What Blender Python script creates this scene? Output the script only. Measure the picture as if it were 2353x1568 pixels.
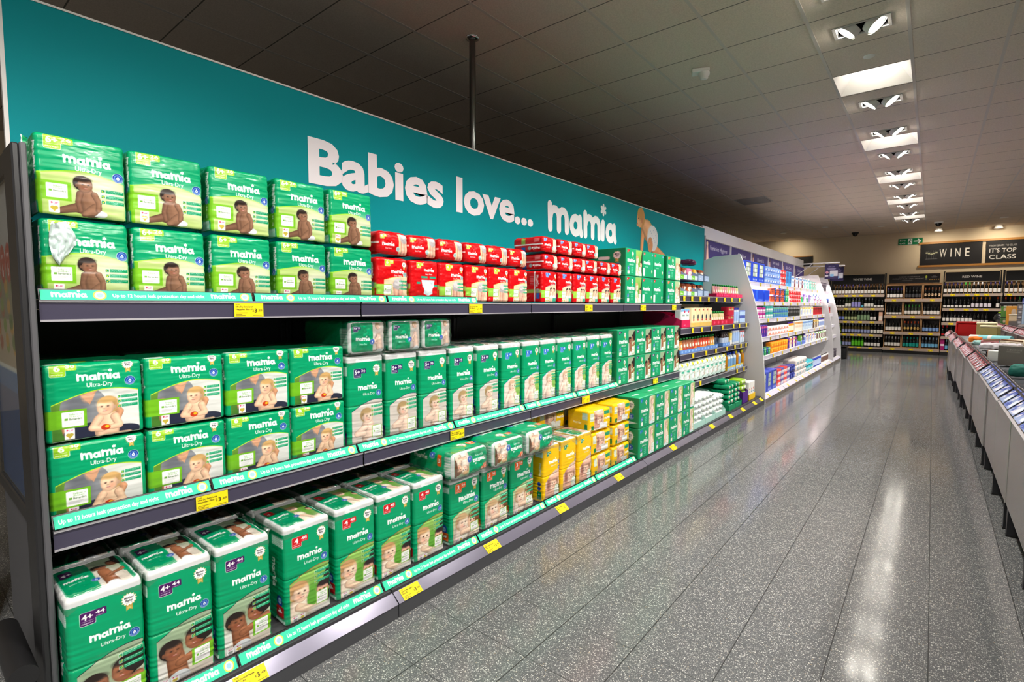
import bpy, math, random
import numpy as np
from math import pi, sin, cos, radians
for o in list(bpy.data.objects): bpy.data.objects.remove(o, do_unlink=True)
S = bpy.context.scene
COL = S.collection
rng = random.Random(7)

# ---------------------------------------------------------------- camera
CAM_H = 1.347
cam_d = bpy.data.cameras.new('camera'); cam = bpy.data.objects.new('camera', cam_d); COL.objects.link(cam)
cam_d.sensor_width = 36.0; cam_d.lens = 36.0 * 1183.5 / 2353.0; cam_d.clip_start = 0.05; cam_d.clip_end = 100
YAW, PIT, ROL = 0.683714, 0.069792, 0.002274
from mathutils import Matrix, Vector
fw = Vector((-sin(YAW) * cos(PIT), cos(YAW) * cos(PIT), -sin(PIT)))
r0 = Vector((cos(YAW), sin(YAW), 0)); u0 = r0.cross(fw)
r1 = r0 * cos(ROL) + u0 * sin(ROL); u1 = -r0 * sin(ROL) + u0 * cos(ROL)
M = Matrix((r1, u1, -fw)).transposed().to_4x4(); M.translation = Vector((0, 0, CAM_H))
cam.matrix_world = M
S.camera = cam

# ---------------------------------------------------------------- world, exposure, big lights
S.view_settings.view_transform = 'Standard'; S.view_settings.look = 'None'
S.view_settings.gamma = 1.0; S.view_settings.exposure = 1.6
W = bpy.data.worlds.new('world'); S.world = W; W.use_nodes = True
W.node_tree.nodes['Background'].inputs[0].default_value = (1.0, 0.95, 0.9, 1)
W.node_tree.nodes['Background'].inputs[1].default_value = 0.10
try:
    cy = S.cycles
    cy.max_bounces = 7; cy.diffuse_bounces = 3; cy.glossy_bounces = 3; cy.transmission_bounces = 4; cy.transparent_max_bounces = 12
    cy.use_denoising = True; cy.sample_clamp_indirect = 4.0; cy.caustics_reflective = False; cy.caustics_refractive = False
except Exception: pass
CEIL = 3.48
SPOT_Y = [-2.9, -1.7, -0.5, 0.7, 1.9, 3.0, 4.2, 4.87, 6.72, 7.92, 9.12, 10.36, 11.5, 12.7, 13.9, 15.1, 16.3]
WELL_Y = [-1.3, 1.1, 3.5, 6.05, 8.45, 10.9, 13.33, 15.8]
LAMP_X = -0.52; FILL_ROW_X = 2.48; P_FILL = 115.0
P_SPOT_L, P_SPOT_R, E_DISC, E_WELL = 48.0, 34.0, 26.0, 5.0
def spot(name, loc, tgt, power, size=82, blend=0.6, col=(1, 0.95, 0.88), rad=0.07):
    l = bpy.data.lights.new(name, 'SPOT'); l.energy = power; l.spot_size = radians(size); l.spot_blend = blend
    l.color = col; l.shadow_soft_size = rad
    o = bpy.data.objects.new(name, l); COL.objects.link(o); o.location = loc
    o.rotation_euler = (Vector(tgt) - Vector(loc)).to_track_quat('-Z', 'Y').to_euler()
    return o
def area(name, loc, tgt, power, sx, sy, col=(1, 0.96, 0.9)):
    l = bpy.data.lights.new(name, 'AREA'); l.energy = power; l.shape = 'RECTANGLE'; l.size = sx; l.size_y = sy; l.color = col
    o = bpy.data.objects.new(name, l); COL.objects.link(o); o.location = loc
    o.rotation_euler = (Vector(tgt) - Vector(loc)).to_track_quat('-Z', 'Y').to_euler()
    return o
for y in SPOT_Y:
    spot('spot_lamp', (LAMP_X - 0.10, y, CEIL - 0.06), (-1.9, y, 0.30), P_SPOT_L)
    spot('spot_lamp', (LAMP_X + 0.10, y, CEIL - 0.06), (0.9, y, 0.3), P_SPOT_R)
FILL_ROW_Y = [-1.0, 1.4, 3.8, 6.2, 8.6, 11.0, 13.4]
for y in FILL_ROW_Y:                                    # added fill spots, out of view over the bins, brightening the low shelves
    spot('spot_lamp', (FILL_ROW_X - 0.1, y, CEIL - 0.06), (-2.0, y, 0.35), P_FILL, 60, 0.7)

# ---------------------------------------------------------------- helpers
def lin(c):
    c = np.asarray(c, float)
    return np.where(c <= 0.04045, c / 12.92, ((c + 0.055) / 1.055) ** 2.4)
def L3(c): return tuple(lin(np.array(c[:3]) / 255.0)) + (1.0,)
MATS = {}
def mat(name, c=(200, 200, 200), rough=0.5, metal=0.0, emit=0.0, spec=0.5, bump=0.0, bscale=40.0, coat=0.0, alpha=1.0):
    if name in MATS: return MATS[name]
    m = bpy.data.materials.new(name); m.use_nodes = True; nt = m.node_tree; b = nt.nodes['Principled BSDF']
    b.inputs['Base Color'].default_value = L3(c); b.inputs['Roughness'].default_value = rough; b.inputs['Metallic'].default_value = metal
    b.inputs['Specular IOR Level'].default_value = spec; b.inputs['Coat Weight'].default_value = coat; b.inputs['Alpha'].default_value = alpha
    if emit: b.inputs['Emission Color'].default_value = L3(c); b.inputs['Emission Strength'].default_value = emit
    if bump:
        n = nt.nodes.new('ShaderNodeTexNoise'); n.inputs['Scale'].default_value = bscale; n.inputs['Detail'].default_value = 3
        tc = nt.nodes.new('ShaderNodeTexCoord'); bp = nt.nodes.new('ShaderNodeBump'); bp.inputs['Strength'].default_value = bump; bp.inputs['Distance'].default_value = 0.01
        nt.links.new(tc.outputs['Object'], n.inputs['Vector']); nt.links.new(n.outputs[0], bp.inputs['Height']); nt.links.new(bp.outputs[0], b.inputs['Normal'])
    MATS[name] = m; return m
def print_mat(name, rough=0.3, coat=0.0, spec=0.5):
    m = bpy.data.materials.new(name); m.use_nodes = True; nt = m.node_tree; b = nt.nodes['Principled BSDF']
    a = nt.nodes.new('ShaderNodeAttribute'); a.attribute_name = 'print'; nt.links.new(a.outputs['Color'], b.inputs['Base Color'])
    b.inputs['Roughness'].default_value = rough; b.inputs['Coat Weight'].default_value = coat; b.inputs['Specular IOR Level'].default_value = spec
    MATS[name] = m; return m
FILM = print_mat('printed_film', 0.28, 0.04, 0.4); CARD = print_mat('printed_card', 0.45); PAPER = print_mat('printed_paper', 0.6, 0, 0.3)
def clear_mat(name, tint=(1, 1, 1), refl=0.10, rough=0.12):
    m = bpy.data.materials.new(name); m.use_nodes = True; nt = m.node_tree; nt.nodes.clear()
    out = nt.nodes.new('ShaderNodeOutputMaterial'); t = nt.nodes.new('ShaderNodeBsdfTransparent'); g = nt.nodes.new('ShaderNodeBsdfGlossy'); mx = nt.nodes.new('ShaderNodeMixShader')
    lw = nt.nodes.new('ShaderNodeLayerWeight'); lw.inputs[0].default_value = 0.25; ad = nt.nodes.new('ShaderNodeMath'); ad.operation = 'MULTIPLY_ADD'; ad.inputs[1].default_value = 0.45; ad.inputs[2].default_value = refl
    t.inputs[0].default_value = (*tint, 1); g.inputs[0].default_value = (1, 1, 1, 1); g.inputs['Roughness'].default_value = rough
    nt.links.new(lw.outputs['Facing'], ad.inputs[0]); nt.links.new(ad.outputs[0], mx.inputs[0]); nt.links.new(t.outputs[0], mx.inputs[1]); nt.links.new(g.outputs[0], mx.inputs[2]); nt.links.new(mx.outputs[0], out.inputs[0])
    MATS[name] = m; return m
CLEAR = clear_mat('clear_film'); ACRYL = clear_mat('clear_acrylic', (0.97, 0.99, 0.98), 0.04, 0.05)

def tag(o, label=None, cat=None, group=None, kind=None):
    if label: o['label'] = label
    if cat: o['category'] = cat
    if group: o['group'] = group
    if kind: o['kind'] = kind
    return o
def empty(name, loc=(0, 0, 0), rz=0.0):
    o = bpy.data.objects.new(name, None); o.empty_display_size = 0.05; COL.objects.link(o); o.location = loc; o.rotation_euler = (0, 0, rz); return o
def link(name, me, parent=None, loc=(0, 0, 0), rz=0.0):
    o = bpy.data.objects.new(name, me); COL.objects.link(o); o.location = loc; o.rotation_euler = (0, 0, rz)
    if parent is not None: o.parent = parent
    return o
def kids(o): return list(o.children)
TREE = {}
def copy_tree(o, parent=None):
    c = o.copy(); COL.objects.link(c)
    if parent is not None: c.parent = parent
    if o.name not in TREE: TREE[o.name] = kids(o)
    for k in TREE[o.name]: copy_tree(k, c)
    return c
ORD = 'first second third fourth fifth sixth seventh eighth ninth tenth eleventh twelfth thirteenth fourteenth fifteenth sixteenth seventeenth eighteenth nineteenth twentieth'.split()
ORD += ['twenty-' + x for x in ORD[:9]] + ['thirtieth'] + ['thirty-' + x for x in ORD[:9]]
NUM = 'zero one two three four five six seven eight nine ten'.split()

class MB:
    """mesh collector: faces with material slots"""
    def __init__(s): s.v = []; s.f = []; s.m = []; s.mats = []; s.sm = []
    def slot(s, m):
        if m not in s.mats: s.mats.append(m)
        return s.mats.index(m)
    def add(s, vs, fs, m, smooth=False):
        k = len(s.v); i = s.slot(m); s.v += [tuple(p) for p in vs]
        for f in fs: s.f.append(tuple(a + k for a in f)); s.m.append(i); s.sm.append(smooth)
    def box(s, x0, x1, y0, y1, z0, z1, m, bev=0.0):
        if bev > 0 and min(x1 - x0, y1 - y0, z1 - z0) > 2.2 * bev:
            vs = []; idx = {}
            lo = (x0, y0, z0); hi = (x1, y1, z1)
            for cx in (0, 1):
                for cyy in (0, 1):
                    for cz in (0, 1):
                        c = [hi[i] if (cx, cyy, cz)[i] else lo[i] for i in range(3)]; sg = [-1 if (cx, cyy, cz)[i] else 1 for i in range(3)]
                        for a in range(3):
                            p = [c[i] + (sg[i] * bev if i != a else 0) for i in range(3)]; idx[(cx, cyy, cz, a)] = len(vs); vs.append(p)
            fs = []
            for a in range(3):
                b, c = (a + 1) % 3, (a + 2) % 3
                for sd in (0, 1):
                    q = []
                    for (i, j) in ((0, 0), (1, 0), (1, 1), (0, 1)):
                        k = [0, 0, 0]; k[a] = sd; k[b] = i; k[c] = j; q.append(idx[(*k, a)])
                    fs.append(q if sd else q[::-1])
                for (i, j) in ((0, 0), (0, 1), (1, 0), (1, 1)):
                    k0 = [0, 0, 0]; k1 = [0, 0, 0]; k0[b] = k1[b] = i; k0[c] = k1[c] = j; k1[a] = 1
                    fs.append([idx[(*k0, b)], idx[(*k1, b)], idx[(*k1, c)], idx[(*k0, c)]])
            for cx in (0, 1):
                for cyy in (0, 1):
                    for cz in (0, 1): fs.append([idx[(cx, cyy, cz, a)] for a in range(3)])
            s.add(vs, fs, m); return
        vs = [(x, y, z) for x in (x0, x1) for y in (y0, y1) for z in (z0, z1)]
        s.add(vs, [(0, 1, 3, 2), (4, 6, 7, 5), (0, 4, 5, 1), (2, 3, 7, 6), (0, 2, 6, 4), (1, 5, 7, 3)], m)
    def prism(s, pts, axis, a0, a1, m, smooth=False):
        """extrude a 2D outline along axis; pts are in the other two axes (cyclic order)"""
        n = len(pts); vs = []
        for a in (a0, a1):
            for p in pts:
                q = [0, 0, 0]; q[axis] = a; q[(axis + 1) % 3] = p[0]; q[(axis + 2) % 3] = p[1]; vs.append(q)
        s.add(vs, [(i, (i + 1) % n, n + (i + 1) % n, n + i) for i in range(n)], m, smooth)
        s.add(vs, [tuple(range(n))[::-1], tuple(range(n, 2 * n))], m)
    def tube(s, p0, p1, r0, m, r1=None, n=12, caps=True, smooth=True):
        r1 = r0 if r1 is None else r1; p0 = Vector(p0); p1 = Vector(p1); d = (p1 - p0).normalized()
        a = d.orthogonal().normalized(); b = d.cross(a); vs = []
        for p, r in ((p0, r0), (p1, r1)): vs += [p + (a * cos(2 * pi * i / n) + b * sin(2 * pi * i / n)) * r for i in range(n)]
        s.add(vs, [(i, (i + 1) % n, n + (i + 1) % n, n + i) for i in range(n)], m, smooth)
        if caps: s.add(vs, [tuple(range(n))[::-1], tuple(range(n, 2 * n))], m)
    def lathe(s, prof, m, n=14, c=(0, 0), a0=0.0, a1=2 * pi, smooth=True, sx=1.0, sy=1.0):
        full = abs(a1 - a0 - 2 * pi) < 1e-6; k = n if full else n + 1; vs = []
        for r, z in prof: vs += [(c[0] + sx * r * cos(a0 + (a1 - a0) * i / n), c[1] + sy * r * sin(a0 + (a1 - a0) * i / n), z) for i in range(k)]
        fs = []
        for j in range(len(prof) - 1):
            for i in range(n): fs.append((j * k + i, j * k + (i + 1) % k, (j + 1) * k + (i + 1) % k, (j + 1) * k + i))
        s.add(vs, fs, m, smooth)
        if full:
            s.add(vs, [tuple(range(k))[::-1], tuple(range((len(prof) - 1) * k, len(prof) * k))], m)
    def mesh(s, name):
        me = bpy.data.meshes.new(name); me.from_pydata(s.v, [], s.f)
        for m in s.mats: me.materials.append(m)
        me.polygons.foreach_set('material_index', s.m); me.polygons.foreach_set('use_smooth', s.sm)
        me.update(); return me
    def obj(s, name, parent=None, loc=(0, 0, 0), rz=0.0): return link(name, s.mesh(name), parent, loc, rz)

def vnoise(x, y, seed=0):
    x = np.asarray(x, float); y = np.asarray(y, float)
    T = np.random.RandomState(seed).rand(64, 64)
    xi = np.floor(x).astype(int); yi = np.floor(y).astype(int); fx = x - xi; fy = y - yi
    fx = fx * fx * (3 - 2 * fx); fy = fy * fy * (3 - 2 * fy)
    a = T[yi % 64, xi % 64]; b = T[yi % 64, (xi + 1) % 64]; c = T[(yi + 1) % 64, xi % 64]; d = T[(yi + 1) % 64, (xi + 1) % 64]
    return (a * (1 - fx) + b * fx) * (1 - fy) + (c * (1 - fx) + d * fx) * fy

# ---------------------------------------------------------------- flat print artwork (millimetres, origin bottom-left)
_G = {}
def glyphs(s, bold=0.0):
    k = (s, bold)
    if k not in _G:
        cu = bpy.data.curves.new('t', 'FONT'); cu.body = s; cu.size = 1.0; cu.offset = bold; cu.resolution_u = 3
        ob = bpy.data.objects.new('t', cu); me = ob.to_mesh()
        v = np.array([p.co[:2] for p in me.vertices]).reshape(-1, 2); me.calc_loop_triangles()
        t = np.array([q.vertices[:] for q in me.loop_triangles], int).reshape(-1, 3)
        ob.to_mesh_clear(); bpy.data.objects.remove(ob); bpy.data.curves.remove(cu); _G[k] = (v, t)
    return _G[k]
def logo_strokes():
    out = []; r = 0.15
    def pl(pts, r=r):
        for a, b in zip(pts[:-1], pts[1:]): out.append((a[0], a[1], b[0], b[1], r))
    def arc(cx, cy, rx, ry, a0, a1, n=7): return [(cx + rx * cos(radians(a0 + (a1 - a0) * i / n)), cy + ry * sin(radians(a0 + (a1 - a0) * i / n))) for i in range(n + 1)]
    def m_(x):
        pl([(x + 0.12, 1.05), (x + 0.16, 0.15)])
        pl(arc(x + 0.46, 0.62, 0.29, 0.30, 180, 0) + [(x + 0.76, 0.15)])
        pl(arc(x + 1.03, 0.62, 0.28, 0.30, 180, 0) + [(x + 1.33, 0.15)])
    def a_(x):
        pl(arc(x + 0.46, 0.46, 0.31, 0.32, 0, 360, 12)); pl([(x + 0.80, 0.80), (x + 0.82, 0.35), (x + 0.92, 0.14)])
    m_(0); a_(1.52); m_(2.62); pl([(4.28, 0.85), (4.28, 0.15)]); a_(4.52)
    for k in range(6): out.append((4.30, 1.42, 4.30 + 0.2 * cos(radians(60 * k + 30)), 1.42 + 0.2 * sin(radians(60 * k + 30)), 0.075))
    return out
LOGO = logo_strokes(); LOGO_W = 5.55
class Cv:
    def __init__(s, w, h, px, bg):
        s.w, s.h = w, h; s.nu = max(3, int(round(w / px)) + 1); s.nv = max(3, int(round(h / px)) + 1); s.dx = w / (s.nu - 1); s.dy = h / (s.nv - 1); s.px = (s.dx + s.dy) / 2
        s.X, s.Y = np.meshgrid(np.linspace(0, w, s.nu), np.linspace(0, h, s.nv)); s.C = np.empty((s.nv, s.nu, 3)); s.C[:] = np.array(bg) / 255.0
        s.clip = None
    def sl(s, x0, y0, x1, y1):
        i0 = max(0, int((x0) / s.dx) - 1); i1 = min(s.nu, int(x1 / s.dx) + 3); j0 = max(0, int(y0 / s.dy) - 1); j1 = min(s.nv, int(y1 / s.dy) + 3)
        if i1 <= i0 or j1 <= j0: return None
        return (slice(j0, j1), slice(i0, i1))
    def put(s, sl, d, col, soft=None, a=1.0):
        w = s.px if soft is None else max(s.px, soft); al = np.clip(0.5 - d / w, 0, 1) * a
        if s.clip is not None: al = al * s.clip[sl]
        al = al[..., None]; s.C[sl] = s.C[sl] * (1 - al) + np.array(col) / 255.0 * al
    def rect(s, x0, y0, x1, y1, col, r=0.0, soft=None, a=1.0):
        sl = s.sl(x0, y0, x1, y1)
        if sl is None: return
        qx = np.abs(s.X[sl] - (x0 + x1) / 2) - (x1 - x0) / 2 + r; qy = np.abs(s.Y[sl] - (y0 + y1) / 2) - (y1 - y0) / 2 + r
        s.put(sl, np.hypot(np.maximum(qx, 0), np.maximum(qy, 0)) + np.minimum(np.maximum(qx, qy), 0) - r, col, soft, a)
    def ell(s, cx, cy, rx, ry, col, rot=0.0, soft=None, a=1.0):
        R = max(rx, ry) + (soft or 0); sl = s.sl(cx - R, cy - R, cx + R, cy + R)
        if sl is None: return
        x = s.X[sl] - cx; y = s.Y[sl] - cy; c_, s_ = cos(radians(rot)), sin(radians(rot)); u = x * c_ + y * s_; v = -x * s_ + y * c_
        k = np.hypot(u / rx, v / ry); s.put(sl, (k - 1) * min(rx, ry), col, soft, a)
    def cap(s, x0, y0, x1, y1, r0, col, r1=None, soft=None, a=1.0):
        r1 = r0 if r1 is None else r1; R = max(r0, r1) + (soft or 0); sl = s.sl(min(x0, x1) - R, min(y0, y1) - R, max(x0, x1) + R, max(y0, y1) + R)
        if sl is None: return
        dx, dy = x1 - x0, y1 - y0; t = np.clip(((s.X[sl] - x0) * dx + (s.Y[sl] - y0) * dy) / max(dx * dx + dy * dy, 1e-9), 0, 1)
        s.put(sl, np.hypot(s.X[sl] - x0 - t * dx, s.Y[sl] - y0 - t * dy) - (r0 + (r1 - r0) * t), col, soft, a)
    def path(s, pts, r, col, soft=None):
        for a, b in zip(pts[:-1], pts[1:]): s.cap(a[0], a[1], b[0], b[1], r, col, soft=soft)
    def poly(s, pts, col, a=1.0):
        P = np.array(pts, float); sl = s.sl(P[:, 0].min(), P[:, 1].min(), P[:, 0].max(), P[:, 1].max())
        if sl is None: return
        x, y = s.X[sl], s.Y[sl]; d2 = np.full(x.shape, 1e18); ins = np.zeros(x.shape, bool); n = len(P)
        for i in range(n):
            x0, y0 = P[i]; x1, y1 = P[(i + 1) % n]; dx, dy = x1 - x0, y1 - y0
            t = np.clip(((x - x0) * dx + (y - y0) * dy) / max(dx * dx + dy * dy, 1e-9), 0, 1); d2 = np.minimum(d2, (x - x0 - t * dx) ** 2 + (y - y0 - t * dy) ** 2)
            if y0 != y1: ins ^= ((y0 > y) != (y1 > y)) & (x < (x1 - x0) * (y - y0) / (y1 - y0) + x0)
        d = np.sqrt(d2); s.put(sl, np.where(ins, -d, d), col, None, a)
    def star(s, cx, cy, ro, ri, n, col): s.poly([(cx + (ro if i % 2 == 0 else ri) * cos(pi * i / n), cy + (ro if i % 2 == 0 else ri) * sin(pi * i / n)) for i in range(2 * n)], col)
    def below(s, f, col, soft=None, a=1.0, x0=-1e9, x1=1e9):
        """fill under the curve y = f(x)"""
        d = np.maximum(s.Y - f(s.X), np.maximum(x0 - s.X, s.X - x1)); s.put((slice(None), slice(None)), d, col, soft, a)
    def tris(s, V, T, col):
        if len(V) == 0: return
        x0, y0 = V.min(0); x1, y1 = V.max(0); sl = s.sl(x0, y0, x1, y1)
        if sl is None: return
        j0, j1, i0, i1 = sl[0].start, sl[0].stop, sl[1].start, sl[1].stop; K = 3
        cov = np.zeros(((j1 - j0) * K, (i1 - i0) * K), bool)
        fx = (V[:, 0] / s.dx - i0 + 0.5) * K - 0.5; fy = (V[:, 1] / s.dy - j0 + 0.5) * K - 0.5
        for a, b, c in T:
            ax, ay, bx, by, cx_, cy_ = fx[a], fy[a], fx[b], fy[b], fx[c], fy[c]
            u0, u1 = max(0, int(math.floor(min(ax, bx, cx_)))), min(cov.shape[1], int(max(ax, bx, cx_)) + 2); w0, w1 = max(0, int(math.floor(min(ay, by, cy_)))), min(cov.shape[0], int(max(ay, by, cy_)) + 2)
            if u1 <= u0 or w1 <= w0: continue
            gx = np.arange(u0, u1)[None, :]; gy = np.arange(w0, w1)[:, None]; den = (by - cy_) * (ax - cx_) + (cx_ - bx) * (ay - cy_)
            if abs(den) < 1e-12: continue
            l1 = ((by - cy_) * (gx - cx_) + (cx_ - bx) * (gy - cy_)) / den; l2 = ((cy_ - ay) * (gx - cx_) + (ax - cx_) * (gy - cy_)) / den
            cov[w0:w1, u0:u1] |= (l1 >= -1e-6) & (l2 >= -1e-6) & (l1 + l2 <= 1 + 1e-6)
        al = cov.reshape(j1 - j0, K, i1 - i0, K).mean((1, 3))
        if s.clip is not None: al = al * s.clip[sl]
        s.C[sl] = s.C[sl] * (1 - al[..., None]) + np.array(col) / 255.0 * al[..., None]
    def text(s, t, x, y, size, col, bold=0.02, rot=0.0, width=None, align='l'):
        V, T = glyphs(t, bold)
        if len(V) == 0: return
        V = V * size; w = V[:, 0].max()
        if width: V = V * np.array([width / w, 1.0]); w = width
        if align == 'c': V = V - np.array([w / 2, 0])
        c_, s_ = cos(radians(rot)), sin(radians(rot)); V = V @ np.array([[c_, s_], [-s_, c_]]) + np.array([x, y]); s.tris(V, T, col)
    def logo(s, x, y, w, col=(255, 255, 255), rot=0.0):
        k = w / LOGO_W; c_, s_ = cos(radians(rot)), sin(radians(rot))
        for a, b, c, d, r in LOGO:
            s.cap(x + k * (a * c_ - b * s_), y + k * (a * s_ + b * c_), x + k * (c * c_ - d * s_), y + k * (c * s_ + d * c_), r * k, col)
def face_mesh(cv, mapf):
    """grid faces carrying the artwork; mapf(u_mm, v_mm) -> 3D"""
    P = mapf(cv.X.ravel(), cv.Y.ravel()); n = cv.nu; idx = np.arange(cv.nu * cv.nv).reshape(cv.nv, cv.nu)
    F = np.stack([idx[:-1, :-1], idx[:-1, 1:], idx[1:, 1:], idx[1:, :-1]], -1).reshape(-1, 4)
    return P, F, cv.C.reshape(-1, 3)
def quads_mesh(name, P, F, C, mats, fm=None, smooth=True):
    me = bpy.data.meshes.new(name); me.vertices.add(len(P)); me.vertices.foreach_set('co', np.asarray(P, np.float32).ravel())
    me.loops.add(F.size); me.loops.foreach_set('vertex_index', F.astype(np.int32).ravel())
    me.polygons.add(len(F)); me.polygons.foreach_set('loop_start', np.arange(0, F.size, 4, dtype=np.int32))
    me.polygons.foreach_set('use_smooth', np.full(len(F), smooth))
    for m in mats: me.materials.append(m)
    if fm is not None: me.polygons.foreach_set('material_index', np.asarray(fm, np.int32))
    at = me.attributes.new('print', 'FLOAT_COLOR', 'POINT'); c4 = np.ones((len(P), 4), np.float32); c4[:, :3] = lin(np.clip(C, 0, 1)); at.data.foreach_set('color', c4.ravel())
    me.update(); me.validate(); return me
def block(name, w, h, d, R, front, left=None, top=None, base=(0, 155, 95), px=3.0, bulge=(0, 0, 0), wrk=None, material=None, side=None, taper=0.0):
    """rounded pack (mm sizes): front faces -Y, origin at the bottom centre; wrk(x,y,z,nx,ny,nz)->mm displacement"""
    xs = front.X[0] - w / 2; zs = front.Y[:, 0]; nd = max(3, int(round(d / px)) + 1); ys = np.linspace(-d / 2, d / 2, nd)
    ps, fs, cs, k = [], [], [], 0
    def grid(A, B, f, C):
        nonlocal k
        a, b = np.meshgrid(A, B); p = np.stack(f(a.ravel(), b.ravel()), -1); n, m = len(A), len(B); idx = np.arange(n * m).reshape(m, n) + k
        ps.append(p); fs.append(np.stack([idx[:-1, :-1], idx[:-1, 1:], idx[1:, 1:], idx[1:, :-1]], -1).reshape(-1, 4)); cs.append(C.reshape(-1, 3)); k += n * m
    one = np.ones_like; bc = np.array(base) / 255.0
    def fit(cv, n, m):
        if cv is None: return np.tile(bc, (m * n, 1))
        iu = np.linspace(0, cv.nu - 1, n).round().astype(int); iv = np.linspace(0, cv.nv - 1, m).round().astype(int); return cv.C[np.ix_(iv, iu)].reshape(-1, 3)
    grid(xs, zs, lambda a, b: (a, one(a) * -d / 2, b), front.C)
    grid(ys[::-1], zs, lambda a, b: (one(a) * -w / 2, a, b), fit(left, nd, len(zs)))
    grid(ys, zs, lambda a, b: (one(a) * w / 2, a, b), fit(side, nd, len(zs)))
    grid(xs, ys, lambda a, b: (a, b, one(a) * h), fit(top, len(xs), nd))
    grid(xs[[0, -1]], zs[[0, -1]], lambda a, b: (-a, one(a) * d / 2, b), fit(None, 2, 2)); grid(xs[[0, -1]], ys[[0, -1]], lambda a, b: (-a, b, one(a) * 0.0), fit(None, 2, 2))
    P = np.concatenate(ps); F = np.concatenate(fs); C = np.concatenate(cs)
    _, fi, inv = np.unique(np.round(P, 3), axis=0, return_index=True, return_inverse=True); P = P[fi]; C = C[fi]; F = inv.reshape(-1)[F]
    hw = np.array([w / 2, d / 2, h / 2]); Q = P - np.array([0, 0, h / 2]); inn = np.clip(Q, -(hw - R), hw - R); n = Q - inn; ln = np.linalg.norm(n, axis=1, keepdims=True); n = n / np.maximum(ln, 1e-9)
    U = Q / hw; bl = np.zeros(len(Q))
    for ax, bu in enumerate(bulge):
        if bu: o = [i for i in range(3) if i != ax]; bl += bu * np.abs(n[:, ax]) * (1 - U[:, o[0]] ** 2) * (1 - U[:, o[1]] ** 2)
    Q = inn + n * (R + bl[:, None])
    if wrk is not None: Q = Q + n * wrk(Q[:, 0], Q[:, 1], Q[:, 2], n)[:, None]
    if taper: Q[:, 1] *= 1 - taper * np.clip((Q[:, 2] + h / 2) / h, 0, 1)
    Q[:, 2] += h / 2
    return quads_mesh(name, Q / 1000.0, F, C, [material or FILM])
# ---------------------------------------------------------------- artwork of the nappy packs
GREEN = (0, 156, 104); DGREEN = (0, 128, 86); LIME = (132, 196, 38); WHITE = (248, 248, 248); NAVY = (28, 62, 160)
def drop_badge(c, x, y, r):
    c.ell(x, y, r, r, WHITE); c.ell(x, y, r * 0.94, r * 0.94, (20, 66, 160)); c.ell(x, y, r * 0.66, r * 0.66, (150, 190, 235)); c.ell(x, y, r * 0.58, r * 0.58, (24, 74, 176))
    c.poly([(x, y + r * 0.45), (x - r * 0.27, y - r * 0.05), (x + r * 0.27, y - r * 0.05)], WHITE); c.ell(x, y - r * 0.12, r * 0.28, r * 0.28, WHITE); c.ell(x, y - r * 0.12, r * 0.13, r * 0.13, (80, 140, 220))
    for k in range(9):
        a = radians(200 + k * 17.5); c.ell(x + r * 0.8 * cos(a), y + r * 0.8 * sin(a), r * 0.07, r * 0.07, (200, 220, 250))
def rosette(c, x, y, r):
    c.poly([(x - r * 0.45, y), (x + r * 0.45, y), (x + r * 0.42, y - r * 1.75), (x, y - r * 1.5), (x - r * 0.42, y - r * 1.75)], (190, 160, 70))
    c.rect(x - r * 0.25, y - r * 1.45, x + r * 0.25, y - r * 1.1, (214, 190, 110))
    c.star(x, y, r * 1.08, r * 0.84, 14, (205, 180, 100)); c.star(x, y, r, r * 0.78, 14, WHITE)
    c.text('Mother', x, y + r * 0.12, r * 0.46, (25, 25, 25), 0.02, 0, r * 1.25, 'c'); c.text('Baby', x, y - r * 0.33, r * 0.46, (25, 25, 25), 0.02, 0, r * 0.95, 'c')
    c.rect(x - r * 0.45, y - r * 0.55, x + r * 0.45, y - r * 0.48, (170, 170, 170))
def size_badge(c, x, y, w, num, cnt, col, sub, two=True):
    h = w * 1.08
    c.rect(x - 1, y - 1, x + w + 1, y + h + 1, (235, 240, 235), w * 0.14); c.rect(x, y, x + w, y + h, col, w * 0.13); c.rect(x + w * 0.9, y + h * 0.42, x + w * 1.75, y + h, col, w * 0.12)
    c.text(num, x + w * 0.48, y + h * 0.42, w * 0.68, WHITE, 0.03, 0, w * (0.72 if len(num) > 1 else 0.42), 'c'); c.text(cnt, x + w * 1.32, y + h * 0.62, w * 0.42, WHITE, 0.02, 0, w * 0.62, 'c')
    c.text('nappies', x + w * 1.32, y + h * 0.47, w * 0.16, WHITE, 0.0, 0, w * 0.55, 'c'); c.text(sub, x + w * 0.48, y + h * 0.10, w * 0.2, WHITE, 0.01, 0, w * 0.8, 'c'); c.rect(x + w * 0.12, y + h * 0.31, x + w * 0.86, y + h * 0.335, (230, 235, 225))
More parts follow.
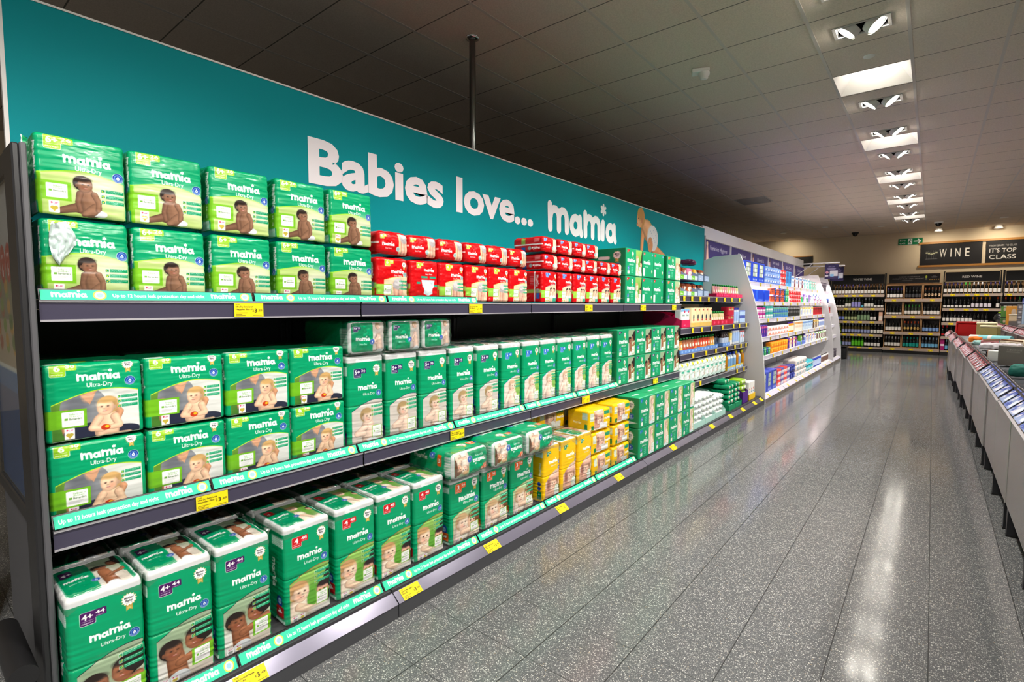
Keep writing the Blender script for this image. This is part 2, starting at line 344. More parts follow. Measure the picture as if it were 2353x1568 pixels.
def ticks(c, x, y, w, rows=('Comfort Night & Day', 'Regularly tested', 'Dermatologically tested'), gap=0.27):
    for i, t in enumerate(rows):
        yy = y - i * w * gap; b = w * 0.17
        c.rect(x, yy, x + b, yy + b, WHITE, b * 0.15); c.rect(x + b * 0.08, yy + b * 0.08, x + b * 0.92, yy + b * 0.92, (0, 140, 90), b * 0.1)
        if i == 0: c.ell(x + b * 0.5, yy + b * 0.5, b * 0.3, b * 0.3, (220, 214, 60)); c.ell(x + b * 0.62, yy + b * 0.6, b * 0.24, b * 0.24, (0, 140, 90))
        else: c.path([(x + b * 0.25, yy + b * 0.55), (x + b * 0.45, yy + b * 0.3), (x + b * 0.95, yy + b * 0.9)], b * 0.08, (235, 220, 50))
        c.rect(x + b * 1.15, yy + b * 0.02, x + w, yy + b, (0, 150, 95)); c.text(t, x + b * 1.3, yy + b * 0.6, w * 0.075, WHITE, 0.01, 0, w * 0.70); c.text('Up to 12 hours' if i == 0 else 'against the leading brand' if i == 1 else 'hypoallergenic', x + b * 1.3, yy + b * 0.18, w * 0.07, WHITE, 0.0, 0, w * 0.5)
def charity(c, x, y, w, h):
    c.rect(x - w * 0.05, y - w * 0.05, x + w * 1.08, y + h + w * 0.05, (120, 190, 40), w * 0.05); c.rect(x, y, x + w, y + h, WHITE, w * 0.05)
    c.text('Believe in', x + w * 0.9, y + h * 0.74, w * 0.15, (110, 180, 90), 0.0, 0, w * 0.55) if False else c.text('Believe in', x + w * 0.32, y + h * 0.76, w * 0.15, (110, 180, 90), 0.0, 0, w * 0.58)
    c.text('children', x + w * 0.32, y + h * 0.62, w * 0.15, (110, 180, 90), 0.0, 0, w * 0.5); c.text("Barnardo's", x + w * 0.32, y + h * 0.44, w * 0.16, (70, 110, 60), 0.01, 0, w * 0.6); c.rect(x + w * 0.12, y + h * 0.44, x + w * 0.27, y + h * 0.58, (110, 180, 60))
    for k in range(3): c.rect(x + w * 0.12, y + h * (0.30 - 0.08 * k), x + w * (0.8 - 0.1 * k), y + h * (0.315 - 0.08 * k), (170, 175, 170))
def lbp(c, x, y, w, h, gold=(196, 176, 70)):
    c.rect(x, y, x + w, y + h, WHITE, w * 0.08); c.ell(x + w * 0.27, y + h * 0.83, w * 0.1, w * 0.1, (214, 30, 90)); c.text('LBP', x + w * 0.42, y + h * 0.75, w * 0.26, (214, 60, 130), 0.0, 0, w * 0.45)
    c.ell(x + w * 0.35, y + h * 0.42, w * 0.22, w * 0.2, gold); c.ell(x + w * 0.65, y + h * 0.42, w * 0.22, w * 0.2, gold); c.poly([(x + w * 0.15, y + h * 0.38), (x + w * 0.85, y + h * 0.38), (x + w * 0.5, y + h * 0.08)], gold)
def barcode(c, x, y, w, h):
    c.rect(x, y, x + w, y + h, (150, 214, 192))
    for k in range(7): c.rect(x, y + h * (0.06 + 0.135 * k), x + w, y + h * (0.12 + 0.135 * k), WHITE)
def face(c, x, y, r, skin, hair, look=1, dark=(60, 40, 34), bald=False, tilt=0):
    sh = tuple(int(v * 0.80) for v in skin); hl = tuple(min(255, int(v * 1.10 + 8)) for v in skin); k = look * r
    if hair is not None: c.ell(x - k * 0.14, y + r * 0.16, r * 1.02, r * 1.0, hair); c.ell(x - k * 0.5, y + r * 0.1, r * 0.5, r * 0.7, tuple(int(v * 0.8) for v in hair), soft=r * 0.6)
    c.ell(x - k * 0.78, y - r * 0.16, r * 0.15, r * 0.22, sh); c.ell(x + k * 0.08, y - r * 0.12, r * 0.80, r * 0.90, sh); c.ell(x + k * 0.14, y - r * 0.08, r * 0.70, r * 0.82, skin, soft=r * 0.3); c.ell(x + k * 0.1, y - r * 0.62, r * 0.42, r * 0.30, skin, soft=r * 0.2)
    c.ell(x + k * 0.34, y + r * 0.34, r * 0.4, r * 0.22, hl, soft=r * 0.4, a=0.8); c.ell(x + k * 0.42, y - r * 0.34, r * 0.26, r * 0.22, hl, soft=r * 0.4, a=0.9); c.ell(x - k * 0.16, y - r * 0.38, r * 0.24, r * 0.22, tuple(int(v) for v in (skin[0], skin[1] * 0.9, skin[2] * 0.88)), soft=r * 0.3)
    if hair is not None: c.ell(x - k * 0.06, y + r * 0.70, r * 0.80, r * 0.34, hair, soft=r * 0.25)
    for dx in (-0.14, 0.44): c.ell(x + k * dx, y + r * 0.02, r * 0.16, r * 0.10, sh, soft=r * 0.15); c.ell(x + k * dx, y + r * 0.0, r * 0.09, r * 0.06, dark, soft=r * 0.06)
    c.cap(x + k * 0.2, y + r * 0.02, x + k * 0.24, y - r * 0.2, r * 0.05, hl, soft=r * 0.12); c.ell(x + k * 0.24, y - r * 0.26, r * 0.12, r * 0.06, sh, soft=r * 0.1)
    c.ell(x + k * 0.18, y - r * 0.50, r * 0.20, r * 0.06, (176, 86, 80), soft=r * 0.06); c.ell(x + k * 0.18, y - r * 0.475, r * 0.13, r * 0.025, (236, 222, 216), soft=r * 0.03)
def limb(c, pts, r, col):
    n = len(pts) - 1; dk = tuple(int(v * 0.78) for v in col); hl = tuple(min(255, int(v * 1.1 + 6)) for v in col)
    for i in range(n): c.cap(*pts[i], *pts[i + 1], r[i], dk, r[i + 1])
    for i in range(n): c.cap(pts[i][0] + r[i] * 0.12, pts[i][1] + r[i] * 0.12, pts[i + 1][0] + r[i + 1] * 0.12, pts[i + 1][1] + r[i + 1] * 0.12, r[i] * 0.84, col, r[i + 1] * 0.84, soft=r[i] * 0.35)
    for i in range(n): c.cap(pts[i][0] + r[i] * 0.3, pts[i][1] + r[i] * 0.3, pts[i + 1][0] + r[i + 1] * 0.3, pts[i + 1][1] + r[i + 1] * 0.3, r[i] * 0.4, hl, r[i + 1] * 0.4, soft=r[i] * 0.6)
def region(c, x0, x1, y0, f): return np.clip(0.5 - np.maximum.reduce([c.Y - f(c.X), x0 - c.X, c.X - x1, y0 - c.Y]) / c.px, 0, 1)
def toddler(c, x, y, s):
    sk = (134, 98, 76); limb(c, [(x - 0.95 * s, y - 1.05 * s), (x - 0.35 * s, y - 0.86 * s), (x + 0.1 * s, y - 0.95 * s)], [0.13 * s, 0.2 * s, 0.25 * s], (112, 80, 62))
    limb(c, [(x, y - 0.1 * s), (x + 0.12 * s, y - 0.5 * s), (x + 0.2 * s, y - 0.95 * s)], [0.24 * s, 0.36 * s, 0.36 * s], sk); c.ell(x + 0.5 * s, y - 1.06 * s, 0.27 * s, 0.16 * s, (232, 234, 236))
    limb(c, [(x + 0.2 * s, y - 0.95 * s), (x + 0.36 * s, y - 0.78 * s), (x - 0.05 * s, y - 1.12 * s)], [0.22 * s, 0.2 * s, 0.14 * s], sk)
    limb(c, [(x - 0.22 * s, y - 0.22 * s), (x - 0.3 * s, y - 0.6 * s), (x - 0.22 * s, y - 0.98 * s)], [0.13 * s, 0.1 * s, 0.09 * s], (118, 84, 66)); limb(c, [(x + 0.3 * s, y - 0.2 * s), (x + 0.46 * s, y - 0.55 * s), (x + 0.42 * s, y - 0.9 * s)], [0.13 * s, 0.11 * s, 0.09 * s], sk)
    face(c, x - 0.06 * s, y + 0.2 * s, 0.34 * s, (140, 102, 80), (46, 36, 32), 1, (30, 20, 18))
def mum_baby(c, x, y, s):
    c.ell(x - 0.35 * s, y + 0.05 * s, 0.62 * s, 0.72 * s, (132, 136, 142)); c.ell(x - 0.55 * s, y + 0.1 * s, 0.3 * s, 0.55 * s, (108, 112, 120), soft=0.25 * s); limb(c, [(x - 0.85 * s, y - 0.1 * s), (x - 0.8 * s, y - 0.7 * s), (x - 0.55 * s, y - 1.1 * s)], [0.17 * s, 0.13 * s, 0.12 * s], (196, 140, 104))
    c.poly([(x - 0.5 * s, y + 0.58 * s), (x - 0.02 * s, y + 0.58 * s), (x - 0.2 * s, y + 0.16 * s)], (206, 152, 118)); c.ell(x - 0.26 * s, y + 0.5 * s, 0.16 * s, 0.24 * s, (212, 160, 126), soft=0.1 * s); face(c, x - 0.24 * s, y + 0.76 * s, 0.30 * s, (218, 164, 130), (120, 84, 54), 1)
    c.ell(x - 0.15 * s, y - 0.75 * s, 0.75 * s, 0.3 * s, (40, 44, 66)); c.ell(x + 0.7 * s, y - 0.86 * s, 0.5 * s, 0.2 * s, (42, 46, 64)); limb(c, [(x + 0.4 * s, y + 0.1 * s), (x + 0.62 * s, y - 0.2 * s), (x + 0.5 * s, y - 0.55 * s)], [0.12 * s, 0.1 * s, 0.08 * s], (196, 140, 104))
    sk = (238, 192, 160); limb(c, [(x + 0.24 * s, y - 0.34 * s), (x + 0.24 * s, y - 0.8 * s)], [0.28 * s, 0.34 * s], sk); limb(c, [(x + 0.02 * s, y - 0.35 * s), (x - 0.16 * s, y - 0.66 * s), (x + 0.1 * s, y - 0.74 * s)], [0.13 * s, 0.11 * s, 0.09 * s], sk); limb(c, [(x + 0.46 * s, y - 0.35 * s), (x + 0.58 * s, y - 0.66 * s), (x + 0.36 * s, y - 0.7 * s)], [0.13 * s, 0.11 * s, 0.09 * s], sk)
    limb(c, [(x + 0.05 * s, y - 1.02 * s), (x + 0.45 * s, y - 1.06 * s), (x + 0.85 * s, y - 1.0 * s)], [0.15 * s, 0.16 * s, 0.1 * s], sk); c.ell(x + 0.2 * s, y - 0.68 * s, 0.13 * s, 0.1 * s, (200, 60, 30)); c.ell(x + 0.24 * s, y - 0.66 * s, 0.06 * s, 0.05 * s, (240, 190, 40))
    face(c, x + 0.24 * s, y + 0.04 * s, 0.3 * s, (240, 196, 164), (214, 172, 110), -1, (70, 54, 50))
def photo(c, kind, x0, x1, y0, y1):
    """printed picture inside the current clip"""
    w, h = x1 - x0, y1 - y0; s = w * 0.6; cx = (x0 + x1) / 2
    if kind == '4+':
        c.ell(cx, y1 - h * 0.15, w * 0.6, h * 0.3, (150, 172, 140), soft=h * 0.2); c.ell(x0 + w * 0.2, y0 + h * 0.2, w * 0.35, h * 0.3, (222, 222, 216), soft=h * 0.2)
        c.ell(x0 + w * 0.6, y0 + h * 0.15, w * 0.5, h * 0.25, (226, 216, 202)); limb(c, [(x0 + w * 0.3, y0 + h * 0.5), (x0 + w * 0.36, y0 + h * 0.1)], [w * 0.16, w * 0.18], (150, 96, 66)); c.ell(x0 + w * 0.36, y0 + h * 0.1, w * 0.2, h * 0.12, (230, 234, 240))
        face(c, x0 + w * 0.26, y0 + h * 0.62, w * 0.2, (146, 92, 64), (40, 30, 26), 1); face(c, x0 + w * 0.68, y0 + h * 0.7, w * 0.22, (152, 96, 66), (34, 26, 24), -1); c.ell(x0 + w * 0.86, y0 + h * 0.78, w * 0.2, h * 0.18, (36, 28, 26))
        limb(c, [(x0 + w * 0.9, y0 + h * 0.5), (x0 + w * 0.62, y0 + h * 0.42), (x0 + w * 0.36, y0 + h * 0.36)], [w * 0.09, w * 0.08, w * 0.07], (156, 100, 70))
    elif kind == '4':
        c.ell(cx, y1 - h * 0.2, w * 0.7, h * 0.4, (140, 186, 90), soft=h * 0.2); c.ell(x0 + w * 0.55, y0 + h * 0.45, w * 0.3, h * 0.3, (100, 168, 60), soft=h * 0.2)
        sk = (240, 204, 176); limb(c, [(x0 + w * 0.2, y0 + h * 0.4), (x0 + w * 0.15, y0)], [w * 0.2, w * 0.26], (246, 226, 206)); limb(c, [(x0 + w * 0.2, y0 + h * 0.32), (x0 + w * 0.55, y0 + h * 0.14), (x0 + w * 0.75, y0 + h * 0.2)], [w * 0.1, w * 0.09, w * 0.07], sk)
        face(c, x0 + w * 0.24, y0 + h * 0.64, w * 0.24, (244, 208, 180), (206, 160, 110), 1); c.ell(x0 + w * 1.0, y0 + h * 0.55, w * 0.2, h * 0.42, (48, 36, 36)); face(c, x0 + w * 0.82, y0 + h * 0.5, w * 0.2, (226, 172, 146), (48, 36, 36), -1); c.ell(x0 + w * 0.8, y0 + h * 0.05, w * 0.4, h * 0.15, (236, 232, 226), soft=h * 0.1)
    elif kind == '5+':
        c.ell(cx, y0 + h * 0.6, w * 0.8, h * 0.7, (206, 198, 190), soft=h * 0.3); sk = (226, 196, 178)
        limb(c, [(cx - w * 0.02, y0 + h * 0.5), (cx + w * 0.05, y0 + h * 0.22)], [w * 0.2, w * 0.25], sk); limb(c, [(cx - w * 0.1, y0 + h * 0.48), (cx - w * 0.35, y0 + h * 0.36), (cx - w * 0.12, y0 + h * 0.34)], [w * 0.1, w * 0.09, w * 0.07], sk); c.ell(cx + w * 0.1, y0 + h * 0.12, w * 0.26, h * 0.09, (232, 236, 240))
        limb(c, [(cx - w * 0.1, y0 + h * 0.08), (cx - w * 0.4, y0 + h * 0.05)], [w * 0.12, w * 0.08], (150, 112, 94)); face(c, cx - w * 0.02, y0 + h * 0.74, w * 0.2, (232, 200, 180), (176, 148, 104), 1); c.ell(x0, y0, w * 0.4, h * 0.15, (110, 90, 80), soft=h * 0.15)
    elif kind == '5':
        c.ell(x0 + w * 0.85, y0 + h * 0.6, w * 0.35, h * 0.4, (136, 184, 90), soft=h * 0.2); sk = (242, 210, 194)
        limb(c, [(cx - w * 0.05, y0 + h * 0.55), (cx - w * 0.02, y0 + h * 0.2)], [w * 0.25, w * 0.28], sk); limb(c, [(cx - w * 0.25, y0 + h * 0.5), (cx - w * 0.4, y0 + h * 0.3)], [w * 0.11, w * 0.08], sk); limb(c, [(cx + w * 0.15, y0 + h * 0.5), (cx + w * 0.3, y0 + h * 0.28)], [w * 0.11, w * 0.08], sk); c.ell(cx, y0 + h * 0.1, w * 0.32, h * 0.09, (228, 236, 248)); face(c, cx, y0 + h * 0.8, w * 0.22, (246, 214, 196), (214, 180, 150), 1)
    elif kind == '3':
        c.ell(x0 + w * 0.3, y1 - h * 0.1, w * 0.5, h * 0.35, (172, 196, 150), soft=h * 0.2); limb(c, [(x0 + w * 0.3, y0 + h * 0.5), (x0 + w * 0.3, y0)], [w * 0.24, w * 0.34], (238, 220, 206)); limb(c, [(x0 + w * 0.75, y0 + h * 0.4), (x0 + w * 0.8, y0)], [w * 0.2, w * 0.3], (236, 210, 190))
        face(c, x0 + w * 0.34, y0 + h * 0.62, w * 0.23, (244, 214, 192), (200, 166, 124), 1); face(c, x0 + w * 0.74, y0 + h * 0.58, w * 0.24, (234, 190, 160), (122, 78, 46), -1); c.ell(x0 + w * 0.95, y0 + h * 0.6, w * 0.14, h * 0.3, (116, 74, 44)); limb(c, [(x0 + w * 0.7, y0 + h * 0.3), (x0 + w * 0.3, y0 + h * 0.3)], [w * 0.08, w * 0.07], (236, 196, 170))
    elif kind == '2':
        c.ell(cx, y0 + h * 0.4, w * 0.7, h * 0.6, (232, 202, 184), soft=h * 0.2); c.ell(x0 + w * 0.5, y0 + h * 0.2, w * 0.5, h * 0.22, (240, 238, 238)); face(c, x0 + w * 0.58, y0 + h * 0.55, w * 0.26, (236, 194, 172), (180, 130, 100), -1); limb(c, [(x0 + w * 0.1, y0 + h * 0.3), (x0 + w * 0.5, y0 + h * 0.22)], [w * 0.2, w * 0.13], (222, 168, 144)); limb(c, [(x0 + w * 0.2, y0 + h * 0.8), (x0 + w * 0.9, y0 + h * 0.75)], [w * 0.16, w * 0.12], (228, 178, 156)); c.ell(x0 + w * 0.2, y0 + h * 0.55, w * 0.12, h * 0.2, (150, 96, 84), soft=h * 0.1)
    elif kind == 'legs':
        for dx in (0.38, 0.62): limb(c, [(x0 + w * dx, y0 + h * 0.75), (x0 + w * dx, y0 + h * 0.02)], [w * 0.16, w * 0.1], (226, 170, 148))
        c.ell(cx, y0 + h * 0.72, w * 0.3, h * 0.2, (176, 170, 172)); c.ell(cx, y0 + h * 0.85, w * 0.24, h * 0.16, (206, 202, 204))
    elif kind == 'kids':
        for dx, k in ((0.35, 1), (0.68, -1)):
            limb(c, [(x0 + w * dx, y0 + h * 0.6), (x0 + w * dx, y0 + h * 0.05)], [w * 0.14, w * 0.1], (232, 190, 166)); face(c, x0 + w * dx, y0 + h * 0.78, w * 0.13, (228, 184, 160), (60, 44, 40), k); c.ell(x0 + w * dx, y0 + h * 0.36, w * 0.16, h * 0.1, (236, 238, 242))
def pack6p():
    W_, H_ = 215, 240; c = Cv(W_, H_, 1.15, GREEN)
    f = lambda x: H_ * (0.50 + 0.065 * np.sin(np.clip((x / W_ - 0.05) / 0.95, 0, 1) * pi * 0.95) - 0.10 * np.clip((x / W_ - 0.5), 0, 1))
    g = lambda x: f(x) + 3.5
    c.below(g, (150, 214, 50)); c.below(f, (178, 204, 122)); c.ell(W_ * 0.75, H_ * 0.30, 70, 60, (214, 220, 190), soft=60); c.ell(W_ * 0.4, H_ * 0.05, 110, 40, (176, 206, 110), soft=50)
    c.rect(-5, H_ * 0.19, W_ * 0.36, H_ * 0.42, (124, 192, 36)); c.rect(-5, 0, 12, H_ * 0.5, (120, 190, 34))
    c.clip = region(c, 0, W_, 0, f); toddler(c, W_ * 0.52, H_ * 0.36, 66); c.clip = None
    charity(c, W_ * 0.10, H_ * 0.22, W_ * 0.22, H_ * 0.17); lbp(c, W_ * 0.12, H_ * 0.04, 24, 34)
    ticks(c, W_ * 0.69, H_ * 0.345, W_ * 0.28); size_badge(c, W_ * 0.10, H_ * 0.80, 38, '6+', '26', (148, 200, 46), 'extra large+'); c.logo(W_ * 0.29, H_ * 0.655, W_ * 0.53)
    c.text('Ultra-Dry', W_ * 0.41, H_ * 0.575, 19, WHITE, 0.01, 0, W_ * 0.30); drop_badge(c, W_ * 0.90, H_ * 0.56, 15); return c
def pack6():
    W_, H_ = 245, 245; c = Cv(W_, H_, 1.25, GREEN); X0, X1 = 14, W_ * 0.94
    f = lambda x: H_ * (0.44 + 0.175 * np.sin(np.clip((x - X0) / (X1 - X0), 0, 1) * pi * 0.72 + 0.12))
    c.below(lambda x: f(x) + 3, (180, 222, 40), x0=X0, x1=X1); c.below(f, (206, 210, 204), x0=X0, x1=X1); c.clip = region(c, X0, X1, 4, f)
    c.ell(0, H_ * 0.2, W_ * 0.42, H_ * 0.45, (96, 140, 50), soft=70); c.ell(W_ * 0.1, H_ * 0.05, W_ * 0.4, H_ * 0.2, (70, 120, 44), soft=60); c.ell(W_ * 0.9, H_ * 0.3, W_ * 0.3, H_ * 0.3, (224, 226, 222), soft=50); mum_baby(c, W_ * 0.5, H_ * 0.38, 92); c.clip = None
    c.rect(-5, H_ * 0.17, W_ * 0.39, H_ * 0.40, (112, 184, 34)); charity(c, W_ * 0.15, H_ * 0.19, W_ * 0.21, H_ * 0.185); lbp(c, W_ * 0.17, H_ * 0.03, 24, 34)
    ticks(c, W_ * 0.71, H_ * 0.48, W_ * 0.22); size_badge(c, W_ * 0.06, H_ * 0.815, 36, '6', '30', (150, 202, 40), 'extra large'); c.logo(W_ * 0.31, H_ * 0.74, W_ * 0.44); c.text('Ultra-Dry', W_ * 0.40, H_ * 0.66, 19, WHITE, 0.01, 0, W_ * 0.27)
    rosette(c, W_ * 0.84, H_ * 0.915, 15); drop_badge(c, W_ * 0.855, H_ * 0.70, 14.5); return c
def tall(W_, H_, px, num, cnt, bcol, sub, kind, pbg, line, right_box=True):
    c = Cv(W_, H_, px, GREEN); c.rect(-5, H_ * 0.938, W_ + 5, H_ + 5, (244, 246, 246)); X0, X1 = W_ * 0.10, W_ * 0.97
    f = lambda x: H_ * (0.40 + 0.115 * np.sin(np.clip((x - X0) / (X1 - X0), 0, 1) * pi * 0.62 + 0.1))
    c.below(lambda x: f(x) + 2.5, line, x0=X0, x1=X1); c.below(f, pbg, x0=X0, x1=X1); c.clip = region(c, X0, X1, 2, f); photo(c, kind, X0, X1, 0, H_ * 0.47)
    c.ell(W_ * 0.5, -6, W_ * 0.6, H_ * 0.05, (90, 70, 60), soft=20, a=0.6); c.clip = None
    if kind == '4+': c.rect(W_ * 0.62, H_ * 0.09, W_ + 5, H_ * 0.235, (120, 190, 40))
    charity(c, W_ * 0.66, H_ * 0.10, W_ * 0.25, H_ * 0.125); lbp(c, W_ * 0.14, H_ * 0.012, W_ * 0.12, H_ * 0.06, (150, 150, 150)); lbp(c, W_ * 0.29, H_ * 0.012, W_ * 0.12, H_ * 0.06)
    ticks(c, W_ * 0.62, H_ * 0.43, W_ * 0.34, gap=0.30); size_badge(c, W_ * 0.17, H_ * 0.775, W_ * 0.19, num, cnt, bcol, sub); c.logo(W_ * 0.27, H_ * 0.635, W_ * 0.53); c.text('Ultra-Dry', W_ * 0.40, H_ * 0.575, W_ * 0.085, WHITE, 0.01, 0, W_ * 0.33)
    rosette(c, W_ * 0.80, H_ * 0.855, W_ * 0.105); drop_badge(c, W_ * 0.85, H_ * 0.585, W_ * 0.075); return c
def tall_side(D, H_, px, num, bcol):
    c = Cv(D, H_, px, GREEN); c.rect(-5, H_ * 0.938, D + 5, H_ + 5, (244, 246, 246)); barcode(c, D * 0.62, H_ * 0.80, D * 0.36, H_ * 0.1); c.logo(D * 0.60, H_ * 0.66, H_ * 0.30, WHITE, -90); c.ell(D * 0.82, H_ * 0.24, D * 0.09, D * 0.09, NAVY); c.ell(D * 0.82, H_ * 0.24, D * 0.05, D * 0.05, (150, 190, 235))
    c.rect(D * 0.72, H_ * 0.07, D * 0.95, H_ * 0.19, bcol, 4); c.text(num, D * 0.77, H_ * 0.165, D * 0.16, WHITE, 0.03, -90); barcode(c, D * 0.68, H_ * 0.01, D * 0.3, H_ * 0.045); return c
def tall_top(W_, D, px, num, bcol, kind):
    c = Cv(W_, D, px, (246, 247, 247)); m = 11; c.rect(m, m, W_ - m, D - m, GREEN, 16); c.rect(W_ * 0.48, m, W_ - m - 14, D - m, (206, 196, 176)); c.clip = region(c, W_ * 0.48, W_ - m - 10, m, lambda x: x * 0 + D - m); photo(c, kind, W_ * 0.46, W_ * 0.98, -D * 0.1, D * 1.05); c.clip = None
    c.rect(m + 8, D * 0.66, m + 8 + W_ * 0.16, D * 0.86, bcol, 4); c.text(num, m + 12, D * 0.7, W_ * 0.13, WHITE, 0.02); c.logo(m + 8, D * 0.46, W_ * 0.32); c.text('Ultra-Dry', m + 16, D * 0.36, W_ * 0.05, WHITE); drop_badge(c, W_ * 0.47, D * 0.3, W_ * 0.06); return c
def flat_end(W_, H_, px, num, cnt, bcol, kind, bg, flip=False, rim=True, pbg=(206, 200, 192)):
    """end face of a pack lying on its back"""
    c = Cv(W_, H_, px, (244, 246, 246) if rim else bg); m = 11 if rim else 0
    if rim: c.rect(m, m, W_ - m, H_ - m, bg, 14)
    px0 = W_ * 0.60; c.rect(px0, m, W_ - m - 4, H_ - m, pbg, 8); c.clip = region(c, px0, W_ - m - 4, m, lambda x: x * 0 + H_ - m); photo(c, kind, px0 - 6, W_ - m, -H_ * 0.1, H_ * 1.12); c.clip = None
    size_badge(c, m + W_ * 0.05, H_ * 0.66, W_ * 0.105, num, cnt, bcol, 'maxi'); c.logo(m + W_ * 0.10, H_ * 0.40, W_ * 0.36); c.text('Ultra-Dry' if rim else 'Easy Pants', m + W_ * 0.18, H_ * 0.28, W_ * 0.055, WHITE, 0.01, 0, W_ * 0.2)
    if rim: drop_badge(c, W_ * 0.58, H_ * 0.36, W_ * 0.065)
    else: c.ell(W_ * 0.58, H_ * 0.3, W_ * 0.06, W_ * 0.06, (196, 214, 210)); c.ell(W_ * 0.58, H_ * 0.3, W_ * 0.045, W_ * 0.045, (150, 190, 190))
    if flip: c.C = c.C[::-1, ::-1].copy()
    return c
RED = (208, 8, 18)
def redpack(W_, H_, px, num, bcol, kind):
    c = Cv(W_, H_, px, RED); X0, X1 = W_ * 0.22, W_ * 0.99; f = lambda x: H_ * (0.46 + 0.10 * np.sin(np.clip((x - X0) / (X1 - X0), 0, 1) * pi * 0.6 + 0.15))
    c.below(lambda x: f(x) + 2, (230, 220, 90) if num == '6' else (120, 150, 210), x0=X0, x1=X1); c.below(f, (232, 198, 160), x0=X0, x1=X1); c.clip = region(c, X0, X1, H_ * 0.02, f); c.ell(W_ * 0.6, H_ * 0.3, W_ * 0.4, H_ * 0.3, (238, 208, 176), soft=40); photo(c, kind, W_ * 0.36, W_ * 0.94, 0, H_ * 0.52); c.clip = None
    c.rect(-5, H_ * 0.155, W_ * 0.44, H_ * 0.385, (150, 206, 70)); charity(c, W_ * 0.21, H_ * 0.17, W_ * 0.23, H_ * 0.2); lbp(c, W_ * 0.22, H_ * 0.03, W_ * 0.1, H_ * 0.1); lbp(c, W_ * 0.35, H_ * 0.03, W_ * 0.1, H_ * 0.1)
    ticks(c, W_ * 0.68, H_ * 0.44, W_ * 0.28, gap=0.34) if num == '6' else c.rect(W_ * 0.68, H_ * 0.03, W_ * 0.96, H_ * 0.15, (60, 170, 140), 4)
    size_badge(c, W_ * 0.26, H_ * 0.79, W_ * 0.15, num, '18', bcol, 'junior'); c.logo(W_ * 0.44, H_ * 0.635, W_ * 0.40); c.text('Easy Pants', W_ * 0.52, H_ * 0.57, W_ * 0.06, WHITE, 0.01); rosette(c, W_ * 0.86, H_ * 0.84, W_ * 0.07); c.ell(W_ * 0.88, H_ * 0.61, W_ * 0.065, W_ * 0.065, (200, 214, 206)); c.ell(W_ * 0.88, H_ * 0.61, W_ * 0.05, W_ * 0.05, (140, 178, 178)); return c
def redback(W_, H_, px):
    c = Cv(W_, H_, px, RED); size_badge(c, W_ * 0.22, H_ * 0.80, W_ * 0.13, '6', '18', (170, 206, 40), 'junior'); c.logo(W_ * 0.45, H_ * 0.72, W_ * 0.36); c.text('Easy Pants', W_ * 0.5, H_ * 0.64, W_ * 0.06, WHITE)
    c.poly([(W_ * 0.36, H_ * 0.52), (W_ * 0.84, H_ * 0.52), (W_ * 0.78, H_ * 0.2), (W_ * 0.6, H_ * 0.14), (W_ * 0.42, H_ * 0.2)], (206, 226, 236)); c.ell(W_ * 0.6, H_ * 0.34, W_ * 0.13, H_ * 0.14, (236, 244, 248)); c.ell(W_ * 0.4, H_ * 0.26, W_ * 0.05, H_ * 0.09, RED); c.ell(W_ * 0.8, H_ * 0.26, W_ * 0.05, H_ * 0.09, RED)
    for x, y, w in ((0.35, 0.56, 0.22), (0.65, 0.56, 0.24), (0.2, 0.42, 0.12), (0.82, 0.36, 0.14), (0.2, 0.1, 0.24), (0.58, 0.06, 0.14)): c.rect(W_ * x, H_ * y, W_ * (x + w), H_ * (y + 0.05), (40, 150, 120), 2)
    return c
def red_side(D, H_, px, num, bcol):
    c = Cv(D, H_, px, RED); c.rect(D * 0.0, H_ * 0.3, D, H_ * 0.42, (160, 200, 90)); c.rect(D * 0.72, 0, D * 0.76, H_, (236, 236, 236)); c.logo(D * 0.80, H_ * 0.86, H_ * 0.36, WHITE, -90); c.ell(D * 0.85, H_ * 0.38, D * 0.06, D * 0.06, (150, 180, 180)); c.rect(D * 0.8, H_ * 0.12, D * 0.93, H_ * 0.3, bcol, 3)
    for k in range(6): c.rect(D * 0.56, H_ * (0.55 + 0.05 * k), D * 0.70, H_ * (0.565 + 0.05 * k), (240, 190, 190))
    return c
YEL = (246, 196, 8)
def yellow_tall(W_, H_, px):
    c = Cv(W_, H_, px, YEL); X0, X1 = W_ * 0.12, W_ * 0.95; f = lambda x: H_ * (0.34 + 0.2 * np.sin(np.clip((x - X0) / (X1 - X0), 0, 1) * pi * 0.6 + 0.1)); c.below(f, (226, 182, 160), x0=X0, x1=X1); c.clip = region(c, X0, X1, 3, f); photo(c, '2', X0, X1, 0, H_ * 0.55); c.clip = None
    charity(c, W_ * 0.68, H_ * 0.13, W_ * 0.2, H_ * 0.12); size_badge(c, W_ * 0.18, H_ * 0.83, W_ * 0.14, '2', '44', (0, 126, 70), 'mini'); c.logo(W_ * 0.3, H_ * 0.68, W_ * 0.5); c.text('New Born', W_ * 0.42, H_ * 0.62, W_ * 0.075, WHITE, 0.01); drop_badge(c, W_ * 0.9, H_ * 0.66, W_ * 0.07); drop_badge(c, W_ * 0.9, H_ * 0.56, W_ * 0.07); return c
def yellow_side(D, H_, px):
    c = Cv(D, H_, px, YEL); barcode(c, D * 0.7, H_ * 0.82, D * 0.28, H_ * 0.1); c.logo(D * 0.84, H_ * 0.72, H_ * 0.24, (250, 236, 190), -90); c.ell(D * 0.85, H_ * 0.34, D * 0.06, D * 0.06, NAVY); c.ell(D * 0.85, H_ * 0.26, D * 0.06, D * 0.06, NAVY); c.rect(D * 0.78, H_ * 0.06, D * 0.93, H_ * 0.2, (0, 126, 70), 3); c.text('2', D * 0.82, H_ * 0.17, D * 0.1, WHITE, 0.02, -90); return c
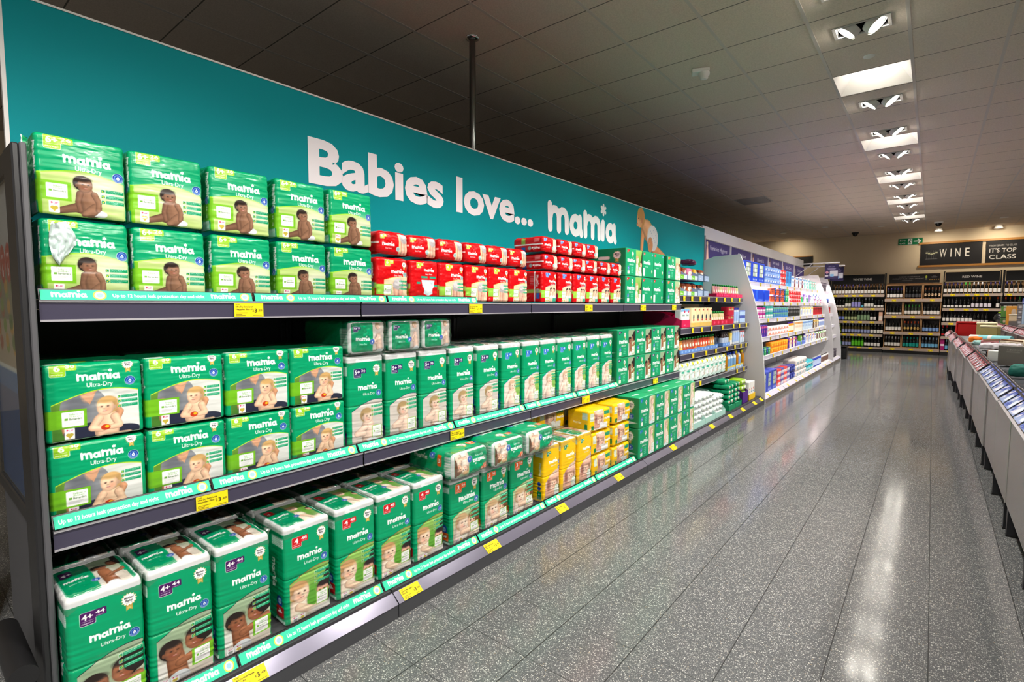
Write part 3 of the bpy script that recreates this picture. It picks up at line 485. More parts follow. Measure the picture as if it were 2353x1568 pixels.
def yellow_small(W_, H_, px):
    c = Cv(W_, H_, px, YEL); f = lambda x: H_ * 0.9 + 0 * x; c.rect(W_ * 0.22, H_ * 0.08, W_ * 0.62, H_ * 0.98, (222, 182, 156), 10); c.clip = region(c, W_ * 0.22, W_ * 0.62, H_ * 0.08, f); photo(c, '2', W_ * 0.2, W_ * 0.62, 0, H_); c.clip = None
    c.logo(W_ * 0.66, H_ * 0.46, W_ * 0.28); c.rect(W_ * 0.06, H_ * 0.5, W_ * 0.2, H_ * 0.86, (214, 224, 206)); c.rect(W_ * 0.64, H_ * 0.7, W_ * 0.9, H_ * 0.86, (40, 150, 110), 3); c.rect(W_ * 0.62, H_ * 0.05, W_ * 0.8, H_ * 0.35, (240, 240, 236), 3); c.rect(W_ * 0.1, H_ * 0.1, W_ * 0.2, H_ * 0.28, (0, 126, 70), 3); c.rect(W_ * 0.36, H_ * 0.88, W_ * 0.5, H_ * 0.99, (240, 240, 236)); return c
def box_front(W_, H_, px, num, bcol, kind, plain=False):
    c = Cv(W_, H_, px, GREEN)
    if not plain:
        x0 = W_ * 0.60; c.rect(x0, H_ * 0.03, W_ - 3, H_ * 0.97, (226, 214, 190) if kind != '4+' else (214, 220, 180), 20); c.clip = region(c, x0, W_ - 3, H_ * 0.03, lambda x: x * 0 + H_ * 0.97); photo(c, kind, x0 - 8, W_ + 4, -H_ * 0.05, H_ * 0.98); c.clip = None; charity(c, W_ * 0.80, H_ * 0.10, W_ * 0.15, H_ * 0.26)
        for k in range(4): c.rect(W_ * 0.32, H_ * (0.12 + 0.06 * k), W_ * 0.44, H_ * (0.15 + 0.06 * k), (90, 200, 160))
        c.rect(W_ * 0.10, H_ * 0.07, W_ * 0.22, H_ * 0.19, (236, 236, 226), 3); drop_badge(c, W_ * 0.15, H_ * 0.29, W_ * 0.055)
    else: c.rect(W_ * 0.03, H_ * 0.05, W_ * 0.2, H_ * 0.35, (236, 240, 236), 3); drop_badge(c, W_ * 0.88, H_ * 0.9, W_ * 0.05)
    c.rect(W_ * 0.07, H_ * 0.84, W_ * 0.15, H_ * 0.95, bcol, 4); c.rect(W_ * 0.15, H_ * 0.88, W_ * 0.21, H_ * 0.95, bcol, 3); c.text(num, W_ * 0.085, H_ * 0.865, W_ * 0.07, WHITE, 0.02); rosette(c, W_ * 0.40 if not plain else W_ * 0.85, H_ * (0.82 if not plain else 0.25), W_ * 0.055)
    c.logo(W_ * 0.09, H_ * 0.50, W_ * 0.44 if not plain else W_ * 0.6); c.text('Ultra-Dry', W_ * 0.20, H_ * 0.39, W_ * 0.065, WHITE, 0.01); return c
def box_side(D, H_, px, hole=False):
    c = Cv(D, H_, px, (0, 132, 84)); rosette(c, D * 0.80, H_ * 0.75, D * 0.09); drop_badge(c, D * 0.82, H_ * 0.38, D * 0.055); c.poly([(D * 0.72, H_ * 0.24), (D * 0.95, H_ * 0.18), (D * 0.75, H_ * 0.12)], (220, 230, 226)); c.logo(D * 0.2, H_ * 0.4, D * 0.3)
    if hole: c.rect(D * 0.35, H_ * 0.6, D * 0.62, H_ * 0.72, (225, 226, 220), 12)
    return c
# ---------------------------------------------------------------- structure
def nodes_mat(name):
    m = bpy.data.materials.new(name); m.use_nodes = True; MATS[name] = m; return m, m.node_tree, m.node_tree.nodes['Principled BSDF']
def grid_lines(nt, size, ox, oy, wx, wy):
    """1 on the joint lines of a square grid in object XY"""
    N = nt.nodes; Lk = nt.links; tc = N.new('ShaderNodeTexCoord'); sp = N.new('ShaderNodeSeparateXYZ'); Lk.new(tc.outputs['Object'], sp.inputs[0]); outs = []
    for ax, o, w in (('X', ox, wx), ('Y', oy, wy)):
        a = N.new('ShaderNodeMath'); a.operation = 'SUBTRACT'; a.inputs[1].default_value = o; Lk.new(sp.outputs[ax], a.inputs[0])
        b = N.new('ShaderNodeMath'); b.operation = 'PINGPONG'; b.inputs[1].default_value = size / 2; Lk.new(a.outputs[0], b.inputs[0])
        c = N.new('ShaderNodeMath'); c.operation = 'LESS_THAN'; c.inputs[1].default_value = w / 2; Lk.new(b.outputs[0], c.inputs[0]); outs.append(c)
    mx = N.new('ShaderNodeMath'); mx.operation = 'MAXIMUM'; Lk.new(outs[0].outputs[0], mx.inputs[0]); Lk.new(outs[1].outputs[0], mx.inputs[1]); return mx, tc
# terrazzo floor
m, nt, b = nodes_mat('terrazzo'); N, Lk = nt.nodes, nt.links
ln, tc = grid_lines(nt, 0.2993, 0.048, 0.0, 0.004, 0.0025)
def chips(scale, thr0, thr1):
    v = N.new('ShaderNodeTexVoronoi'); v.inputs['Scale'].default_value = scale; v.inputs['Randomness'].default_value = 1.0; Lk.new(tc.outputs['Object'], v.inputs['Vector'])
    r = N.new('ShaderNodeMapRange'); r.inputs[1].default_value = thr0; r.inputs[2].default_value = thr1; r.inputs[3].default_value = 1; r.inputs[4].default_value = 0; Lk.new(v.outputs['Distance'], r.inputs[0])
    sp = N.new('ShaderNodeSeparateColor'); Lk.new(v.outputs['Color'], sp.inputs[0]); return r, sp
c1, k1 = chips(150, 0.30, 0.42); c2, k2 = chips(290, 0.30, 0.48)
def ramp(src, stops):
    r = N.new('ShaderNodeValToRGB'); e = r.color_ramp.elements
    while len(e) > 1: e.remove(e[0])
    e[0].position = stops[0][0]; e[0].color = L3(stops[0][1])
    for p, c in stops[1:]: q = e.new(p); q.color = L3(c)
    Lk.new(src, r.inputs[0]); return r
r1_ = ramp(k1.outputs[0], [(0.0, (88, 90, 92)), (0.35, (122, 123, 124)), (0.6, (160, 160, 158)), (0.85, (190, 190, 188)), (0.95, (208, 207, 202)), (1.0, (150, 132, 108))])
r2_ = ramp(k2.outputs[0], [(0.0, (76, 78, 80)), (0.5, (108, 109, 110)), (0.8, (140, 140, 140)), (1.0, (192, 191, 188))])
def mix(fac, a, bb):
    x = N.new('ShaderNodeMix'); x.data_type = 'RGBA'; Lk.new(fac, x.inputs[0])
    for i, s in ((6, a), (7, bb)):
        if isinstance(s, tuple): x.inputs[i].default_value = L3(s)
        else: Lk.new(s, x.inputs[i])
    return x.outputs[2]
base = mix(c2.outputs[0], (92, 94, 96), r2_.outputs[0]); base = mix(c1.outputs[0], base, r1_.outputs[0]); base = mix(ln.outputs[0], base, (38, 39, 40))
Lk.new(base, b.inputs['Base Color'])
n = N.new('ShaderNodeTexNoise'); n.inputs['Scale'].default_value = 1.3; n.inputs['Detail'].default_value = 4; Lk.new(tc.outputs['Object'], n.inputs['Vector'])
rr = N.new('ShaderNodeMapRange'); rr.inputs[1].default_value = 0.3; rr.inputs[2].default_value = 0.7; rr.inputs[3].default_value = 0.09; rr.inputs[4].default_value = 0.16; Lk.new(n.outputs[0], rr.inputs[0])
ro = N.new('ShaderNodeMath'); ro.operation = 'MULTIPLY_ADD'; ro.inputs[1].default_value = 0.4; Lk.new(ln.outputs[0], ro.inputs[0]); Lk.new(rr.outputs[0], ro.inputs[2]); Lk.new(ro.outputs[0], b.inputs['Roughness']); b.inputs['Specular IOR Level'].default_value = 0.55
def plane(name, x0, x1, y0, y1, z, m):
    q = MB(); q.add([(x0, y0, z), (x1, y0, z), (x1, y1, z), (x0, y1, z)], [(0, 1, 2, 3)], m); return tag(q.obj(name), kind='structure')
XL, XR, YB, YN = -9.0, 9.0, 19.0, -4.5
plane('floor', XL, XR, YN, YB, 0.0, m)
# ceiling of 600 mm tiles with real openings for the light wells and gimbal lights
m, nt, b = nodes_mat('ceiling_tile'); N, Lk = nt.nodes, nt.links
TX, TY = -0.235, 0.357
ln, tc = grid_lines(nt, 0.6, TX, TY, 0.0, 0.010); v = N.new('ShaderNodeTexNoise'); v.inputs['Scale'].default_value = 90; v.inputs['Detail'].default_value = 4; Lk.new(tc.outputs['Object'], v.inputs['Vector'])
r_ = N.new('ShaderNodeValToRGB'); r_.color_ramp.elements[0].position = 0.35; r_.color_ramp.elements[0].color = L3((214, 200, 184)); r_.color_ramp.elements[1].position = 0.65; r_.color_ramp.elements[1].color = L3((228, 214, 198)); Lk.new(v.outputs[0], r_.inputs[0])
x = N.new('ShaderNodeMix'); x.data_type = 'RGBA'; Lk.new(ln.outputs[0], x.inputs[0]); Lk.new(r_.outputs[0], x.inputs[6]); x.inputs[7].default_value = L3((120, 114, 106)); Lk.new(x.outputs[2], b.inputs['Base Color']); b.inputs['Roughness'].default_value = 0.95; b.inputs['Specular IOR Level'].default_value = 0.1
holes = [(FILL_ROW_X - 0.165, FILL_ROW_X + 0.165, y - 0.085, y + 0.085, 'spot') for y in FILL_ROW_Y] + [(TX - 0.595, TX - 0.005, y - 0.285, y + 0.285, 'well') for y in WELL_Y] + [(LAMP_X - 0.165, LAMP_X + 0.165, y - 0.085, y + 0.085, 'spot') for y in SPOT_Y]
xs = sorted({XL, XR} | {h[0] for h in holes} | {h[1] for h in holes}); ys = sorted({YN, YB} | {h[2] for h in holes} | {h[3] for h in holes})
q = MB()
for i in range(len(xs) - 1):
    for j in range(len(ys) - 1):
        cx, cyy = (xs[i] + xs[i + 1]) / 2, (ys[j] + ys[j + 1]) / 2
        if any(h[0] < cx < h[1] and h[2] < cyy < h[3] for h in holes): continue
        q.add([(xs[i], ys[j], CEIL), (xs[i + 1], ys[j], CEIL), (xs[i + 1], ys[j + 1], CEIL), (xs[i], ys[j + 1], CEIL)], [(3, 2, 1, 0)], m)
tag(q.obj('ceiling'), kind='structure')
tb = mat('ceiling_bar', (206, 198, 188), 0.7); q = MB(); k = int((XL - TX) / 0.6)
while TX + 0.6 * k < XR:
    xx = TX + 0.6 * k; k += 1
    q.box(xx - 0.012, xx + 0.012, YN, YB, CEIL - 0.003, CEIL - 0.0005, tb)
tag(q.obj('trim_1'), kind='structure')
cream = mat('cream_paint', (236, 218, 186), 0.85, bump=0.02, bscale=200)
def wall(name, x0, x1, y0, y1, z0, z1, m): q = MB(); q.box(x0, x1, y0, y1, z0, z1, m); return tag(q.obj(name), kind='structure')
wall('wall_back', XL, XR, YB, YB + 0.12, 0, CEIL, cream); wall('wall_left', XL - 0.12, XL, YN, YB, 0, CEIL, cream); wall('wall_right', XR, XR + 0.12, YN, YB, 0, CEIL, cream)

# ---------------------------------------------------------------- ceiling fittings
wellm = mat('well_white', (246, 243, 238), 0.7); glow = mat('well_glow', (255, 246, 234), 0.5, emit=E_WELL); disc = mat('lamp_glow', (255, 248, 236), 0.4, emit=E_DISC)
lampw = mat('lamp_white', (238, 236, 230), 0.4); black = mat('black_recess', (14, 14, 15), 0.7); chrome = mat('chrome', (210, 212, 214), 0.12, 1.0); greyf = mat('lamp_frame', (176, 172, 166), 0.5)
def make_well():
    t = empty('recessed_light_well'); q = MB(); a, c, h = 0.292, 0.15, 0.20
    lo = [(-a, -a * 0.97, 0), (a, -a * 0.97, 0), (a, a * 0.97, 0), (-a, a * 0.97, 0)]; hi = [(-c, -c, h), (c, -c, h), (c, c, h), (-c, c, h)]
    q.add(lo + hi, [(0, 4, 5, 1), (1, 5, 6, 2), (2, 6, 7, 3), (3, 7, 4, 0)], wellm); q.obj('sloping_sides', t)
    q = MB(); q.add([(p[0], p[1], h) for p in hi], [(0, 1, 2, 3)], glow); q.obj('light_panel', t); return t
W0 = make_well()
for i, y in enumerate(WELL_Y):
    o = W0 if i == 0 else copy_tree(W0); o.location = (LAMP_X - 0.012, y, CEIL)
    tag(o, 'square glowing light well in the ceiling, %s along the lamp row' % ORD[i], 'ceiling light', 'light wells in the ceiling row')
def make_spot():
    t = empty('gimbal_spotlight'); q = MB(); a, b_ = 0.185, 0.105
    for x0, x1, y0, y1 in ((-a, a, -b_, -0.083), (-a, a, 0.083, b_), (-a, -0.163, -0.083, 0.083), (0.163, a, -0.083, 0.083)): q.box(x0, x1, y0, y1, -0.006, 0.004, greyf)
    q.obj('frame', t); q = MB(); q.box(-0.164, 0.164, -0.084, 0.084, 0.10, 0.105, black)
    for s in (-1, 1): q.box(-0.164, 0.164, s * 0.0815 - 0.002, s * 0.0815 + 0.002, 0.002, 0.10, black); q.box(s * 0.161 - 0.002, s * 0.161 + 0.002, -0.08, 0.08, 0.002, 0.10, black)
    q.obj('recess_box', t)
    for s in (-1, 1):
        d = Vector((s * 0.62, 0, -0.78)).normalized(); p = Vector((s * 0.088, 0, -0.006)); q = MB(); q.tube(p - d * 0.04, p + d * 0.018, 0.074, lampw, n=24, caps=False); q.tube(p - d * 0.03, p + d * 0.012, 0.064, lampw, 0.064, n=24, caps=False); q.tube(p - d * 0.04, p - d * 0.038, 0.074, lampw, n=24)
        h = q.obj('lamp_head', t); q = MB(); q.tube(p + d * 0.004, p + d * 0.006, 0.056, disc, n=24); q.obj('lamp_lens', h)
    return t
S0 = make_spot()
for i, y in enumerate(FILL_ROW_Y): o = copy_tree(S0); o.location = (FILL_ROW_X, y, CEIL + 0.006); tag(o, 'twin-headed spotlight of the added unseen fill row, %s along' % ORD[i], 'spotlight', 'twin spotlights of the added fill row')  # fittings made up to house the added, unseen fill spots
for i, y in enumerate(SPOT_Y):
    o = S0 if i == 0 else copy_tree(S0); o.location = (LAMP_X, y, CEIL)
    tag(o, 'twin-headed gimbal spotlight in black recess, %s along the lamp row' % ORD[i], 'spotlight', 'twin spotlights along the ceiling row')
def detector():
    t = empty('smoke_detector', (-1.73, 4.82, CEIL), 0.4); q = MB(); q.box(-0.075, 0.075, -0.05, 0.05, -0.035, 0, lampw, 0.006); q.obj('mounting_box', t)
    q = MB(); q.lathe([(0.05, -0.035), (0.05, -0.055), (0.036, -0.066), (0.036, -0.085), (0.02, -0.092)], lampw, 18, (0.03, -0.01)); q.obj('sensor_head', t)
    tag(t, 'white smoke detector under a plain ceiling tile', 'smoke detector')
detector()
q = MB(); q.lathe([(0.001, -0.006), (0.04, -0.006), (0.045, 0)], lampw, 24); tag(q.obj('ceiling_sensor', None, (-0.52, 5.47, CEIL)), 'small flat round sensor cover on ceiling beside the first big light well', 'sensor')
def vent():
    t = empty('ceiling_vent', (-2.92, 11.35, CEIL)); q = MB(); a = 0.295
    for x0, x1, y0, y1 in ((-a, a, -a, -a + 0.03), (-a, a, a - 0.03, a), (-a, -a + 0.03, -a, a), (a - 0.03, a, -a, a)): q.box(x0, x1, y0, y1, -0.008, 0, greyf)
    q.obj('frame', t); q = MB(); q.box(-a, a, -a, a, -0.002, -0.0005, black); q.obj('dark_backing', t); q = MB()
    for k in range(9):
        y = -0.24 + k * 0.06; q.add([(-0.26, y, -0.003), (0.26, y, -0.003), (0.26, y + 0.03, -0.028), (-0.26, y + 0.03, -0.028)], [(0, 1, 2, 3)], greyf)
    q.obj('slats', t); tag(t, 'square slatted air vent in the dark ceiling', 'air vent')
vent()
for k, (x, y, l) in enumerate(((-1.85, 18.1, 'black dome camera on the ceiling above the white wine shelves'), (0.02, 17.12, 'black dome camera on the ceiling near the fire exit sign'))):
    t = empty('dome_camera', (x, y, CEIL)); q = MB(); q.lathe([(0.09, 0), (0.09, -0.03), (0.075, -0.04)], lampw if k else black, 18); q.obj('mounting_ring', t); q = MB(); q.lathe([(0.072, -0.038), (0.065, -0.075), (0.04, -0.105), (0.005, -0.115)], mat('dome_black', (10, 10, 12), 0.1), 18); q.obj('dome', t); tag(t, l, 'camera')
for x, y, l in ((-2.37, 16.35, 'small round lit downlight above the end of the white shelves'), (-3.5, 16.9, 'small round lit downlight beyond the white header board'), (-1.17, 17.1, 'round lit downlight in ceiling before the white wine bay'), (1.24, 17.2, 'round lit downlight in ceiling before the red wine bay')):
    t = empty('ceiling_downlight', (x, y, CEIL)); q = MB(); q.lathe([(0.075, 0), (0.085, -0.01), (0.06, -0.012)], lampw, 20); q.obj('ring', t); q = MB(); q.lathe([(0.001, -0.008), (0.06, -0.008)], disc, 20); q.obj('lens', t); tag(t, l, 'downlight')
for x, y, l in ((0.03, 18.45, 'white cone wall-washer lamp above the fire exit sign'), (1.25, 18.7, 'white cone wall-washer lamp above the wine sign')):
    t = empty('wall_washer_lamp', (x, y, CEIL)); q = MB(); q.lathe([(0.05, 0), (0.07, -0.02), (0.10, -0.09), (0.09, -0.10)], lampw, 20); q.obj('shade', t); tag(t, l, 'lamp')
for x, p_ in ((-5.6, 14), (-3.7, 8), (0.03, 9), (1.25, 14), (2.6, 14)): spot('wall_wash', (x, 18.2, CEIL - 0.12), (x, 19.0, 2.6), p_, 130, 1.0, (1, 0.87, 0.68))

# ---------------------------------------------------------------- nappy gondola
metal = mat('gondola_grey', (74, 74, 78), 0.5, 0.2, bump=0.02); dark = mat('gondola_dark', (72, 73, 76), 0.55); deckm = mat('shelf_deck', (64, 64, 68), 0.45); stripm = mat('price_strip_navy', (66, 63, 82), 0.28, coat=0.3); stripe = mat('strip_edge', (186, 184, 190), 0.3, 0.3)
kickm = mat('kick_plate', (66, 67, 71), 0.5); lipm = mat('base_lip', (96, 93, 110), 0.22, 0.35)
XS, XBK = -1.957, -2.65
def shelf(parent, name, y0, y1, z, th=0.062, xf=XS, deck=None, strip=None, edge=None, xbk=None):
    """z = deck top; front strip hangs below it"""
    bk = XBK + 0.01 if z < 1.365 else (-2.597 if xbk is None else xbk); q = MB(); q.box(bk, xf - 0.006, y0 + 0.004, y1 - 0.004, z - 0.028, z, deck or deckm, 0.003); s = q.obj(name, parent)
    q = MB(); q.box(xf - 0.006, xf - 0.002, y0 + 0.004, y1 - 0.004, z - th, z - 0.004, strip or stripm); q.box(xf - 0.008, xf + 0.002, y0 + 0.004, y1 - 0.004, z - 0.008, z - 0.001, edge or stripe); q.box(xf - 0.006, xf + 0.001, y0 + 0.004, y1 - 0.004, z - th - 0.002, z - th + 0.004, edge or stripe); q.obj('price_strip', s)
    for yy in (y0 + 0.03, y1 - 0.03):
        q = MB(); q.prism([(z - 0.028, bk + 0.03), (z - 0.028, bk + 0.26), (z - 0.04, bk + 0.25), (z - (0.11 if z > 1.3 else 0.045), bk + 0.03)], 1, yy - 0.004, yy + 0.004, deck or metal); q.obj('bracket', s)
    return s
def bay(y0, y1, shelves, label, ztop=1.325, body=None, deck=None, strip=None, edge=None, lip=None, kick=None, group=None, xs_=None, xbk=None):
    body = body or dark; t = empty('shelving_bay', (0, 0, 0)); q = MB(); q.box(XBK - 0.01, XBK, y0 + 0.002, y1 - 0.002, 0.10, ztop, body); q.obj('back_panel', t)
    for yy in (y0 + 0.016, y1 - 0.016): q = MB(); q.box(XBK, XBK + 0.028, yy - 0.014, yy + 0.014, 0.0, ztop, metal if body is dark else body, 0.003); q.obj('upright', t)
    q = MB(); q.prism([(0.0, XBK + 0.05), (0.0, -1.722), (0.058, -1.722), (0.058, -1.74), (0.09, -1.765), (0.095, XBK + 0.05)], 1, y0 + 0.002, y1 - 0.002, kick or kickm); q.obj('kick_plate', t)
    q = MB(); q.prism([(0.058, -1.7205), (0.062, -1.7195), (0.096, -1.763), (0.093, -1.767)], 1, y0 + 0.0025, y1 - 0.0025, lip or lipm); q.obj('base_lip', t)
    q = MB(); q.box(XBK + 0.01, -1.768, y0 + 0.003, y1 - 0.003, 0.09, 0.105, deck or deckm); q.obj('base_deck', t)
    for i, z in enumerate(shelves): shelf(t, 'shelf', y0, y1, z, 0.062, (xs_ or [XS] * 9)[i], deck, strip, edge, xbk)
    tag(t, label, 'shelving bay', group); return t
ZU, ZM, ZB = 1.360, 0.685, 0.105
BAYS = [(0.283, 1.346), (1.346, 2.596), (2.596, 3.846), (3.846, 5.096)]
for i, (a, c) in enumerate(BAYS):
    bay(a, c, [ZU, ZM], 'dark grey shelving bay of nappies, %s from the grey end panel' % ORD[i], group='nappy shelving bays')
FOODZ = [1.452, 1.115, 0.845, 0.520]
for i, (a, c) in enumerate(((5.096, 6.346), (6.346, 7.585))):
    bay(a, c, FOODZ, ('grey five-level shelving bay of baby food and wipes beside the boxed nappies', 'grey five-level shelving bay of baby food against the curved white panel')[i], group='baby food shelving bays', xs_=[-2.045, XS, XS, XS])
# teal header board
teal = mat('teal_board', (0, 144, 152), 0.6, spec=0.12, bump=0.01, bscale=300); letter = mat('vinyl_white', (244, 240, 246), 0.5)
tb_ = empty('teal_header_sign', (-2.60, 3.95, 1.25)); o_ = Vector((-2.60, 3.95, 1.25))
def to_local(q, o): q.v = [(p[0] - o[0], p[1] - o[1], p[2] - o[2]) for p in q.v]; return q
q = MB(); q.box(-2.618, -2.600, 0.33, 7.58, 1.365, 2.452, teal); to_local(q, o_).obj('board', tb_)
q = MB(); q.box(-2.621, -2.597, 0.318, 7.582, 2.452, 2.460, mat('trim_white', (226, 222, 220), 0.4)); q.box(-2.621, -2.597, 0.318, 0.330, 1.365, 2.452, MATS['trim_white']); to_local(q, o_).obj('edge_trim', tb_)
def letters(s, bold, y0, z0, w, h, name, parent, o, x=-2.5985, m=None, face='x'):
    V, T = glyphs(s, bold); V = V - np.array([V[:, 0].min(), 0]); V = V * np.array([w / V[:, 0].max(), h]); q = MB()
    P = [(x, y0 + a, z0 + b_) for a, b_ in V] if face == 'x' else [(y0 + a, x, z0 + b_) for a, b_ in V]
    q.add(P, [tuple(t) for t in T], m or letter); to_local(q, o); return q.obj(name, parent)
letters('Babies love...', 0.035, 1.477, 2.005, 1.985, 0.322, 'slogan_lettering', tb_, o_)
q = MB(); k = 1.235 / LOGO_W
for i, (a, b0, c, d, r) in enumerate(LOGO):
    an = math.atan2(d - b0, c - a); pts = [(a + r * cos(an + pi / 2 + pi * j / 9), b0 + r * sin(an + pi / 2 + pi * j / 9)) for j in range(10)] + [(c + r * cos(an - pi / 2 + pi * j / 9), d + r * sin(an - pi / 2 + pi * j / 9)) for j in range(10)]
    q.add([(-2.5985 + 0.00002 * i, 3.675 + k * p[0], 1.982 + k * p[1]) for p in pts], [tuple(range(20))], letter)
to_local(q, o_).obj('logo_lettering', tb_)
c = Cv(960, 640, 3.2, (0, 255, 0)); skin = (226, 164, 112)       # crawling baby cut-out, 960 x 640 mm from (Y 5.25, Z 1.82)
limb(c, [(520, 300), (640, 170), (770, 150), (920, 120)], [95, 70, 48, 30], (206, 140, 96)); limb(c, [(430, 380), (560, 300)], [120, 130], (222, 160, 110)); limb(c, [(330, 400), (300, 250), (285, 60)], [58, 44, 32], (216, 150, 100)); limb(c, [(350, 420), (430, 380)], [82, 120], (230, 172, 124))
c.ell(585, 300, 150, 150, (228, 230, 232)); c.ell(560, 330, 110, 110, (240, 241, 242), soft=60); c.ell(520, 220, 70, 90, (216, 150, 104))
for a in range(14): c.ell(500 + (a * 53) % 190, 230 + (a * 37) % 170, 7, 7, (170, 190, 214))
c.ell(262, 500, 96, 112, (214, 156, 92)); c.ell(225, 470, 70, 84, (232, 172, 122)); c.ell(250, 540, 84, 70, (206, 150, 84), soft=30); c.ell(168, 455, 14, 12, (230, 168, 118)); c.ell(180, 415, 30, 24, (226, 164, 114)); c.ell(286, 470, 20, 32, (206, 134, 92)); c.ell(192, 484, 8, 6, (60, 40, 30)); c.ell(172, 424, 14, 5, (180, 90, 80)); c.ell(200, 440, 26, 26, (244, 196, 150), soft=24, a=0.7)
P, F, C = face_mesh(c, lambda u, v: np.stack([u * 0 - 2.5985 - o_[0], 5.23 + u / 1000 - o_[1], 1.835 + v / 1000 - o_[2]], -1))
keep = ~((C[:, 1] - np.maximum(C[:, 0], C[:, 2]) > 0.35)); F = F[keep[F].all(1)]
link('baby_picture', quads_mesh('baby_picture', P, F, C, [PAPER]), tb_)
tag(tb_, 'long teal header board with white slogan above the nappy shelves', 'sign')
# chrome ceiling pole behind it
t = empty('support_pole', (-2.95, 3.11, 0)); q = MB(); q.tube((0, 0, 0.0), (0, 0, CEIL), 0.026, mat('pole_chrome', (120, 122, 122), 0.14, 1.0), n=20); q.obj('pole', t)
q = MB(); q.lathe([(0.055, CEIL), (0.055, CEIL - 0.012), (0.03, CEIL - 0.016)], chrome, 20); q.obj('flange', t); tag(t, 'chrome pole running to the ceiling behind the teal board', 'pole')
# end panel with poster frame, at the near end of the gondola
t = empty('end_display_panel', (-1.93, 0.262, 0)); o = Vector((-1.93, 0.262, 0))
pg = mat('panel_grey', (84, 84, 88), 0.45, bump=0.02); pd = mat('panel_dark', (38, 38, 40), 0.35)
q = MB(); q.box(-2.62, -1.930, 0.262, 0.277, 0.0, 1.785, pg, 0.003); to_local(q, o).obj('side_board', t)
q = MB(); q.box(-2.07, -1.931, 0.245, 0.262, 0.0, 1.782, pd, 0.004); to_local(q, o).obj('frame_stile', t)
q = MB(); q.box(-2.62, -2.07, 0.247, 0.262, 1.715, 1.782, pd, 0.004); to_local(q, o).obj('frame_rail', t); q = MB(); q.box(-2.62, -2.07, 0.247, 0.262, 0.69, 0.735, pd, 0.004); to_local(q, o).obj('frame_rail', t)
q = MB(); q.box(-2.62, -2.07, 0.2585, 0.262, 0.02, 0.69, pg); to_local(q, o).obj('lower_board', t)
c = Cv(550, 980, 4, (206, 204, 206))                            # produce poster behind clear plastic
c.rect(0, 0, 550, 330, (26, 84, 150)); c.rect(0, 330, 550, 400, (34, 120, 190)); c.rect(0, 395, 550, 410, (240, 240, 240)); c.rect(0, 780, 550, 980, (192, 190, 194)); c.rect(0, 560, 550, 720, (120, 122, 112)); c.rect(0, 410, 550, 560, (186, 168, 150))
for i in range(26): c.ell(30 + (i * 97) % 520, 470 + (i * 61) % 240, 34, 24, [(52, 110, 42), (196, 104, 40), (160, 40, 36), (110, 150, 60), (206, 150, 60)][i % 5], soft=8)
for i in range(5): c.ell(60 + i * 110, 740, 52, 62, (186, 24, 36)); c.text('6', 44 + i * 110, 700, 60, WHITE, 0.02); c.text('super', 30 + i * 110, 760, 22, WHITE, 0.02)
c.C = c.C[:, ::-1].copy()
P, F, C = face_mesh(c, lambda u, v: np.stack([-2.07 - u / 1000 - o[0], u * 0 + 0.2605 - o[1], 0.735 + v / 1000 - o[2]], -1)); link('poster', quads_mesh('poster', P, F, C, [PAPER]), t)
q = MB(); q.box(-2.62, -2.07, 0.252, 0.254, 0.735, 1.715, ACRYL); to_local(q, o).obj('clear_cover', t); tag(t, 'grey end panel of the nappy shelving with a framed produce poster', 'end panel')
t = empty('bumper_rail', (-2.2, 0.20, 0)); q = MB(); q.tube((-0.05, 0, 0.31), (0.29, 0, 0.31), 0.034, mat('bumper_black', (26, 26, 28), 0.45), n=16); q.obj('rail', t)
for x in (0.0, 0.24): q = MB(); q.tube((x, 0.02, 0), (x, 0.02, 0.30), 0.012, pd, n=10); q.obj('post', t)
tag(t, 'black tubular bumper rail low against the end panel', 'bumper rail')
t = empty('perforated_stand', (-3.05, 0.23, 0)); q = MB(); q.box(-0.02, 0.02, -0.02, 0.02, 0, 0.62, mat('perf_steel', (150, 150, 152), 0.3, 0.9)); q.obj('leg', t); q = MB(); q.box(-0.30, -0.02, -0.012, 0.012, 0.02, 0.42, MATS['perf_steel'])
q.obj('mesh_side', t); q = MB(); q.box(-0.45, 0.02, -0.03, 0.03, 0.62, 1.6, pd); q.obj('upper_side', t); tag(t, 'dark stand on a steel leg just past the end panel', 'display stand')
# ---------------------------------------------------------------- nappy packs
def wr_wide(seed, a=1.5):
    def f(x, y, z, n):
        d = a * (vnoise(x / 70 + y / 40 + 9, z / 11 + y / 60, seed) - 0.5) + 0.8 * a * (vnoise(x / 26 + 5, z / 6 + y / 20, seed + 1) - 0.5) * np.clip(0.35 + z / 220, 0.15, 1)
        edge = np.clip(1 - np.abs(np.abs(z) - 108) / 26, 0, 1); return d + 2.6 * edge * (vnoise(x / 16 + y / 16, z / 30, seed + 2) - 0.5)
    return f
def wr_tall(seed, H_, a=1.5):
    def f(x, y, z, n):
        low = np.clip(0.55 - z / H_, 0.12, 1); d = 2.0 * a * low * (vnoise(x / 85 + y / 60 + 3, z / 8.5 + x / 150, seed) - 0.5) + a * 0.5 * (vnoise(x / 40 + y / 40, z / 20, seed + 1) - 0.5)
        top = np.clip((z - H_ * 0.44) / 14, 0, 1); return d - 3.2 * np.exp(-((z + H_ * 0.03 - 4 * (vnoise(x / 60 + 2, y / 60, seed + 3) - 0.5)) / 4.0) ** 2) + top * 3.0 * (vnoise(x / 22 + 7, y / 22, seed + 2) - 0.5)
    return f
def wr_soft(seed, a=2.0): return lambda x, y, z, n: a * (vnoise(x / 28 + y / 33 + 4, z / 14 + y / 30, seed) - 0.5) * 1.6 + a * 0.5 * (vnoise(x / 9 + y / 12, z / 9, seed + 4) - 0.5)
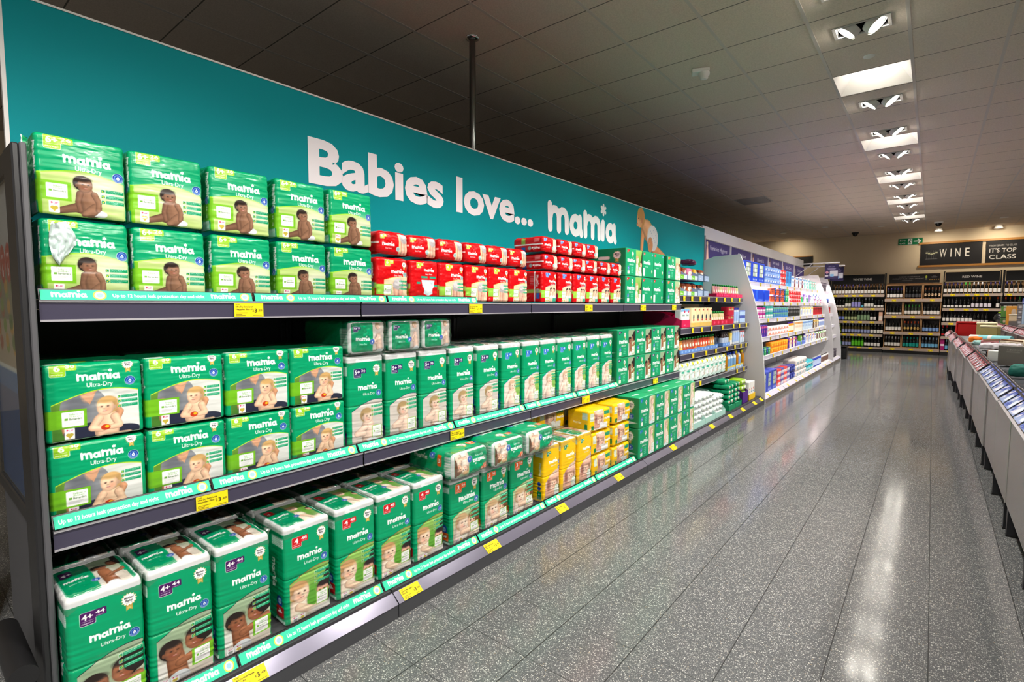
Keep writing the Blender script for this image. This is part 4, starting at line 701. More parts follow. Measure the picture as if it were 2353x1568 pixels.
def film_cap(w, d, h, seed):
    """loose clear film round the top of a tall pack: narrow crinkled sleeve with peaked corners"""
    c = Cv(w + 2, 60, 4, (255, 255, 255)); D = d + 2
    def wk(x, y, z, n):
        up = np.clip(z / 31, 0, 1); cor = np.clip((np.abs(x) / (w / 2)) ** 6 + 0.0, 0, 1) * np.clip((np.abs(y) / (d / 2)) ** 6, 0, 1)
        return up * (0.4 + 3.2 * (vnoise(x / 17 + 3, y / 17 + z / 25, seed) - 0.4)) * np.where(np.abs(n[:, 2]) > 0.5, 2.6, 0.8) + up * cor * np.where(np.abs(n[:, 2]) > 0.5, 14, 1)
    return block('clear_film', w + 2, 60, D, 11, c, px=6, wrk=wk, material=CLEAR)
def seal_mesh(h, seed, white=True):
    n = 26; q = MB(); m = mat('seal_green', (10, 150, 94), 0.25, coat=0.3); m2 = mat('seal_edge', (226, 240, 232), 0.2, coat=0.3); R_ = random.Random(seed); A, B, C_ = [], [], []
    for i in range(n):
        z = h * (0.50 + 0.52 * i / (n - 1)); w = 0.002 + 0.008 * max(0, (i / (n - 1) - 0.3)) + R_.uniform(-1, 1) * 0.0015; yy = 0.004 * sin(i * 1.1 + seed) + R_.uniform(-1, 1) * 0.001
        A.append((0.004, yy * 0.3, z - (0.006 if i == n - 1 else 0))); B.append((-w, yy, z)); C_.append((-w - 0.003, yy * 1.3, z + 0.001))
    q.add(A + B, [(i, i + 1, n + i + 1, n + i) for i in range(n - 1)], m, True); q.add(B + C_, [(i, i + 1, n + i + 1, n + i) for i in range(n - 1)], m2, True); return q.mesh('end_seal')
PK = {}
def pack(key, meshes, film=None, seal=None, name='nappy_pack'):
    """meshes: variants of the wrapper"""
    out = []
    for me in meshes:
        t = empty(name); link('wrapper', me, t)
        if film is not None: f = link('clear_film', film[0], t); f.location = (0, 0, film[1])
        if seal is not None: f = link('end_seal', seal[0], t); f.location = seal[1]
        TREE[t.name] = kids(t); out.append([t, False])
    PK[key] = out
CNT = {}
def put(key, x, y, z, label, group, cat='nappy pack', rz=0.0, var=None, j=1.0, dx=0.0, tilt=0.0):
    """x = front face plane, y = centre along the shelf"""
    c_ = CNT.get(key, 0); CNT[key] = c_ + 1; v = PK[key][c_ % len(PK[key])]
    if v[1]: o = copy_tree(v[0])
    else: o = v[0]; v[1] = True
    o.location = (x, y, z + 0.003); o.rotation_euler = (tilt, 0, pi / 2 + rz + rng.uniform(-1, 1) * 0.008 * j)
    return tag(o, label, cat, group)
f6p = pack6p(); s6 = Cv(230, 240, 4, (0, 146, 90)); s6.rect(0, 40, 230, 100, (110, 184, 34)); barcode(s6, 150, 6, 70, 34); s6.logo(206, 210, 96, WHITE, -90); drop_badge(s6, 205, 112, 14); s6.text('6+  26', 200, 92, 16, WHITE, 0.01, -90)
t6 = Cv(215, 230, 4, (0, 140, 86)); pack('6+', [block('wrapper', 213, 234, 228, 13, f6p, s6, t6, px=4, bulge=(0, 7, 3), wrk=wr_wide(11 + k, 1.8)) for k in range(3)], seal=(seal_mesh(0.238, 3), (-0.107, 0.0, 0.0)))
def torn():
    n, mm = 24, 18; q = MB(); vs = []; R_ = random.Random(5)
    for i in range(n):
        t = i / (n - 1); wd = 0.030 * (math.sin(pi * min(1, t * 0.9 + 0.12)) ** 0.8) * (1.15 - 0.35 * t)
        for k in range(mm): s_ = k / (mm - 1) * 2 - 1; vs.append((-0.062 + s_ * wd + 0.006 * sin(t * 5), -0.1245 - (1 - s_ * s_) * 0.010 + (vnoise(np.array([k * 1.7]), np.array([i * 0.55]), 9)[0] - 0.5) * 0.014, 0.222 - t * 0.125 + (0.006 * s_ if i == 0 else 0)))
    q.add(vs, [(i * mm + k, i * mm + k + 1, (i + 1) * mm + k + 1, (i + 1) * mm + k) for i in range(n - 1) for k in range(mm - 1)], mat('torn_lining', (206, 224, 220), 0.3, 0.15), True); return q.mesh('torn_lining')
RW = ('upper row', 'lower row')
ys6 = [0.409, 0.632, 0.866, 1.103, 1.335]
for k, y in enumerate(ys6):
    for r, z in ((1, ZU), (0, ZU + 0.242)):
        if r == 1 and k == 0:
            l = 'torn green nappy pack with a silver rip, lower row beside the grey end panel'
        else: l = 'six-plus nappy pack, %s from the end panel, %s on top shelf' % (ORD[k], RW[r])
        o = put('6+', -2.0 - 0.116, y, z, l, 'size six plus nappy packs on the top shelf', j=1.5)
        if r == 1 and k == 0: link('torn_lining', torn(), o)
f6 = pack6(); s6b = Cv(240, 240, 4, GREEN); s6b.rect(0, 40, 240, 96, (110, 184, 34)); s6b.logo(206, 214, 96, WHITE, -90); t6b = Cv(245, 240, 4, (0, 150, 94)); t6b.rect(8, 8, 60, 40, (200, 225, 210)); t6b.rect(70, 30, 110, 60, (150, 200, 50), 4); t6b.logo(130, 40, 80)
pack('6', [block('wrapper', 243, 235, 234, 11, f6, s6b, t6b, px=4, bulge=(0, 7, 2), wrk=wr_wide(31 + k, 1.7)) for k in range(3)])
for k, y in enumerate((0.412, 0.662, 0.912, 1.162)):
    for r, z in ((1, ZM), (0, ZM + 0.243)):
        put('6', -1.998 - 0.12, y, z, 'mother-and-baby nappy pack, %s from the end panel, %s on middle shelf' % (ORD[k], RW[r]), 'size six nappy packs on the middle shelf')
        if r == 0: put('6', -2.255 - 0.12, y + 0.01, z, 'mother-and-baby nappy pack atop the shadowed back row, %s from the end panel' % ORD[k], 'size six nappy packs on the middle shelf')
        else: put('6', -2.255 - 0.12, y + 0.01, z, 'mother-and-baby nappy pack low in the shadowed back row, %s from the end panel' % ORD[k], 'size six nappy packs on the middle shelf')
def tallpack(key, W_, H_, D, px, num, cnt, bcol, sub, kind, pbg, line, nv=2, seed=50):
    f = tall(W_, H_, px, num, cnt, bcol, sub, kind, pbg, line); s = tall_side(D, H_, 3.0, num, bcol); t = tall_top(W_, D, 2.2, num, bcol, kind)
    pack(key, [block('wrapper', W_, H_, D, 13, f, s, t, px=3.2, bulge=(0, 5, 8), wrk=wr_tall(seed + 5 * k, H_)) for k in range(nv)], film=(film_cap(W_, D, H_, seed), (H_ - 50) / 1000))
PUR = (74, 22, 92); REDB = (206, 24, 34); DPUR = (44, 26, 92); BLU = (28, 104, 200); ORG = (232, 92, 26)
tallpack('4+', 187, 398, 237, 1.25, '4+', '44', PUR, 'maxi+', '4+', (190, 196, 176), (30, 40, 40), 3, 50)
tallpack('4', 194, 388, 237, 1.5, '4', '48', REDB, 'maxi', '4', (176, 200, 130), (170, 60, 30), 3, 70)
tallpack('3', 228, 345, 240, 1.9, '3', '56', ORG, 'midi', '3', (196, 190, 160), (200, 110, 50), 2, 90)
tallpack('5+', 192, 425, 245, 1.6, '5+', '36', DPUR, 'junior+', '5+', (186, 176, 168), (24, 40, 90), 3, 110)
tallpack('5', 181, 425, 245, 2.0, '5', '40', BLU, 'junior', '5', (226, 214, 204), (40, 110, 190), 2, 130)
ROWN = ('front row', 'second row', 'back row')
def tallrow(key, ys, z, xf, pitch, rows, d, desc, shelfname, group, skip=()):
    for k, y in enumerate(ys):
        for r in range(rows):
            if (k, r) in skip: continue
            l = '%s, %s from the end panel, %s on %s' % (desc, ORD[k], ROWN[r], shelfname)
            put(key, xf - r * pitch - d / 2, y + rng.uniform(-1, 1) * 0.008 * (r > 0), z, l, group, j=2 if r else 1)
tallrow('4+', (0.379, 0.577, 0.775), ZB, -1.858, 0.25, 3, 0.245, 'tall purple-badged nappy pack', 'base shelf', 'tall purple-badged packs on the base shelf')
tallrow('4', (1.018, 1.238, 1.444, 1.652), ZB, -1.862, 0.25, 3, 0.245, 'tall red-badged nappy pack', 'base shelf', 'tall red-badged packs on the base shelf')
tallrow('3', (1.898, 2.140, 2.385), ZB, -1.858, 0.25, 2, 0.245, 'tall orange-badged nappy pack', 'base shelf', 'tall orange-badged packs on the base shelf')
tallrow('5+', (1.395, 1.603, 1.810, 2.020, 2.236), ZM, -1.998, 0.256, 2, 0.25, 'tall dark-badged nappy pack', 'middle shelf', 'tall dark-badged packs on the middle shelf')
tallrow('5', (2.452, 2.656, 2.848, 3.048, 3.250, 3.452, 3.656), ZM, -1.998, 0.256, 2, 0.25, 'tall blue-badged nappy pack', 'middle shelf', 'tall blue-badged packs on the middle shelf')
# packs lying on top of the tall ones
fe = flat_end(200, 158, 1.7, '5+', '36', DPUR, '5+', GREEN); ls = Cv(400, 158, 5, GREEN); ls.rect(380, 0, 400, 158, (240, 242, 242)); barcode(ls, 330, 30, 50, 90)
def film_front(w, h, d, seed): c = Cv(w + 5, h + 5, 6, (255, 255, 255)); return block('clear_film', w + 5, h + 5, 70, 14, c, px=8, wrk=lambda x, y, z, n: np.clip((-y + 10) / 35, 0, 1) * 4 * (vnoise(x / 20 + 3, z / 20 + y / 20, seed) - 0.4), material=CLEAR)
pack('5+lay', [block('wrapper', 194, 154, 400, 24, fe, ls, None, px=6, bulge=(0, 6, 2), wrk=wr_soft(150 + k, 2.4)) for k in range(2)], film=(film_front(194, 153, 400, 3), -0.003))
for f_ in PK['5+lay']: [setattr(k_, 'location', (0, -0.17, -0.003)) for k_ in kids(f_[0]) if k_.name.startswith('clear_film')]
for k, y in enumerate((1.402, 1.616, 1.826)): put('5+lay', -1.985 - 0.2, y, ZM + 0.433, 'dark-badged nappy pack lying flat on the tall ones, %s from the end panel' % ORD[k], 'dark-badged packs lying on the middle shelf row', rz=(-0.015, 0.015, 0.0)[k], j=0.5)
fe = flat_end(278, 154, 1.7, '3', '56', ORG, '3', GREEN, flip=True); ls = Cv(345, 154, 4, GREEN); ls.rect(325, 0, 345, 154, (240, 242, 242)); barcode(ls, 285, 30, 40, 100); ls.rect(230, 70, 262, 130, ORG, 5); ls.text('3', 238, 88, 30, WHITE, 0.02); drop_badge(ls, 195, 120, 20); ls.logo(60, 90, 100)
tp = Cv(278, 345, 3.5, GREEN); tp.rect(0, 0, 278, 18, (240, 242, 242)); size_badge(tp, 190, 60, 40, '3', '56', ORG, 'midi'); tp.logo(180, 190, 130, WHITE, 180); rosette(tp, 150, 90, 26); drop_badge(tp, 60, 190, 24); tp.ell(20, 330, 120, 110, (210, 196, 160), soft=20)
pack('3lay', [block('wrapper', 274, 146, 345, 38, fe, ls, tp, px=5, bulge=(0, 6, 3), wrk=wr_soft(170 + k, 2.6)) for k in range(2)], film=(film_front(272, 144, 345, 4), -0.003))
for f_ in PK['3lay']: [setattr(k_, 'location', (0, -0.14, -0.003)) for k_ in kids(f_[0]) if k_.name.startswith('clear_film')]
for k, (y, z, rz, dx) in enumerate(((1.89, 0.0, 0.015, 0.02), (2.183, 0.0, -0.02, 0.04), (2.478, 0.0, 0.01, 0.04))): put('3lay', -1.83 + dx - 0.17, y, ZB + 0.352 + z, 'orange-badged nappy pack lying upside down on the tall ones, %s from the red-badged packs' % ORD[k], 'orange-badged packs lying on the base shelf row', rz=rz, j=0)
# red packs of pants
LIMEB = (176, 206, 36); fr6 = redpack(186, 210, 1.7, '6', LIMEB, 'legs'); frb = redback(186, 210, 1.7); fr5 = redpack(182, 214, 1.9, '5', (40, 110, 200), 'kids'); rs6 = red_side(220, 210, 4, '6', LIMEB); rs5 = red_side(220, 214, 3, '5', (40, 110, 200))
pack('r6', [block('wrapper', 184, 206, 215, 15, fr6, rs6, None, RED, px=6, bulge=(0, 7, 2), wrk=wr_soft(200 + k, 1.8)) for k in range(2)]); pack('r6b', [block('wrapper', 184, 206, 215, 15, frb, rs6, None, RED, px=6, bulge=(0, 7, 2), wrk=wr_soft(205, 1.8))])
pack('r5', [block('wrapper', 174, 209, 215, 14, fr5, rs5, None, RED, px=5, bulge=(0, 7, 2), wrk=wr_soft(210 + k, 1.8)) for k in range(2)])
fl6 = flat_end(188, 120, 1.7, '6', '18', LIMEB, 'legs', RED, rim=False, pbg=(234, 200, 160)); fl5 = flat_end(182, 112, 1.9, '5', '20', (40, 110, 200), 'kids', RED, rim=False, pbg=(236, 214, 190))
sl6 = Cv(230, 120, 5, (190, 12, 20)); sl6.rect(100, 58, 230, 66, (240, 240, 240)); sl5 = Cv(250, 112, 3, (196, 14, 22)); sl5.rect(0, 52, 250, 60, (240, 240, 240)); sl5.rect(70, 60, 105, 112, (140, 190, 80)); sl5.rect(70, 0, 105, 40, (30, 90, 180)); sl5.logo(225, 40, 70, WHITE, 180); sl5.ell(140, 32, 13, 13, (150, 170, 170)); [sl5.rect(175, 72 + 6 * i, 215, 75 + 6 * i, (240, 180, 180)) for i in range(5)]
pack('l6', [block('wrapper', 184, 118, 230, 30, fl6, sl6, None, RED, px=6, bulge=(0, 7, 2), wrk=wr_soft(220 + k, 2.4)) for k in range(2)]); pack('l5', [block('wrapper', 172, 107, 250, 24, fl5, sl5, None, RED, px=5, bulge=(0, 7, 2), wrk=wr_soft(230 + k, 2.4)) for k in range(2)])
for k, y in enumerate((1.553, 1.753, 1.945, 2.140, 2.330, 2.518)):
    if k == 1: put('r6b', -2.0 - 0.107, y, ZU, 'red pants pack turned to show a drawn nappy, on the top shelf', 'red pants packs with lime badge')
    else: put('r6', -2.0 - 0.107, y, ZU, 'standing red pants pack with lime badge, %s along the top shelf' % ORD[k], 'red pants packs with lime badge')
    put('l6', -2.0 - 0.115, (1.562, 1.752, 1.948, 2.142, 2.332, 2.518)[k], ZU + 0.213, 'red pants pack with lime badge lying on the standing ones, %s along' % ORD[k], 'red pants packs with lime badge', rz=rng.uniform(-0.05, 0.05), j=2)
for k, y in enumerate((2.848, 3.045, 3.235, 3.415, 3.600, 3.792)): put('r5', -2.0 - 0.107, y, ZU, 'standing red pants pack with blue badge, %s from the lime-badged ones' % ORD[k], 'red pants packs with blue badge')
for k, y in enumerate((2.870, 3.062, 3.235, 3.405, 3.612, 3.802)): put('l5', -2.0 - 0.125, y, ZU + 0.217, 'blue-badged red pants pack lying in the middle layer, %s along' % ORD[k], 'red pants packs with blue badge', rz=rng.uniform(-0.04, 0.04), j=2)
for k, y in enumerate((2.855, 3.052, 3.238, 3.418)): put('l5', -2.0 - 0.125, y, ZU + 0.331, 'blue-badged red pants pack lying in the topmost layer, %s along' % ORD[k], 'red pants packs with blue badge', rz=rng.uniform(-0.04, 0.04), j=2)
# yellow newborn packs
ft = yellow_tall(186, 352, 1.9); ys_ = yellow_side(220, 352, 3); yt = tall_top(186, 220, 3, '2', (0, 126, 70), '2'); pack('yt', [block('wrapper', 180, 352, 212, 13, ft, ys_, yt, YEL, px=4, bulge=(2, 5, 8), wrk=wr_tall(250 + k, 352, 1.6)) for k in range(2)], film=(film_cap(180, 212, 352, 250), 0.302))
fs_ = yellow_small(282, 160, 2.0); ysd = Cv(200, 160, 3, YEL); barcode(ysd, 140, 90, 46, 50); ysd.rect(160, 20, 186, 60, (0, 126, 70), 3); ysd.logo(60, 60, 70, (250, 236, 190)); pack('ys', [block('wrapper', 272, 157, 196, 18, fs_, ysd, None, YEL, px=5, bulge=(0, 6, 2), wrk=wr_soft(260 + k, 2.2)) for k in range(3)])
for k, y in enumerate((2.645, 2.845, 3.048)): put('yt', -1.828 - 0.106, y, ZB, 'tall yellow newborn nappy pack, %s from the orange-badged packs' % ORD[k], 'tall yellow newborn packs')
for k, y in enumerate((2.65, 2.85, 3.05)): put('yt', -2.058 - 0.106, y, ZB, 'yellow newborn nappy pack in the second row, %s from the orange-badged packs' % ORD[k], 'tall yellow newborn packs', j=1)
LAY = ('bottom', 'middle', 'top')
for s_, (ya, rzs) in enumerate(((3.300, (0.0, -0.03, -0.10)), (3.602, (0.0, 0.02, -0.02)))):
    for r in range(3):
        put('ys', -1.83 - 0.1, ya + (0, -0.012, -0.03)[r] * (s_ == 0), ZB + 0.166 * r, 'small yellow newborn pack at the %s of the stack %s' % (LAY[r], ('next to the tall yellow packs', 'against the green boxes')[s_]), 'small yellow newborn packs', rz=rzs[r], j=1)
        put('ys', -2.09 - 0.1, ya + 0.005, ZB + 0.166 * r, 'small yellow pack at the %s of the shaded stack behind, %s' % (LAY[r], ('nearer the tall yellow packs', 'nearer the green boxes')[s_]), 'small yellow newborn packs', j=1)
for k, (x, y, z, rz) in enumerate(((-2.16, 2.70, 0.475, 0.25), (-2.17, 3.01, 0.475, -0.15))): put('ys', x, y, ZB + 0.352 - 0.002, 'small yellow pack tossed flat on the tall yellow ones, %s along' % ORD[k], 'loose yellow packs', rz=rz)
# boxed nappies
bs = box_side(400, 240, 4); bsh = box_side(400, 240, 4, True); btop = Cv(330, 400, 6, (10, 165, 105)); btop.rect(0, 8, 330, 14, (150, 220, 190)); btop.rect(0, 196, 330, 200, (0, 110, 70)); btop.logo(90, 90, 110)
def boxkind(key, w, h, num, bcol, kind, plain=False, side=None): pack(key, [block('printed_carton', w, h, 400, 4, box_front(w, h, 2.2, num, bcol, kind, plain), side or bs, btop, px=9, bulge=(0, 2, 0), material=CARD)], name='nappy_box')
def rename_box():
    for k in PK:
        for t, _ in PK[k]:
            if t.name.startswith('nappy_box'):
                for c in kids(t): c.name = 'carton'
boxkind('b4+', 322, 226, '4+', PUR, '4+'); boxkind('b1', 303, 247, '1', (30, 110, 200), '5'); boxkind('b4', 306, 228, '4', REDB, '4', side=bsh); boxkind('b3', 340, 226, '3', ORG, '3'); boxkind('bp', 222, 226, '4', REDB, '4', True); rename_box()
for k, y in enumerate((3.930, 4.262, 4.593, 4.925)):
    for r in (0, 1): put('b4+', -1.968 - 0.2, y, ZM + 0.2295 * r, 'green nappy box with brown-haired mother picture, %s column, %s' % (ORD[k], ('lower box', 'upper box')[r]), 'nappy boxes on the middle shelf', 'nappy box', j=0.5)
for k, y in enumerate((3.935, 4.245, 4.555, 4.865)):
    for r in (0, 1): put('b1', -1.772 - 0.2, y, ZB + 0.2515 * r, 'green nappy box with reaching baby, %s column, %s on base shelf' % (ORD[k], ('lower box', 'upper box')[r]), 'nappy boxes on the base shelf', 'nappy box', j=0.5)
    put('b1', -2.18 - 0.2, y, ZB + 0.2515, 'green nappy box in the shaded row behind, %s column on base shelf' % ORD[k], 'nappy boxes on the base shelf', 'nappy box', j=0.5); put('b1', -2.18 - 0.2, y, ZB, 'green nappy box under the shaded row behind, %s column on base shelf' % ORD[k], 'nappy boxes on the base shelf', 'nappy box', j=0.5)
for k, (key, y) in enumerate((('b4', 4.048), ('bp', 4.325), ('bp', 4.556), ('b3', 4.912))):
    for r in (0, 1): put('b3' if key == 'bp' and False else key, -1.97 - 0.2, y, ZU + 0.2295 * r, 'green nappy box on the top shelf, %s column, %s' % (ORD[k], ('lower box', 'upper box')[r]), 'nappy boxes on the top shelf', 'nappy box', j=0.8)
# clip-on shelf barkers
def barker(px=1.1):
    c = Cv(606, 34, px, (52, 198, 160)); c.logo(24, 9, 84); c.ell(140, 17, 17, 16, (236, 226, 70)); c.ell(140, 17, 13, 12.5, WHITE); c.ell(140, 17, 8.5, 8, (150, 190, 236)); c.text('Up to 12 hours leak protection day and night', 172, 11, 17, WHITE, 0.02, 0, 268); c.logo(462, 9, 84); c.ell(580, 17, 17, 16, (236, 226, 70)); c.ell(580, 17, 13, 12.5, WHITE); c.ell(580, 17, 8.5, 8, (150, 190, 236)); return c
BK = barker()
def make_barker(y0, y1, x0, z0, x1, z1, label, first=False):
    """printed strip leaning back from (x0,z0) to (x1,z1)"""
    t = empty('shelf_barker', (x0, y0, z0)); L = y1 - y0 - 0.005; q = MB(); dx, dz = x1 - x0, z1 - z0
    q.prism([(-0.003, 0.002), (-0.003, -0.012), (dz + 0.003, dx - 0.008), (dz + 0.003, dx - 0.002), (0.001, -0.004)], 1, 0, L, mat('barker_black', (24, 24, 26), 0.3)); q.obj('holder', t)
    c = BK
    if L < 0.55: c = Cv(10, 34, 1.1, (0, 0, 0)); n = int((L * 1000 + 20) / BK.dx); c.C = BK.C[:, -n:]; c.nu = n; c.nv = BK.nv; c.X = BK.X[:, :n]; c.Y = BK.Y[:, :n]
    wmm = c.X.max(); P, F, C = face_mesh(c, lambda u, v: np.stack([0.001 + dx * v / 34, 0.003 + u / wmm * (L - 0.006), 0.001 + dz * v / 34 - 0.001], -1)); P[:, 0] += 0.0012; link('printed_strip', quads_mesh('printed_strip', P, F, C, [PAPER]), t)
    q = MB(); n = 24; vs = []
    for i in range(n + 1):
        y = 0.004 + (L - 0.008) * i / n; hh = 0.045 + 0.006 * sin(i * 0.9) * (0.3 + 0.7 * (i % 12 > 5)); e = min(i, n - i) / 2.0; hh *= min(1, 0.5 + e * 0.5)
        vs += [(dx - 0.004, y, dz), (dx - 0.007, y, dz + hh)]
    q.add(vs, [(2 * i, 2 * i + 2, 2 * i + 3, 2 * i + 1) for i in range(n)], ACRYL, True); q.obj('clear_upstand', t); return tag(t, label, 'shelf strip', 'green printed shelf strips')
for nm, ys_, x0, z0, x1, z1 in (('top shelf', (0.287, 0.884, 1.492, 2.104), -1.956, 1.359, -1.966, 1.388), ('middle shelf', (0.287, 0.718, 1.321, 1.924, 2.541, 3.152, 3.784), -1.954, 0.690, -1.974, 0.722), ('base shelf', (0.287, 0.718, 1.319, 1.924, 2.529, 3.143, 3.775), -1.782, 0.110, -1.806, 0.140)):
    for i in range(len(ys_) - 1): make_barker(ys_[i], ys_[i + 1], x0, z0, x1, z1, 'green printed strip along the %s edge, %s from the end panel' % (nm, ORD[i]))
# yellow price tickets
def ticket(lines, price, px=1.4):
    c = Cv(104, 50, px, (250, 222, 20)); c.text('MAMIA', 5, 43, 4.5, (30, 26, 10), 0.02); y = 34
    for s_ in lines: c.text(s_, 5, y, 8.5, (30, 26, 10), 0.02, 0, min(62, 4.4 * len(s_))); y -= 9
    for k in range(3): c.rect(5, 3 + 5 * k, 5 + (34, 22, 40)[k], 5.2 + 5 * k, (96, 84, 20))
    a, b_ = price.split('.'); c.text('\u00a3', 64, 18, 11, (30, 26, 10), 0.02); c.text(a, 71, 16, 20, (30, 26, 10), 0.03); c.text('.' + b_, 83, 20, 10, (30, 26, 10), 0.02, 0, 17); c.rect(66, 4, 98, 6, (96, 84, 20)); return c
def flat_thing(name, c, w, h, mapf, label, cat, group, parent=None, material=None, thick=None):
    P, F, C = face_mesh(c, mapf); o = link(name, quads_mesh(name, P, F, C, [material or PAPER]), parent); return tag(o, label, cat, group)
def put_ticket(c, y, z0, label, group, x=XS + 0.0035, x1=None, z1=None, w=0.104, h=0.049, axis='y'):
    x1 = x if x1 is None else x1; z1 = z0 + h if z1 is None else z1; t = Vector((x1 - x, 0, z1 - z0)); n = Vector((z1 - z0, 0, x - x1)).normalized(); me = TICK.get(id(c))
    o = empty_mesh = None; P, F, C = face_mesh(c, lambda u, v: np.stack([t[0] * v / c.h, (u / c.w - 0.5) * w, t[2] * v / c.h], -1)); k = len(P)
    key = (id(c), round(x1 - x, 4), round(z1 - z0, 4), w)
    if key not in TICK:
        e = np.array(n) * 0.0012; corner = np.array([P[0], P[c.nu - 1], P[-1], P[-c.nu]]); P2 = np.concatenate([P + e, corner - e * 0.2]); F2 = np.concatenate([F, np.array([[k + 1, k, k + 3, k + 2]])]); C2 = np.concatenate([C, np.tile(np.array([[0.95, 0.9, 0.4]]), (4, 1))])
        TICK[key] = quads_mesh('price_ticket', P2, F2, C2, [PAPER], smooth=False)
    return tag(link('price_ticket', TICK[key], None, (x, y, z0)), label, 'price ticket', group)
TICK = {}; KEEP = []
def tk(*a, **k): c = ticket(*a, **k); KEEP.append(c); return c
TS = tk(('Ultra Dry', 'Nappies'), '3.49', px=3.0)
for k, (y, c) in enumerate(((0.862, tk(('Ultra Dry Extra Large+', 'Nappies Size 6+'), '3.25')), (2.080, tk(('Ultra Dry Easy Pants', 'XL Size 6'), '1.99', px=2)), (3.288, TS), (4.204, TS), (4.896, TS))): put_ticket(c, y, ZU - 0.058, 'yellow price ticket on the top nappy shelf edge, %s from the end panel' % ORD[k], 'yellow tickets on the nappy shelves')
for k, (y, c) in enumerate(((0.713, tk(('Ultra Dry Extra Large', 'Nappies Size 6'), '3.29')), (1.934, tk(('Ultra Dry Junior+', 'Nappies Size 5+'), '3.29', px=1.8)), (3.261, TS), (4.494, TS))): put_ticket(c, y, ZM - 0.058, 'yellow price ticket on the middle nappy shelf edge, %s from the end panel' % ORD[k], 'yellow tickets on the nappy shelves')
BT = [tk(('Ultra Dry Maxi+ Nappies', 'Size 4+'), '3.49'), tk(('Ultra Dry Maxi Nappies', 'Size 4'), '3.49'), tk(('Ultra Dry Midi Nappies', 'Size 3'), '3.49', px=1.6), tk(('Newborn Nappies', 'Size 2'), '2.29', px=2), TS, TS, TS, TS, TS, TS, TS]
for k, y in enumerate((0.734, 1.429, 1.976, 2.635, 3.392, 4.423, 5.467, 6.113, 6.603, 7.138, 7.467)): put_ticket(BT[k], y, 0.0635, 'yellow price ticket on the base lip, %s from the end panel' % ORD[k], 'yellow tickets on the base lip', -1.7195, -1.7605, 0.0945)
# ---------------------------------------------------------------- small goods
def small_art(w, h, px, base, bands=(), dots=(), txt=None, tcol=(255, 255, 255)):
    c = Cv(w, h, px, base)
    for a, b_, col in bands: c.rect(-1, h * a, w + 1, h * b_, col)
    for x, y, rx, ry, col in dots: c.ell(w * x, h * y, w * rx, h * ry, col)
    if txt: c.text(txt, w * 0.5, h * 0.62, h * 0.16, tcol, 0.02, 0, w * 0.7, 'c')
    return c
PROTO = {}
def regp(key, t): TREE[t.name] = kids(t); PROTO[key] = [t, False]; return t
def use(key, loc, rz, label, cat, group):
    v = PROTO[key]
    if v[1]: o = copy_tree(v[0])
    else: o = v[0]; v[1] = True
    o.location = loc; o.rotation_euler = (0, 0, rz); return tag(o, label, cat, group)
def p_carton(key, w, h, d, art, base, name='carton', R=2.0):
    t = empty(name); link('printed_box', block('printed_box', w, h, d, R, art, None, None, base, px=max(12, d / 3), material=CARD), t); return regp(key, t)
def p_soft(key, w, h, d, art, base, name, R=14, a=3.0, seed=3, px=7, bulge=(2, 8, 5)):
    t = empty(name); link('film_wrapper', block('film_wrapper', w, h, d, R, art, None, None, base, px=px, bulge=bulge, wrk=wr_soft(seed, a)), t); return regp(key, t)
def p_pouch(key, w, h, col, acc, cap):
    t = empty('food_pouch'); art = small_art(w, h, 6, col, ((0.05, 0.3, acc),), ((0.5, 0.55, 0.3, 0.14, (245, 240, 225)), (0.35, 0.35, 0.2, 0.08, acc)))
    link('pouch_body', block('pouch_body', w, h, 34, 12, art, None, None, col, px=9, bulge=(0, 6, 0), taper=0.6), t); q = MB(); q.lathe([(0.008, h / 1000), (0.008, h / 1000 + 0.006), (0.014, h / 1000 + 0.007), (0.014, h / 1000 + 0.022), (0.010, h / 1000 + 0.025)], mat('cap_%d_%d_%d' % cap, cap, 0.4), 10); q.obj('screw_cap', t); return regp(key, t)
def p_bottle(key, r, h, col, lab, cap, name='bottle', neck=0.45, shoulder=0.68, glossy=0.2, flat=1.0):
    t = empty(name); q = MB(); q.lathe([(r * 0.96, 0), (r, 0.006), (r, h * shoulder), (r * neck, h * (shoulder + 0.14)), (r * neck, h * 0.9)], mat('liq_%d_%d_%d' % col, col, glossy), 14, sy=flat); q.obj('bottle_body', t)
    if lab: q = MB(); q.lathe([(r * 1.012, h * 0.14), (r * 1.012, h * shoulder * 0.86)], mat('lab_%d_%d_%d' % lab, lab, 0.5), 14, sy=flat); q.obj('label', t)
    q = MB(); q.lathe([(r * neck * 1.15, h * 0.86), (r * neck * 1.15, h)], mat('cap_%d_%d_%d' % cap, cap, 0.4), 12, sy=flat); q.obj('cap', t); return regp(key, t)
def p_tray(key, w, d, h, hb, col, name='display_tray', front=None, sidecut=True):
    """open display tray: low front, higher back"""
    t = empty(name); m = mat('card_%d_%d_%d' % col, col, 0.5); w, d, h, hb = w / 1000, d / 1000, h / 1000, hb / 1000; e = 0.003; q = MB(); q.box(-w / 2, w / 2, -d / 2, d / 2, 0, e, m); q.box(-w / 2, w / 2, d / 2 - e, d / 2, 0, hb, m); q.obj('tray_base', t)
    for s in (-1, 1): q = MB(); q.prism([(-d / 2, 0), (d / 2, 0), (d / 2, hb), (0.0, hb * 0.95), (-d / 2, h)], 0, s * (w / 2 - e / 2) - e / 2, s * (w / 2 - e / 2) + e / 2, m); q.obj('side_wall', t)
    if front is None: q = MB(); q.box(-w / 2, w / 2, -d / 2, -d / 2 + e, 0, h, m); q.obj('front_wall', t)
    else: P, F, C = face_mesh(front, lambda u, v: np.stack([(u / front.w - 0.5) * w, u * 0 - d / 2, v / front.h * h], -1)); link('front_wall', quads_mesh('front_wall', P, F, C, [CARD]), t)
    return regp(key, t)
